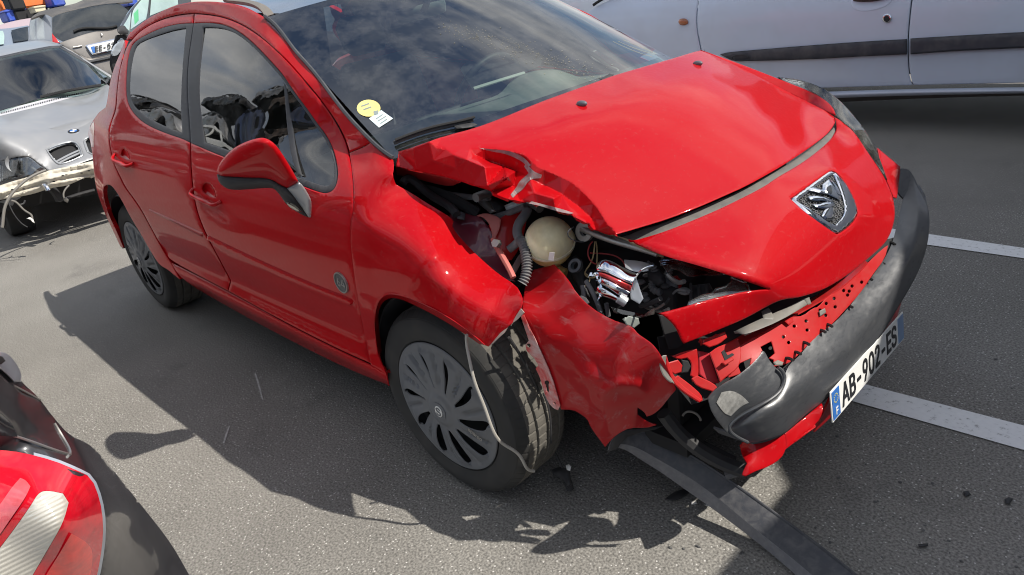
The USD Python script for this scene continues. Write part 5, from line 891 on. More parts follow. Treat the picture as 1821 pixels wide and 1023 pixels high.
def gcar(name, label, kind, o, yaw, paint, cat_='car', group=None, hw=.86, glass=True, wheels=True, squash=1.0, dent=0.0, seed=1, spokes=True, z=0.0, skip_top=False, pitch=0.0, inner=None, lights=True, into=None):
    P = PROFILES[kind]; top = np.array(P['top'], float); t = into if into is not None else thing(name, label, cat_, group); r = rng(seed); off = r.random(3)*50
    def half(x, zz):
        L = np.abs(top[:, 0]).max(); e = np.clip((np.abs(x)-(L-.55))/.55, 0, 1); return (hw-.03*np.clip((.5-zz)/.3, 0, 1)-P.get('tum', .50)*np.clip(zz-.92, 0, 2)*(1-.25*np.clip(zz-.92, 0, 1)))*(1-.16*e**2)
    def fin(m):
        v = m.vertices.copy()
        if dent: n1 = np.stack([meshkit.fbm(v*2.3+off+k*17, 3)-.5 for k in range(3)], 1); n2 = np.stack([np.round(meshkit.noise(v*3.1+off+k*9)*3)/3-.5 for k in range(3)], 1); v = v+dent*(n1*.6+n2*.25)
        v[:, 2] = v[:, 2]*squash; m = trimesh.Trimesh(v, m.faces, process=False); return place(m, (o[0], o[1], z), yaw, pitch)
    pl = sg.Polygon(top).buffer(-.001)
    for wx in P['wheels']: pl = pl.difference(sg.Point(wx, .30).buffer(.36, 12)).difference(sg.box(wx-.36, 0, wx+.36, .30))
    wins = [sg.Polygon(w).buffer(-.01).buffer(.01) for w in P['win']]; body = pl
    for w in wins: body = body.difference(w)
    if body.geom_type != 'Polygon': body = max(body.geoms, key=lambda g: g.area)
    def sidemesh(poly, s, th=.03, ins=0.0, step=.12):
        uv, f, m = tri2d(poly, step, step*.6); v = np.c_[uv[:, 0], s*(half(uv[:, 0], uv[:, 1])-ins), uv[:, 1]]; a, b, c = v[f[:, 0]], v[f[:, 1]], v[f[:, 2]]; fl = (np.cross(b-a, c-a)[:, 1]*s) < 0; f = f.copy(); f[fl] = f[fl][:, ::-1]
        return trimesh.Trimesh(*(solidify(v, f, th) if th else (v, f)), process=False)
    for s in (-1, 1):
        obj('body_side', fin(sidemesh(body, s)), paint, t, 40)
        if glass:
            for w in wins: obj('side_window', fin(sidemesh(w.buffer(.012), s, 0, .012, .2)), m_glass if glass is True else glass, t, 30)
    def strip(i0, i1, name_, m_, d=0.0):
        seg = top[i0:i1+1]; Lx = resample(seg, .12, False); ys_ = np.linspace(-1, 1, 13); G = np.array([[(x, q*half(x, zz), zz+.035*(1-q*q)*np.clip((zz-.55)/.3, 0, 1)+d) for q in ys_] for x, zz in Lx]); fc = grid_mesh(G, 0, False).faces; v = G.reshape(-1, 3); n = vnormals(v, fc); out = ((v-[0, 0, .6])*n).sum(1).mean(); fc = fc if out > 0 else fc[:, ::-1]
        obj(name_, fin(trimesh.Trimesh(*solidify(v, fc, .02), process=False)), m_, t, 35)
    a, b = P['ws']; c, d = P['rw']
    strip(0, a, 'bonnet', paint); strip(b, c, 'roof', paint); strip(d, len(top)-1, 'tailgate', paint)
    if glass:
        strip(a, b, 'windscreen', m_carglass); strip(c, d, 'rear_window', m_carglass)
    obj('interior', fin(box(top[:, 0].min()+.5, top[:, 0].max()-.5, -hw+.14, hw-.14, .28, .90)), m_dark, t)
    for wx in P['wheels'] if wheels else ():
        for s in (-1, 1):
            w = tag(UsdGeom.Xform.Define(stage, path_for(t, 'wheel')).GetPrim()); T = lambda m, dz=0: place(frame_mesh(m, np.array([wx, s*(hw-.03+dz), .30]), (1, 0, 0), (0, 0, 1), (0, s, 0)) if s < 0 else frame_mesh(m, np.array([wx, s*(hw-.03+dz), .30]), (-1, 0, 0), (0, 0, 1), (0, s, 0)), (o[0], o[1], z), yaw, pitch)
            obj('tyre', T(TY), m_rubber, w, 40); obj('disc', T(trimesh.creation.cylinder(.19, .02, sections=32), -.06), m_dark, w)
            if spokes: obj('alloy_rim', T(SPK, -.025), m_alloy, w, 30)
    if lights:
        L = top[:, 0].max()
        for s in (-1, 1):
            obj('headlight', fin(box(L-.30, L-.05, min(s*.42, s*.74), max(s*.42, s*.74), .58, .72, .03)), m_silver, t)
            obj('tail_light', fin(box(-L-.0, -L+.14, min(s*.60, s*.80), max(s*.60, s*.80), .70, .92, .03)), '/World/Looks/tail_light_red', t)
    return t
m_carglass = mat('dark_car_glass', (.02, .024, .026), .04, coat=1.0, dust=.12, dust_color=(.2, .2, .19))
m_dkpaint = mat('dark_grey_paint', (.035, .034, .038), .35, metal=.35, coat=1.0, coat_rough=.04, dust=.18, dust_color=(.16, .14, .13), dscale=5)
m_silverpaint = mat('silver_paint', (.25, .255, .265), .46, metal=.25, coat=.45, coat_rough=.10, dust=.25, dust_color=(.45, .43, .40), dscale=3)
m_white_paint = mat('white_car_paint', (.74, .74, .71), .4, coat=.8, coat_rough=.06, dust=.35, dust_color=(.42, .39, .34), dscale=4)
m_vanpaint = mat('pale_blue_van_paint', (.50, .56, .66), .4, metal=.15, coat=.8, coat_rough=.07, dust=.25, dust_color=(.36, .37, .38), dscale=3)
m_taupepaint = mat('taupe_grey_paint', (.15, .14, .13), .42, metal=.3, coat=.6, coat_rough=.08, dust=.25, dscale=4)

# ------------------------------------------------------------------ dark car at the lower left: its rear corner is in the picture
dk = thing('dark_grey_car', 'dark grey car with big red and clear tail light at the lower left', 'car')
dkb = RB([(0, 600, 'z', 1.12), (37, 679, 'z', 1.01), (70, 707, 'z', .975), (95, 741, 'z', .93), (124, 774, 'z', .885), (157, 788, 'z', .83), (198, 832, 'z', .76), (265, 914, 'z', .62), (337, 1023, 'z', .45), (163, 850, 'z', .878), (95, 819, 'z', .925), (0, 800, 'z', .96), (184, 931, 'z', .80), (174, 1023, 'z', .70), (0, 960, 'z', .86), (60, 1023, 'z', .78), (232, 931, 'z', .68), (281, 1018, 'z', .53), (153, 815, 'z', .865), (0, 700, 'z', 1.06)], .0)
dkf = RB([tuple(x) for x in dkb([(163, 850), (130, 833), (95, 818), (41, 805), (0, 801), (180, 900), (184, 935), (182, 975), (172, 1030)])]+[tuple(x-.02*(x-C)/np.linalg.norm(x-C)) for x in dkb([(60, 900), (110, 940), (20, 960), (90, 1000), (30, 1040), (130, 1000)])], .0)
obj('rear_body', panel([(-60, 560), (-10, 612), (12, 640), (37, 676), (70, 706), (95, 740), (124, 773), (157, 787), (178, 806), (199, 831), (232, 872), (265, 913), (298, 955), (319, 988), (340, 1026), (380, 1090), (300, 1120), (174, 1060), (178, 1023), (186, 972), (188, 931), (182, 889), (166, 850), (150, 846), (120, 836), (95, 826), (41, 812), (-60, 800)], dkb, step=9, th=.012, edge=.003, it=1, disp=lambda uv, v: v-(lambda n: n*(.008*np.exp(-(np.array([sg.LineString([(97, 745), (128, 780), (153, 815), (198, 881), (232, 931), (285, 1025)]).distance(sg.Point(*q)) for q in uv])/7)**2))[:, None])((v-C)/np.linalg.norm(v-C, axis=1)[:, None])), m_dkpaint, dk, 60)
obj('rear_window', panel([(-60, 690), (0, 732), (22, 752), (33, 778), (0, 776), (-60, 770)], Deeper(dkb, -.004), step=8, th=.003, edge=.001, it=1), m_carglass, dk)
obj('trim_line', tube([tuple(Deeper(dkb, -.004)([q])[0]) for q in [(-10, 774), (40, 780), (85, 796), (126, 808)]], .0018, 6, 30), m_steel, dk)
obj('trim_line', tube([tuple(Deeper(dkb, -.004)([q])[0]) for q in [(97, 753), (112, 778), (125, 806), (121, 811)]], .002, 6, 20), m_steel, dk)
obj('trim_line', tube([tuple(Deeper(dkb, -.003)([q])[0]) for q in [(-5, 677), (30, 689), (72, 712)]], .0015, 6, 20), m_steel, dk)
lamp2 = tag(UsdGeom.Xform.Define(stage, path_for(dk, 'tail_light')).GetPrim())
LO = [(-70, 796), (0, 800), (41, 805), (95, 819), (136, 836), (163, 850), (178, 889), (184, 931), (182, 972), (172, 1030), (150, 1090), (-70, 1090)]
LB = [(-20, 920), (0, 898), (20, 868), (36, 850), (46, 854), (54, 865), (46, 884), (18, 924), (-4, 956), (-20, 978)]
LCl = [(-20, 1000), (0, 975), (25, 942), (54, 901), (68, 877), (83, 872), (112, 878), (122, 894), (112, 931), (83, 980), (58, 1023), (35, 1060), (-20, 1060)]
LBr = [(76, 1032), (104, 988), (127, 949), (142, 957), (158, 968), (166, 984), (160, 1032), (150, 1060), (76, 1060)]
def lens_red(name, col, rough, extra=None):
    return mat(name, col, rough, coat=1.0, coat_rough=.03, var=.22, vscale=45, extra=extra)
m_l1, m_l2, m_l3 = lens_red('lens_deep_red', (.56, .006, .018), .12), lens_red('lens_bright_red', (.80, .03, .02), .16), lens_red('lens_pink', (.62, .10, .12), .2)
_lp = poly_of(LO, (), 1)
for _q in (LCl,): _lp = _lp.difference(poly_of(_q, (), 2).buffer(.6))
obj('lens', panel(_lp, Deeper(dkf, -.006), step=6, bstep=3, th=.004, edge=0), m_l1, lamp2, 60)
obj('lamp_floor', panel(LO, Deeper(dkf, .03), step=12, th=.01, edge=0, it=1), m_dark, lamp2)
obj('lamp_border', panel(poly_of(LO, (), 1).buffer(5).difference(poly_of(LO, (), 1).buffer(-.6)).intersection(sg.box(60, 700, 260, 1100)), Deeper(dkf, -.003), step=4, th=.004, edge=0), mat('grey_lamp_border', (.30, .33, .38), .3, coat=.5), lamp2)
obj('lens_band', panel(LB, Deeper(dkf, -.011), step=4, bstep=3, th=0, edge=0, it=2), m_l3, lamp2, 60)
def ribs(uv, v):
    n = (v-C)/np.linalg.norm(v-C, axis=1)[:, None]; p_ = poly_of(LCl, (), 2); d_ = np.clip(np.array([p_.exterior.distance(sg.Point(*q)) for q in uv])/6, 0, 1); t_ = (uv[:, 0]*.45+uv[:, 1]*.9); return v-n*(.0016*d_*np.abs(np.sin(t_*.40)))[:, None]
obj('clear_lens', panel(LCl, Deeper(dkf, -.007), step=2.2, th=0, edge=0, it=2, disp=ribs), mat('clear_ribbed_lens', (.60, .57, .50), .10, coat=1.0, metal=.25), lamp2, 60)
obj('lens_bright', panel(LBr, Deeper(dkf, -.011), step=3.2, th=0, edge=0, it=2), m_l2, lamp2, 60)
obj('door_handle', blob([(-10, 624), (12, 627), (29, 645), (39, 666), (37, 679), (25, 680), (8, 662), (-10, 650)], Deeper(dkb, -.02), .022, .01, step=4), mat('pale_handle', (.62, .64, .70), .25, metal=.4, coat=.8), dk)
obj('handle_gap', blob([(-10, 632), (4, 634), (10, 642), (2, 648), (-10, 644)], Deeper(dkb, -.042), .004, step=3), m_dark, dk)
# the rest of that car lies outside the frame but is mirrored in the red doors
gcar('', '', 'hatch', (-2.28, -2.58), math.pi, m_dkpaint, hw=.86, glass=m_carglass, lights=False, into=dk)

# ------------------------------------------------------------------ silver saloon without its front bumper
sv = thing('silver_saloon', 'silver saloon with its front bumper missing, bare white crash beam and loose cables', 'car')
bh = RB([(0, 197, 'z', .955), (75, 176, 'z', .965), (190, 149, 'z', .965), (132, 234, 'z', .745), (83, 301, 'x', -4.78), (47, 270, 'x', -4.82), (166, 282, 'x', -4.72), (113, 292, 'x', -4.74), (0, 287, 'x', -4.95), (0, 240, 'z', .86), (215, 200, 'z', .82), (230, 260, 'x', -4.75)], .0)
def bh_disp(uv, v):
    n = (v-C)/np.linalg.norm(v-C, axis=1)[:, None]; e = np.array([sg.LineString([(0, 233), (24, 247), (47, 265), (66, 283), (84, 300)]).distance(sg.Point(*q)) for q in uv]); side_ = (uv[:, 1]-233)-(uv[:, 0])*.80
    return v+n*(.012*np.clip(side_/22, 0, 1)-.008*np.exp(-(e/6)**2))[:, None]
KN = [(82, 265), (95, 258), (111, 252.5), (124, 249.5), (132, 250), (138, 254), (143, 261), (148, 276), (126, 287), (105, 292.5), (98, 289), (90, 279)]
KF = [(147, 249), (151, 244), (158, 241), (166, 246), (172, 262), (170, 276), (160, 273), (153, 268)]
bpn = poly_of([(-4, 198), (40, 186), (75, 176), (125, 163), (190, 149), (210, 165), (228, 210), (235, 255), (232, 272), (200, 276), (166, 281), (152, 286), (120, 297), (98, 303), (84, 302.5), (80, 298), (68, 291), (58, 282), (47, 277.5), (24, 280), (0, 287), (-4, 288)], (), 1, 40).difference(poly_of(KN, (), 1)).difference(poly_of(KF, (), 1))
obj('bonnet', panel(bpn, bh, step=6, bstep=3, th=.02, edge=.006, inset=2, disp=bh_disp), m_silverpaint, sv, 50)
for L in (KN, KF):
    p_ = poly_of(L, (), 1)
    obj('grille_frame', panel(p_.difference(p_.buffer(-2.2)), Deeper(bh, -.008), step=3, th=.02, edge=.005, inset=.8), m_silver, sv, 50)
    obj('grille_back', panel(p_.buffer(2), Deeper(bh, .08), step=8, th=.01, edge=0), m_dark, sv)
for a, b in (((104, 291), (146, 271)), ((100, 288), (145, 266))): obj('grille_slat', tube([tuple(Deeper(bh, .035)([q])[0]) for q in (a, ((a[0]+b[0])/2, (a[1]+b[1])/2-1), b)], .008, 6, 8), m_silver, sv)
def on_bh(q, r, h, off, sq=1.0): a = Deeper(bh, off)([q, (q[0]+4, q[1]), (q[0], q[1]+4)]); n = np.cross(a[1]-a[0], a[2]-a[0]); n = n if n @ (C-a[0]) > 0 else -n; return a[0], n/np.linalg.norm(n)
P_, n_ = on_bh((131, 234), .04, .01, -.004); rd = tag(UsdGeom.Xform.Define(stage, path_for(sv, 'bonnet_badge')).GetPrim())
obj('badge_ring', cyl_at(P_, n_, .041, .010, 32), m_dark, rd); obj('badge_rim', cyl_at(P_-n_*.002, n_, .045, .010, 32), m_chrome, rd)
exb = np.cross(n_, [0, 0, 1]); exb /= np.linalg.norm(exb); eyb = np.cross(n_, exb); eyb = eyb if eyb[2] > 0 else -eyb
for k in range(4):
    a = np.linspace(k*math.pi/2, (k+1)*math.pi/2, 10); q = sg.Polygon([(0, 0)]+[(.027*math.cos(t), .027*math.sin(t)) for t in a]); obj('badge_quarter', frame_mesh(trimesh.creation.extrude_polygon(q, .002, engine='earcut'), P_+n_*.0055, exb, np.cross(n_, exb), n_), m_plateblue if k % 2 else m_white, rd)
slots = []
for k in range(44):
    u = k/43; q = np.array([2+137*u, 201.5-35.5*u]); s_ = Deeper(bh, -.007)([q+[-.9, 1.8], q+[.9, 1.3], q+[1.2, -1.6], q+[-.6, -1.2]]); slots.append(trimesh.Trimesh(*solidify(s_, orient(s_, np.array([[0, 1, 2], [0, 2, 3]])), .002), process=False))
obj('vent_strip', panel([(-4, 198), (75, 178), (146, 162), (149, 165), (140, 170), (75, 188), (-4, 207)], Deeper(bh, -.004), step=5, th=.004, edge=0, it=0), mat('pale_vent_strip', (.50, .49, .52), .5), sv)
tag(obj('vent_slots', cat(*slots), m_dark, sv), kind='stuff')
bw = RB([(0, 197, 'z', .965), (75, 174, 'z', .975), (188, 148, 'z', .975), (194, 137, 'z', 1.0), (0, 103, 'x', -6.95), (88, 84, 'x', -7.15), (108, 83, 'x', -7.2), (141, 102, 'x', -7.0)], .0)
obj('windscreen', panel([(-4, 103), (40, 93), (88, 84), (107, 83), (141, 102), (172, 122.5), (194, 137), (188, 148), (125, 161), (75, 174), (-4, 198)], bw, step=8, th=.005, edge=.001, it=0), glass_mat('saloon_windscreen_glass', (.60, .72, .70), 1.8, dirt=.0), sv, 50)
obj('windscreen_frame', panel(poly_of([(-4, 101), (40, 91), (88, 82), (108, 81), (143, 101), (174, 121.5), (197, 137), (190, 149), (188, 147), (191, 137), (171, 124.5), (140, 105), (106, 85), (88, 86), (40, 95), (-4, 105)], (), 0), Deeper(bw, -.006), step=4, th=.01, edge=0), m_blacktrim, sv)
obj('roof', panel([(-4, 101), (40, 91), (88, 82), (108, 81), (106, 79.5), (96, 74.5), (84, 72), (67, 71), (39, 75), (-4, 83.5)], RB([(0, 101, 'x', -6.97), (108, 81, 'x', -7.2), (0, 84, 'x', -7.7), (67, 71, 'x', -8.2), (96, 75, 'x', -7.9)]), step=6, th=.02, edge=.004), m_silverpaint, sv, 50)
obj('side_pillar', panel([(107, 80), (120, 86), (145, 101), (176, 121), (198, 134), (197, 138), (174, 122.5), (143, 102.5)], RB([(107, 80, 'x', -7.2), (198, 134, 'x', -6.75), (145, 101, 'x', -7.02), (145, 104, 'x', -7.0)]), step=4, th=.03), m_silverpaint, sv)
obj('wiper', tube([tuple(Deeper(bw, -.02)([q])[0]) for q in ((72, 173), (100, 166), (140, 158), (178, 152))], .014, 6, 12), m_dark, sv)
obj('inside_mirror', blob([(33, 108), (60, 98), (88, 95), (72, 104), (54, 112)], Deeper(bw, .10), .03, step=4), mat('green_tinted_mirror', (.40, .55, .50), .15, metal=.5), sv)
obj('deployed_airbag', blob([(-6, 150), (8, 147), (20, 150), (28, 160), (30, 176), (20, 192), (-6, 196)], Deeper(bw, .22), .12, step=4), mat('airbag_cloth', (.62, .66, .55), .8), sv)
obj('steering_wheel', tube([tuple(Deeper(bw, .35)([q])[0]) for q in ((113, 123), (124, 120), (140, 122), (151, 128), (148, 136), (134, 143), (118, 148))], .02, 8, 24), mat('grey_wheel_rim', (.35, .37, .36), .5), sv)
obj('seat', blob([(82, 100), (100, 92), (110, 110), (112, 140), (90, 150), (80, 130)], Deeper(bw, .9), .12, step=6), m_seat, sv)
obj('dashboard', panel([(-6, 198), (75, 176), (188, 150), (150, 148), (60, 164), (-6, 180)], Deeper(bw, .12), step=8, th=.02, edge=0, it=0), m_dash, sv)
obj('cabin_back', panel([(-20, 95), (88, 80), (190, 130), (190, 150), (0, 210), (-20, 210)], Deeper(bw, 1.5), step=14, th=.02, edge=0, it=0), m_dark, sv)
hl = tag(UsdGeom.Xform.Define(stage, path_for(sv, 'headlight')).GetPrim())
hlf = RB([(0, 287, 'x', -4.95), (23, 280, 'x', -4.88), (47, 278, 'x', -4.82), (80, 300, 'x', -4.78), (51, 313, 'x', -4.78), (0, 325, 'x', -4.90)])
HLo = [(-5, 289), (22, 280), (36, 278), (47, 278), (58, 283), (68, 291), (80, 300), (66, 307), (51, 313), (20, 318), (-5, 326)]
obj('lamp_back', panel(HLo, Deeper(hlf, .06), step=5, th=.01, edge=0, it=1), mat('grey_lamp_back', (.20, .20, .20), .35, metal=.5, var=.3, vscale=20), hl)
for q, r_ in (((33, 291), .075), ((2, 298), .075), ((47, 285), .045)): P2, n2 = hlf([q])[0], np.array([.93, -.25, .25]); obj('lamp_ring', frame_mesh(lathe([(r_*.55, -.02), (r_*.85, .0), (r_, .012), (r_*1.02, 0)], 28), P2-np.array([.03, 0, 0]), np.cross([0, 0, 1], n2)/np.linalg.norm(np.cross([0, 0, 1], n2)), np.cross(n2, np.cross([0, 0, 1], n2))/np.linalg.norm(np.cross(n2, np.cross([0, 0, 1], n2))), n2/np.linalg.norm(n2)), m_silver, hl)
obj('lens', panel(HLo, hlf, step=5, th=.008, edge=.003, it=1), m_lens, hl)
bmf = RB([(0, 329, 'x', -4.86), (84, 302, 'x', -4.74), (164, 286, 'x', -4.66), (240, 270, 'x', -4.62), (0, 343, 'x', -4.78), (88, 320, 'x', -4.66), (165, 298, 'x', -4.59), (0, 356, 'x', -4.86), (88, 336, 'x', -4.73), (165, 309, 'x', -4.66)])
def bm_disp(uv, v):
    n = (v-C)/np.linalg.norm(v-C, axis=1)[:, None]; yb = np.interp(uv[:, 0], [0, 84, 164, 240], [329, 303, 287, 272]); return v-n*(.016*np.sin((uv[:, 1]-yb)*.52)+.006*(meshkit.fbm(np.c_[uv/14.0, 0*uv[:, 0]], 3)-.5))[:, None]
m_beamw = mat('chalky_white_beam', (.58, .54, .45), .6, var=.14, vscale=9, dust=.7, dust_color=(.30, .25, .18), dscale=14)
obj('crash_beam', panel([(-6, 331), (20, 322), (51, 314), (84, 302.5), (120, 296), (164, 285.5), (240, 268), (240, 292), (166, 309), (127, 329), (105, 333), (88, 336), (60, 345), (31, 352), (-6, 357)], bmf, step=3.5, th=.03, edge=.004, inset=1.5, disp=bm_disp), m_beamw, sv, 50)
for q in ((22, 337), (42, 336), (96, 323), (112, 312), (118, 311), (145, 308), (158, 304)): obj('beam_slot', panel(disc_px(q[0], q[1], 2.6, 1.0, 8), Deeper(bmf, -.022), step=2, th=.002, edge=0, it=0), m_dark, sv)
obj('tow_bolt', tube([tuple(Deeper(bmf, -.0)([(77, 329)])[0]), tuple(Deeper(bmf, -.05)([(82, 332)])[0]), tuple(Deeper(bmf, -.09)([(86, 339)])[0])], .018, 10, 8), m_chrome, sv)
obj('front_underbody', panel([(-6, 352), (88, 334), (166, 306), (240, 288), (240, 330), (170, 345), (60, 365), (-6, 380)], Deeper(bmf, .35), step=10, th=.02, edge=0, it=0), m_dark, sv)
obj('undertray_bracket', tube([(92, 336, 'x', -4.95), (100, 345, 'x', -4.95), (106, 358, 'x', -4.95)], .03, 6, 6), m_blackplast, sv); obj('undertray_bracket', tube([(120, 352, 'x', -4.9), (145, 344, 'x', -4.9), (168, 338, 'x', -4.9)], .012, 6, 6), m_blackplast, sv)
obj('loose_clip', blob([(112, 352), (118, 350), (123, 356), (120, 361), (114, 358)], RB([(112, 352, 'x', -4.8), (123, 356, 'x', -4.8), (116, 361, 'x', -4.82)]), .02, step=2), m_steel, sv)
for L, r_, m_ in (([(82, 303), (62, 311), (50, 318), (41, 325), (30, 335), (22, 344), (14, 356), (9, 368), (6, 385), (4, 405)], .010, m_wire), ([(20, 357), (30, 361), (37, 368), (46, 376), (55, 382), (57, 388)], .007, m_wire), ([(15, 358), (20, 372), (29, 387), (38, 397), (49, 404)], .004, m_blackplast), ([(123, 330), (117, 336), (113, 345), (114, 352)], .006, m_wire), ([(44, 356), (42, 362), (36, 364)], .006, m_blackplast)):
    obj('loose_cable', tube([(a, b, 'x', -4.62+.0008*(b-300)) for a, b in L], r_, 7, 40), m_, sv)
obj('cable_plug', blob([(47, 389), (53, 386), (59, 389), (62, 397), (58, 396), (54, 391)], RB([(47, 389, 'x', -4.55), (62, 397, 'x', -4.55), (55, 380, 'x', -4.56)]), .014, step=2), m_white, sv)
svw = tag(UsdGeom.Xform.Define(stage, path_for(sv, 'wheel')).GetPrim()); wo_ = at(2, 388, x=-5.50)
for s in (0, 1.45): w_ = svw if s == 0 else tag(UsdGeom.Xform.Define(stage, path_for(sv, 'wheel')).GetPrim()); obj('tyre', frame_mesh(TY, np.array([-5.62, -.98+s+.1*(s > 0), .30]), (1, 0, 0), (0, 0, 1), (0, -1, 0)), m_rubber, w_); obj('rim', frame_mesh(SPK, np.array([-5.62, -1.0+s+.1*(s > 0), .30]), (1, 0, 0), (0, 0, 1), (0, -1, 0)), m_alloy, w_)
obj('body_shell', box(-9.2, -5.15, -1.0, .60, .28, .80, .08), m_silverpaint, sv)
for y_ in (-.98, .47): w_ = tag(UsdGeom.Xform.Define(stage, path_for(sv, 'wheel')).GetPrim()); obj('tyre', frame_mesh(TY, np.array([-8.4, y_, .30]), (1, 0, 0), (0, 0, 1), (0, -1, 0)), m_rubber, w_)
obj('body_shell', box(-6.05, -5.15, -.95, .60, .50, .74, .05), m_dark, sv)

# ------------------------------------------------------------------ cars behind it
gh = thing('grey_hatchback', 'taupe grey hatchback seen from behind with a white number plate', 'car')
X0 = -9.6
g1 = RB([(56, 28, 'x', -9.9), (91, 31, 'x', X0), (215, 3, 'x', X0+.2), (93, 62, 'x', X0+.22), (215, 50, 'x', X0+.42), (112, 74, 'x', X0+.3), (200, 90, 'x', X0+.45), (170, 130, 'x', X0+.45), (215, 128, 'x', X0+.55), (130, 110, 'x', X0+.38)], .0)
obj('rear_window', panel([(91.5, 31), (104, 25), (149, 14), (187, 7.5), (211, 5.5), (224, 15), (231, 21), (215, 50), (168, 56), (146, 62), (112, 74), (100, 68), (93, 62)], g1, step=6, th=.01, edge=.003, it=1), m_carglass, gh)
obj('roof', panel([(54, 33), (60, 26), (78, 17), (131, 7), (142, 2), (170, -10), (235, -14), (236, 2), (215, 4.5), (187, 6.5), (149, 13), (104, 24), (92, 30), (82, 25), (72, 26)], RB([(54, 33, 'x', -10.0), (92, 30, 'x', X0), (215, 4, 'x', X0+.2), (78, 17, 'x', -10.2), (142, 2, 'x', -10.4), (235, -14, 'x', -10.4)]), step=6, th=.02, edge=.004), mat('faded_black_roof', (.07, .065, .06), .5, dust=.4, dscale=3), gh)
obj('body_side', panel([(54, 33), (72, 26), (82, 25.5), (92, 31), (93, 62), (93, 75), (84, 74), (66, 72), (50, 74), (51, 48)], RB([(92, 31, 'x', X0), (93, 62, 'x', X0+.2), (54, 33, 'x', -10.4), (50, 74, 'x', -10.4), (72, 50, 'x', -10.0)]), step=5, th=.02), mat('blue_grey_paint', (.20, .23, .28), .4, metal=.3, coat=.7), gh)
sd_ = RB([(92, 31, 'x', X0), (93, 62, 'x', X0+.2), (54, 33, 'x', -10.4), (50, 74, 'x', -10.4), (72, 50, 'x', -10.0)])
obj('side_window', panel([(64.5, 31), (70, 29), (75, 31), (78, 45), (79, 69), (72, 71), (65.5, 70)], Deeper(sd_, -.01), step=4, th=.006, edge=.002), mat('pale_reflecting_glass', (.36, .42, .43), .15, coat=.5), gh); obj('side_window', panel([(53, 40), (57, 35), (62, 33), (63, 70), (55, 71), (52, 60)], Deeper(sd_, -.01), step=4, th=.006, edge=.002), '/World/Looks/pale_reflecting_glass', gh)
obj('tailgate', panel([(112, 74), (146, 62), (168, 56), (215, 50), (218, 70), (216, 92), (190, 100), (160, 106), (140, 96), (106, 77)], g1, step=6, th=.02, edge=.003, it=1), m_taupepaint, gh, 50)
obj('rear_bumper', panel([(140, 96), (160, 106), (190, 100), (217, 92), (222, 130), (205, 134), (185, 132), (172, 124)], Deeper(g1, -.10), step=6, th=.05, edge=.01, inset=3), m_taupepaint, gh, 50)
obj('bumper_trim', tube([tuple(Deeper(g1, -.12)([q])[0]) for q in ((158, 110), (180, 106), (206, 100))], .018, 6, 10), m_blacktrim, gh)
obj('tail_light', panel([(92, 59), (98, 66), (106, 76.5), (98, 76), (93, 75)], Deeper(g1, -.03), step=3, th=.03, edge=.004), '/World/Looks/tail_light_red', gh)
obj('rear_wiper', tube([tuple(Deeper(g1, -.03)([q])[0]) for q in ((131, 56), (150, 50), (176, 50), (208, 46))], .014, 6, 10), m_dark, gh)
pf = Deeper(g1, -.05)
obj('plate_frame', panel([(152, 80.5), (206, 68), (214, 72), (211, 88), (165, 98), (160, 92)], Deeper(g1, -.03), step=4, th=.02, edge=.004, it=0), m_chrome, gh)
obj('number_plate', panel([(155, 82), (207, 70.5), (209, 86), (166, 96), (161, 91)], pf, step=4, th=.006, edge=0, it=0), m_plate, gh)
obj('plate_band', panel([(161.5, 83.5), (168, 82), (170.5, 93), (165.5, 94.5)], Deeper(pf, -.008), step=3, th=.002, edge=0, it=0), m_plateblue, gh)
t = meshkit.text_mesh('EE-531', 1.0, .02, bold=True); tb = t.bounds; uvq = t.vertices[:, :2]; sU = (uvq[:, 0]-tb[0][0])/(tb[1][0]-tb[0][0]); sV = uvq[:, 1]
pxy = np.stack([169.5+sU*43-sV*.6-.2, 92.0-sU*9.6-sV*9.0], 1); V0 = Deeper(pf, -.012)(pxy); dirv = (V0-C)/np.linalg.norm(V0-C, axis=1)[:, None]; t.vertices = V0-dirv*(t.vertices[:, 2:3]*.2)
obj('lettering', t, m_platetext, gh, False)
obj('emblem', blob([(179, 59), (182, 58), (183, 63), (180, 65)], Deeper(g1, -.02), .01, step=1.5), m_steel, gh); obj('model_badge', tube([tuple(Deeper(g1, -.02)([q])[0]) for q in ((130, 84), (138, 83), (146, 81))], .008, 5, 6), m_steel, gh)
gp = at(160, 100, x=-10.3); obj('body_shell', box(-13.2, -10.0, gp[1]-.9, gp[1]+1.0, .55, 1.35, .1), m_taupepaint, gh)
for xx_ in (-10.4, -12.6):
    for yy_ in (gp[1]-.85, gp[1]+.75): w_ = tag(UsdGeom.Xform.Define(stage, path_for(gh, 'wheel')).GetPrim()); obj('tyre', frame_mesh(TY, np.array([xx_, yy_, .74]), (1, 0, 0), (0, 0, 1), (0, -1, 0)), m_rubber, w_)
rp = thing('loading_ramp', 'low steel loading ramp beneath the taupe grey hatchback', 'ramp'); obj('deck', box(-13.6, -9.3, gp[1]-1.2, gp[1]+1.2, .36, .43, .02), m_steel, rp)
for yy_ in (gp[1]-1.0, gp[1]+1.0): obj('bearer', box(-13.5, -9.4, yy_-.08, yy_+.08, 0, .36, .02), m_blackplast, rp)

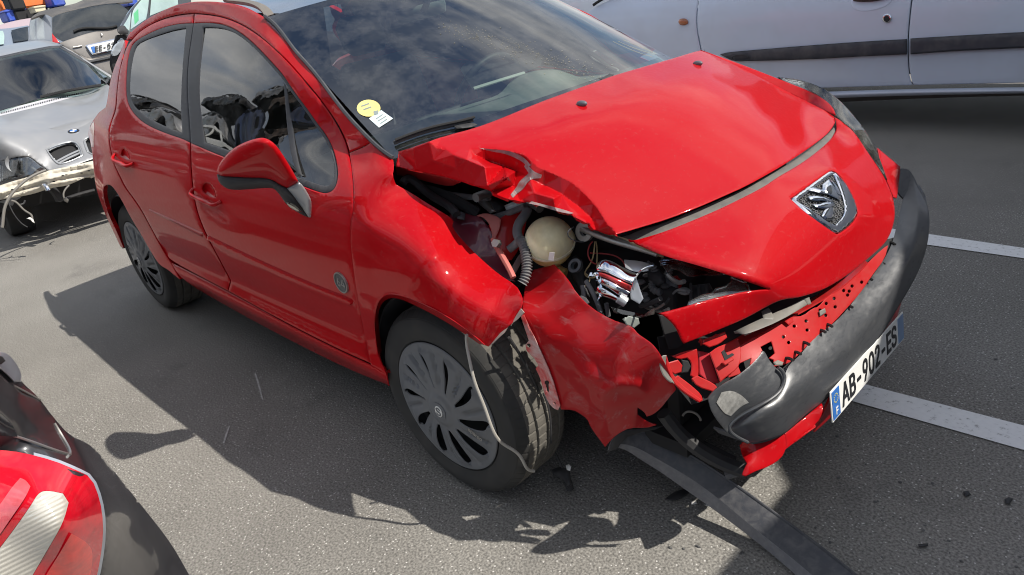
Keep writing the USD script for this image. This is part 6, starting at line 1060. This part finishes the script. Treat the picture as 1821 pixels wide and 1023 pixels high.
dc = thing('dark_estate', 'dark car with greenish windows and black mirror right behind the red roof', 'car')
df = RB([(231, 52, 'x', -7.4), (233, 20, 'x', -7.7), (265, 0, 'x', -8.0), (317, 8, 'x', -8.3), (267, 28, 'x', -7.9), (214, 55, 'x', -7.2), (205, 100, 'x', -7.1)])
obj('body_frame', panel([(214, 48), (221, 34), (232, 17), (247, 1), (262, -12), (340, -12), (340, 20), (318, 14), (290, 24), (268, 36), (250, 46), (238, 60), (226, 66)], df, step=6, th=.03), m_dkpaint, dc)
m_greeng = mat('green_tinted_glass', (.30, .40, .38), .12, coat=1.0, var=.2, vscale=2)
obj('side_window', panel([(220, 45), (226, 36), (233.5, 21), (231, 50), (230, 55)], Deeper(df, -.02), step=4, th=.006), m_greeng, dc); obj('side_window', panel([(235, 20), (248, 4), (258, -8), (266, -8), (263, 20), (260, 34), (246, 43), (233, 52)], Deeper(df, -.02), step=4, th=.006), m_greeng, dc); obj('side_window', panel([(270, -8), (316, -8), (317, 8), (292, 18), (267, 28)], Deeper(df, -.02), step=4, th=.006), m_greeng, dc)
obj('green_sticker', panel([(238, 24), (246, 16), (247, 36), (240, 44)], Deeper(df, -.03), step=4, th=.006), mat('green_paper', (.08, .34, .16), .6), dc, label='green paper stuck on the side window')
obj('door_mirror', blob([(208, 52), (213, 46), (222, 46), (229, 56), (228, 61), (214, 62), (209, 58)], Deeper(df, -.12), .06, step=3), m_blackplast, dc)
obj('crumpled_wing', panel([(200, 96), (204, 84), (212, 73), (218, 68), (222, 74), (217, 88), (210, 98), (203, 100)], Deeper(df, -.05), step=4, th=.02, disp=lambda uv, v: v-((v-C)/np.linalg.norm(v-C, axis=1)[:, None])*(.05*(meshkit.fbm(np.c_[uv/8.0, 0*uv[:, 0]], 3)-.5))[:, None]), mat('pale_blue_metal', (.42, .46, .50), .4, metal=.4, coat=.4), dc)
obj('dark_front', panel([(198, 110), (206, 78), (210, 62), (226, 62), (240, 70), (240, 130), (204, 130)], Deeper(df, .06), step=6, th=.03), m_dark, dc); dp = df([(240, 40)])[0]; obj('body_shell', box(dp[0]-3.6, dp[0]-.3, dp[1]+.1, dp[1]+1.5, .30, 1.15, .1), m_dkpaint, dc)
for xx_ in (dp[0]-3.0, dp[0]-.9):
    for yy_ in (dp[1]+.2, dp[1]+1.4): w_ = tag(UsdGeom.Xform.Define(stage, path_for(dc, 'wheel')).GetPrim()); obj('tyre', frame_mesh(TY, np.array([xx_, yy_, .30]), (1, 0, 0), (0, 0, 1), (0, -1, 0)), m_rubber, w_)

fb = thing('pale_blue_car', 'pale blue grey car at the far left edge behind the silver saloon', 'car')
ff = RB([(0, 45, 'x', -13.), (54, 35, 'x', -13.2), (0, 82, 'x', -12.6), (54, 72, 'x', -12.8)])
m_fb = mat('pale_blue_grey_paint', (.20, .24, .30), .4, metal=.3, coat=.6)
obj('roof', panel([(-8, 48), (6, 42), (30, 36), (55, 32), (52, 46), (20, 52), (-8, 54)], Deeper(ff, .2), step=6, th=.05), mat('pinkish_roof_sheen', (.34, .27, .29), .35, coat=.8), fb)
obj('body_side', panel([(-8, 52), (20, 50), (50, 45), (54, 60), (52, 76), (24, 80), (-8, 88)], ff, step=6, th=.05), m_fb, fb)
obj('side_window', panel([(20, 54), (34, 50), (50, 47), (51, 70), (40, 72), (24, 74)], Deeper(ff, -.06), step=4, th=.01), m_carglass, fb); obj('side_window', panel([(-6, 55), (5, 55), (8, 62), (7, 78), (-6, 80)], Deeper(ff, -.06), step=4, th=.01), m_greeng, fb)
fp = ff([(20, 65)])[0]; obj('body_shell', box(fp[0]-2.2, fp[0]-.1, fp[1]-1.4, fp[1]+1.2, .3, fp[2]-.05, .08), m_fb, fb)
def far_box(name, lab, cat_, L, x, m_, dep=.6, fr=.04, z0=None):
    L = np.array(L, float); t_ = thing(name, lab, cat_); P_ = np.array([at(q[0], q[1], x=x) for q in L]); y0, y1, z1 = P_[:, 1].min(), P_[:, 1].max(), P_[:, 2].max(); zb = P_[:, 2].min()
    w = y1-y0; hh_ = z1-zb; fy, fz = y0+w*.5, 0
    obj('body', box(x-dep, x, y0+w*.08, y1-w*.08, zb+hh_*.06, z1, min(w, hh_)*.12), m_, t_); obj('rim', box(x-dep-.02, x+.02, y0+w*.03, y1-w*.03, z1-hh_*.22, z1-hh_*.06, .02), m_, t_)
    obj('support', box(x-dep*.9, x-.05, y0+w*.15, y1-w*.15, 0, zb+hh_*.1, .03), m_dark, t_); return t_
m_bluebox = mat('blue_plastic', (.02, .07, .42), .45, dust=.4, dscale=3)
far_box('blue_crate', 'bright blue crate with a black barrel on it at the upper left corner', 'crate', [(4, 18), (20, 16), (44, 16), (54, 30), (50, 36), (12, 38)], -15.0, m_bluebox)
far_box('black_barrel', 'black barrel standing on the blue crate', 'barrel', [(10, -8), (42, -8), (44, 10), (38, 19), (26, 21), (18, 16)], -14.9, m_dark, .5)
far_box('orange_machine', 'orange machine at the top left corner of the picture', 'machine', [(-8, -10), (92, -12), (90, 6), (70, 12), (40, 18), (-8, 14)], -16.5, mat('orange_paint', (.75, .16, .03), .5, dust=.3, dscale=2))
far_box('cream_block', 'cream coloured block beside the blue crate', 'block', [(60, 20), (62, 13), (78, 9), (83, 14), (82, 20), (66, 23)], -14.5, mat('cream_plastic', (.60, .52, .36), .6), .4)
far_box('blue_container', 'small blue container between orange machine and grey roof', 'container', [(93, -10), (114, -10), (114, 8), (106, 12), (94, 14)], -16.0, m_bluebox)
far_box('blue_post', 'blue post right of the taupe grey hatchback roof', 'post', [(225, -12), (243, -12), (240, 6), (232, 12), (226, 8)], -15.0, m_bluebox)

# ------------------------------------------------------------------ pale van across the far lane
vn = thing('pale_blue_van', 'pale blue grey van with dark side rubbing strips across the top right', 'van')
def vy(z): return 3.40+.16*np.clip((z-.75)/.5, 0, 2)**2+.05*np.clip((.55-z)/.3, 0, 1)
vside = Implicit(lambda P: P[:, 1]-vy(P[:, 2]), 3.0, 7.5)
SEAM1 = [(1246, -30), (1242, 0), (1239, 20), (1238, 38), (1240, 60), (1246, 88), (1252, 120)]
SEAM2 = [(1625, -30), (1621, 0), (1617, 35), (1614.5, 70), (1614.5, 100), (1616, 125), (1620, 145), (1624, 153)]
vb1, vb2 = [(1624, 153), (1560, 155), (1480, 157), (1400, 160), (1300, 165), (1262, 168)], [(1624, 153), (1700, 151), (1760, 150), (1900, 147)]
vtop = -110
obj('front_wing', panel([(1040, 25), (1056, 12), (1085, -2), (1120, -20), (1180, -60), (1248, -80)]+SEAM1+[(1258, 150), (1180, 160), (1080, 120), (1050, 80)], vside, step=12, th=.03, edge=.005, inset=2, gap=.7), m_vanpaint, vn, 50)
obj('front_door', panel(SEAM1[::-1]+[(1262, -110), (1640, -150)]+SEAM2+vb1[1:], vside, step=14, th=.03, edge=.006, inset=2.2, gap=.9), m_vanpaint, vn, 50)
obj('rear_door', panel(SEAM2[::-1]+[(1640, -150), (2090, -200), (2090, 140)]+vb2[::-1][:-1], vside, step=16, th=.03, edge=.006, inset=2.2, gap=.9), m_vanpaint, vn, 50)
obj('sill', loft([[tuple(vside([q])[0]+np.array([0, -.02, 0])) for q in ((1150, 175), (1400, 165), (1620, 157.5), (1820, 154), (2050, 150))], [tuple(vside([q])[0]+np.array([0, -.05, 0])) for q in ((1150, 180), (1400, 170), (1620, 162), (1820, 158.5), (2050, 154))], [tuple(vside([q])[0]+np.array([0, -.02, 0])) for q in ((1150, 187), (1400, 177), (1620, 169), (1820, 165), (2050, 161))]], 20, 8, .01), m_vanpaint, vn, 50)
obj('skirt', loft([[tuple(vside([q])[0]+np.array([0, .03, 0])) for q in ((1150, 184), (1400, 175), (1620, 167), (2050, 160))], [tuple(vside([q])[0]+np.array([0, .12, 0])) for q in ((1150, 204), (1400, 192), (1620, 183), (2050, 176))]], 20, 4, .01), mat('dirty_underbody', (.09, .085, .08), .8), vn)
m_vstrip = mat('van_strip_plastic', (.028, .029, .038), .5, dust=.2, dscale=8)
obj('side_moulding', panel([(1279, 97.5), (1290, 94), (1320, 91), (1440, 81), (1540, 74), (1612, 70), (1612, 98), (1540, 101), (1440, 107), (1310, 110.5), (1296, 107)], Deeper(vside, -.03), step=7, th=.03, edge=.010, inset=4, it=1), m_vstrip, vn)
obj('side_moulding', panel([(1618, 69), (1700, 64), (1821, 57.5), (2100, 44), (2100, 74), (1821, 86), (1700, 92), (1618, 98)], Deeper(vside, -.03), step=7, th=.03, edge=.010, inset=4, it=0), m_vstrip, vn)
obj('strip_badge', tube([tuple(vside([q])[0]+np.array([0, -.045, 0])) for q in disc_px(1322, 101, 15, 5.5, 18)], .004, 5, 40, False), m_blackplast, vn)
t = meshkit.text_mesh('206', .036, .003, bold=False) if False else None
obj('side_indicator', blob([(1206, 39), (1208, 34.5), (1214, 32.5), (1221, 34), (1224, 38), (1223, 43), (1217, 45.5), (1209, 44.5)], Deeper(vside, -.005), .018, .01, step=2.5), mat('amber_indicator', (.30, .08, .02), .2, coat=1), vn)
obj('lock_ring', panel(disc_px(1577, 33, 8, 8), Deeper(vside, -.010), step=3, th=.012, edge=.003, it=0), m_chrome, vn); obj('lock', panel(disc_px(1576.5, 34, 5.5, 5.5), Deeper(vside, -.0125), step=3, th=.012, edge=.001, it=0), m_dark, vn)
obj('handle_cup', panel([(1512, 2), (1516, 14), (1526, 20), (1545, 20), (1570, 14), (1585, 4), (1590, -14), (1515, -14)], Deeper(vside, -.004), step=4, th=.004, edge=.002), mat('pale_cup_paint', (.56, .62, .74), .4, coat=.6), vn); obj('handle', blob([(1517, 2), (1530, 4), (1555, 3), (1575, -1), (1590, -10), (1518, -12)], Deeper(vside, -.012), .02, step=4), mat('brown_handle', (.06, .035, .03), .5), vn)
obj('bonnet_edge', tube([tuple(vside([q])[0]+np.array([0, -.02, .02])) for q in ((1058, 13), (1070, 5), (1090, -5), (1120, -20))], .012, 6, 12), m_dark, vn)
obj('body_shell', box(-2.35, 1.3, 3.62, 5.2, .35, .95, .05), m_vanpaint, vn); obj('cab', box(-1.0, 1.3, 3.56, 5.0, .95, 1.86, .10), m_vanpaint, vn); obj('bonnet', box(-2.4, -.9, 3.64, 5.1, .8, 1.0, .08), m_vanpaint, vn)
obj('side_window', box(-.7, 1.2, 3.535, 3.555, 1.16, 1.66, .005), m_carglass, vn)
for xx_ in (-1.95, .95):
    for yy_ in (3.52, 5.1): w_ = tag(UsdGeom.Xform.Define(stage, path_for(vn, 'wheel')).GetPrim()); obj('tyre', frame_mesh(TY, np.array([xx_, yy_, .30]), (1, 0, 0), (0, 0, 1), (0, -1, 0)), m_rubber, w_)
# a white car further off, seen through the red car's windows
gcar('brown_saloon', 'dark brown saloon seen through the rear windows of the red car', 'sedan', (-8.0, 4.6), math.pi+.12, mat('dark_brown_paint', (.035, .022, .018), .4, coat=.7, dust=.2), hw=.86, glass=m_carglass, seed=8)
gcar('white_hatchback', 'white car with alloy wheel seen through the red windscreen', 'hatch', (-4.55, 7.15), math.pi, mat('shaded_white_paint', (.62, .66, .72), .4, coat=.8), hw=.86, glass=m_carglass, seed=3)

# ------------------------------------------------------------------ yard to the other side (mirrored in doors and glass) and the vehicle that shades the foreground
gcar('white_saloon', 'white dented saloon behind the photographer', 'sedan', (2.2, -6.6), .02, m_white_paint, glass=False, wheels=True, dent=.08, seed=12)
pal = [('black', (.03, .03, .034), 0), ('grey', (.22, .23, .24), .3), ('brown', (.11, .075, .055), 0), ('dark blue', (.03, .05, .12), 0), ('silver', (.40, .40, .41), .5), ('dark red', (.20, .02, .02), 0), ('white', (.74, .74, .71), 0)]
protos = {}
def crushed(kind_, pose, label):
    if kind_ not in protos:
        nm, c_, me_ = pal[kind_]; wh = nm == 'white'; mt_ = m_white_paint if wh else mat('crushed_'+nm.replace(' ', '_'), c_, .45, metal=me_, coat=.5, dust=.3, dscale=3)
        t_ = gcar('crushed_car', label, ['sedan', 'hatch'][kind_ % 2] if not wh else 'sedan', (0, 0), 0, mt_, 'crushed car', 'crushed cars of the scrap heap', glass=False, wheels=False, squash=.86 if wh else .66, dent=.10 if wh else .40, seed=30+kind_, lights=False); protos[kind_] = t_; T = UsdGeom.Xformable(t_)
        T.ClearXformOpOrder(); ops = T.GetOrderedXformOps()
        UsdGeom.Xformable(t_).AddTranslateOp(opSuffix='place').Set(Gf.Vec3d(*pose[:3])); UsdGeom.Xformable(t_).AddRotateZOp().Set(pose[3]); return t_
    r_ = UsdGeom.Xform.Define(stage, path_for(None, 'crushed_car')); r_.GetPrim().GetReferences().AddInternalReference(protos[kind_].GetPath()); r_.GetPrim().SetInstanceable(True)
    ops = r_.GetOrderedXformOps(); ops[0].Set(Gf.Vec3d(*pose[:3])); ops[1].Set(pose[3])
    return tag(r_.GetPrim(), label, 'crushed car', 'crushed cars of the scrap heap')
g = rng(21); ords = ['first', 'second', 'third', 'fourth', 'fifth', 'sixth', 'seventh', 'eighth']; rows = ['bottom', 'second', 'third', 'fourth', 'fifth', 'top']
zl = 0
for lay in range(6):
    for i in range(8):
        if lay == 5 and i in (0, 3, 6): continue
        x_ = -33.5+i*4.35+g.uniform(-.5, .5)+(1.1 if lay % 2 else 0); kd = int(g.integers(0, 6))
        if lay == 3 and i in (2, 3, 4, 5): kd = 6
        if lay == 2 and i in (3, 4): kd = 5
        if lay == 1 and i == 6: kd = 6
        crushed(kd, (x_, -6.5-.12*lay+g.uniform(-.3, .3), lay*.93, float(g.uniform(-9, 9)+180*int(g.integers(0, 2)))), f'{pal[kd][0]} crushed car, {ords[i]} from the far end in the {rows[lay]} layer of the heap')
gcar('box_truck', 'tall grey box truck outside the frame, parked obliquely ahead of the red car', 'van', (3.80, 3.56), .714, mat('grey_van_paint', (.30, .31, .33), .45, coat=.6), 'truck', hw=1.80, glass=m_carglass, seed=5, squash=1.74)
gcar('delivery_van', 'dark blue delivery van outside the frame to the right of the photographer', 'van', (3.36, -.95), -math.pi/2, mat('blue_van_paint', (.05, .07, .12), .4, coat=.8), 'van', hw=.97, glass=m_carglass, seed=6, squash=1.15)
# ground
def asphalt():
    n = {'g': ('geometry', {}),
         'n1': ('noise_texture', {'scale': 1.1, 'detail': 6.0, 'roughness': .6}), 'r1': ('rgb_ramp', {'ramp': [(.3, (.185, .175, .158)), (.7, (.25, .238, .215))]}),
         'v': ('voronoi_texture', {'scale': 105.0, 'randomness': 1.0}), 'rv': ('rgb_ramp', {'ramp': [(.0, (1, 1, 1)), (.16, (1, 1, 1)), (.30, (0, 0, 0))]}),
         'sep': ('separate_color', {}), 'gt': ('math', {'math_type': 'greater_than', 'value2': .78}), 'mul': ('math', {'math_type': 'multiply'}),
         'mx': ('mix_color', {'b': (.55, .53, .50)}),
         'n2': ('noise_texture', {'scale': 150.0, 'detail': 4.0}), 'r2': ('rgb_ramp', {'ramp': [(.33, (.52, .52, .52)), (.67, (1.30, 1.30, 1.30))]}), 'm2': ('mix_color', {'blend_type': 'multiply', 'fac': 1.0, 'use_clamp': False}),
         'n3': ('noise_texture', {'scale': 3.0, 'detail': 8.0, 'roughness': .7}), 'r3': ('rgb_ramp', {'ramp': [(.56, (0, 0, 0)), (.72, (.55, .55, .55))]}), 'm3': ('mix_color', {'b': (.115, .11, .103)}),
         'b': ('bump', {'strength': .45, 'distance': .004}), 'add': ('math', {'math_type': 'add'}),
         'p': ('principled_bsdf', {'roughness': .82, 'specular_ior_level': .35})}
    l = [('g.position', 'n1.vector'), ('g.position', 'v.vector'), ('g.position', 'n2.vector'), ('g.position', 'n3.vector'), ('n1.fac', 'r1.fac'), ('v.distance', 'rv.fac'), ('v.color', 'sep.color'), ('sep.r', 'gt.value1'),
         ('rv.color', 'mul.value1'), ('gt.value', 'mul.value2'), ('r1.color', 'm3.a'), ('n3.fac', 'r3.fac'), ('r3.color', 'm3.fac'), ('m3.result', 'm2.a'), ('n2.fac', 'r2.fac'), ('r2.color', 'm2.b'), ('m2.result', 'mx.a'), ('mul.value', 'mx.fac'),
         ('mx.result', 'p.base_color'), ('n2.fac', 'add.value1'), ('v.distance', 'add.value2'), ('add.value', 'b.height'), ('b.normal', 'p.normal')]
    return usdkit.material(stage, '/World/Looks/asphalt', n, l, surface='p.BSDF')
gm = trimesh.Trimesh([(-150, -150, 0), (150, -150, 0), (150, 150, 0), (-150, 150, 0)], [(0, 1, 2), (0, 2, 3)], process=False)
tag(obj('asphalt_ground', gm, asphalt(), None, False), kind='structure')

def line_paint():
    n = {'g': ('geometry', {}), 'n1': ('noise_texture', {'scale': 55.0, 'detail': 6.0, 'roughness': .7}), 'r1': ('rgb_ramp', {'ramp': [(.30, (.28, .27, .26)), (.42, (.76, .76, .75)), (.8, (.84, .84, .83))]}),
         'n2': ('noise_texture', {'scale': 230.0, 'detail': 3.0}), 'b': ('bump', {'strength': .3, 'distance': .003}), 'p': ('principled_bsdf', {'roughness': .7})}
    return usdkit.material(stage, '/World/Looks/road_paint', n, [('g.position', 'n1.vector'), ('n1.fac', 'r1.fac'), ('r1.color', 'p.base_color'), ('g.position', 'n2.vector'), ('n2.fac', 'b.height'), ('b.normal', 'p.normal')], surface='p.BSDF')
m_line = line_paint()
for q, lb in (([(1541, 686), (1821, 759), (1821, 802.5), (1520, 716.5)], 'worn white parking line beneath the number plate'), ([(1653.6, 418), (1821, 442.6), (1821, 461), (1647.6, 436.5)], 'white parking line beyond the bumper, the farther one')):
    G = [on_ground(*p_) for p_ in q]; da, db = G[1]-G[0], G[2]-G[3]; v = np.array([G[0]-da*.9, G[1]+da*6, G[2]+db*6, G[3]-db*.9]); v[:, 2] = .004
    tag(obj('parking_line', trimesh.Trimesh(v, orient(v, np.array([[0, 1, 2], [0, 2, 3]])), process=False), m_line, None, False), lb, 'road marking')

g = rng(303); cr = []
for _ in range(150):
    q = (g.uniform(1150, 1821), g.uniform(560, 1010)); P = on_ground(*q); r_ = .0015+.004*g.random()**2; b_ = trimesh.creation.icosphere(0, r_); b_.apply_scale((g.uniform(.7, 1.8), g.uniform(.7, 1.5), .6)); b_.apply_translation(P+np.array([0, 0, r_*.4])); cr.append(b_)
tag(obj('road_crumbs', cat(*cr), mat('road_crumb', (.10, .098, .095), .7, var=.6, vscale=30), None, False), 'small dark stones and crumbs scattered on the dark asphalt', 'crumbs', kind='stuff')
m_chalk = mat('chalk_scratch', (.40, .39, .37), .8, var=.4, vscale=90)
for L, lb in (([(452, 664), (456, 676), (461, 694), (466, 711), (468, 711), (464, 693), (459, 675), (455, 664)], 'pale scratch on the shaded asphalt left of the front wheel'), ([(396, 788), (401, 772), (407, 757), (409, 758), (404, 773), (399, 789)], 'faint pale scratch beside the mirror shadow')):
    V = np.array([on_ground(*q, z=.003) for q in L]); cen = V.mean(0); f = np.array([[i, (i+1) % len(L), len(L)] for i in range(len(L))]); v = np.vstack([V, cen[None]]); tag(obj('scratch_mark', trimesh.Trimesh(v, orient(v, f), process=False), m_chalk, None, False), lb, 'road mark')
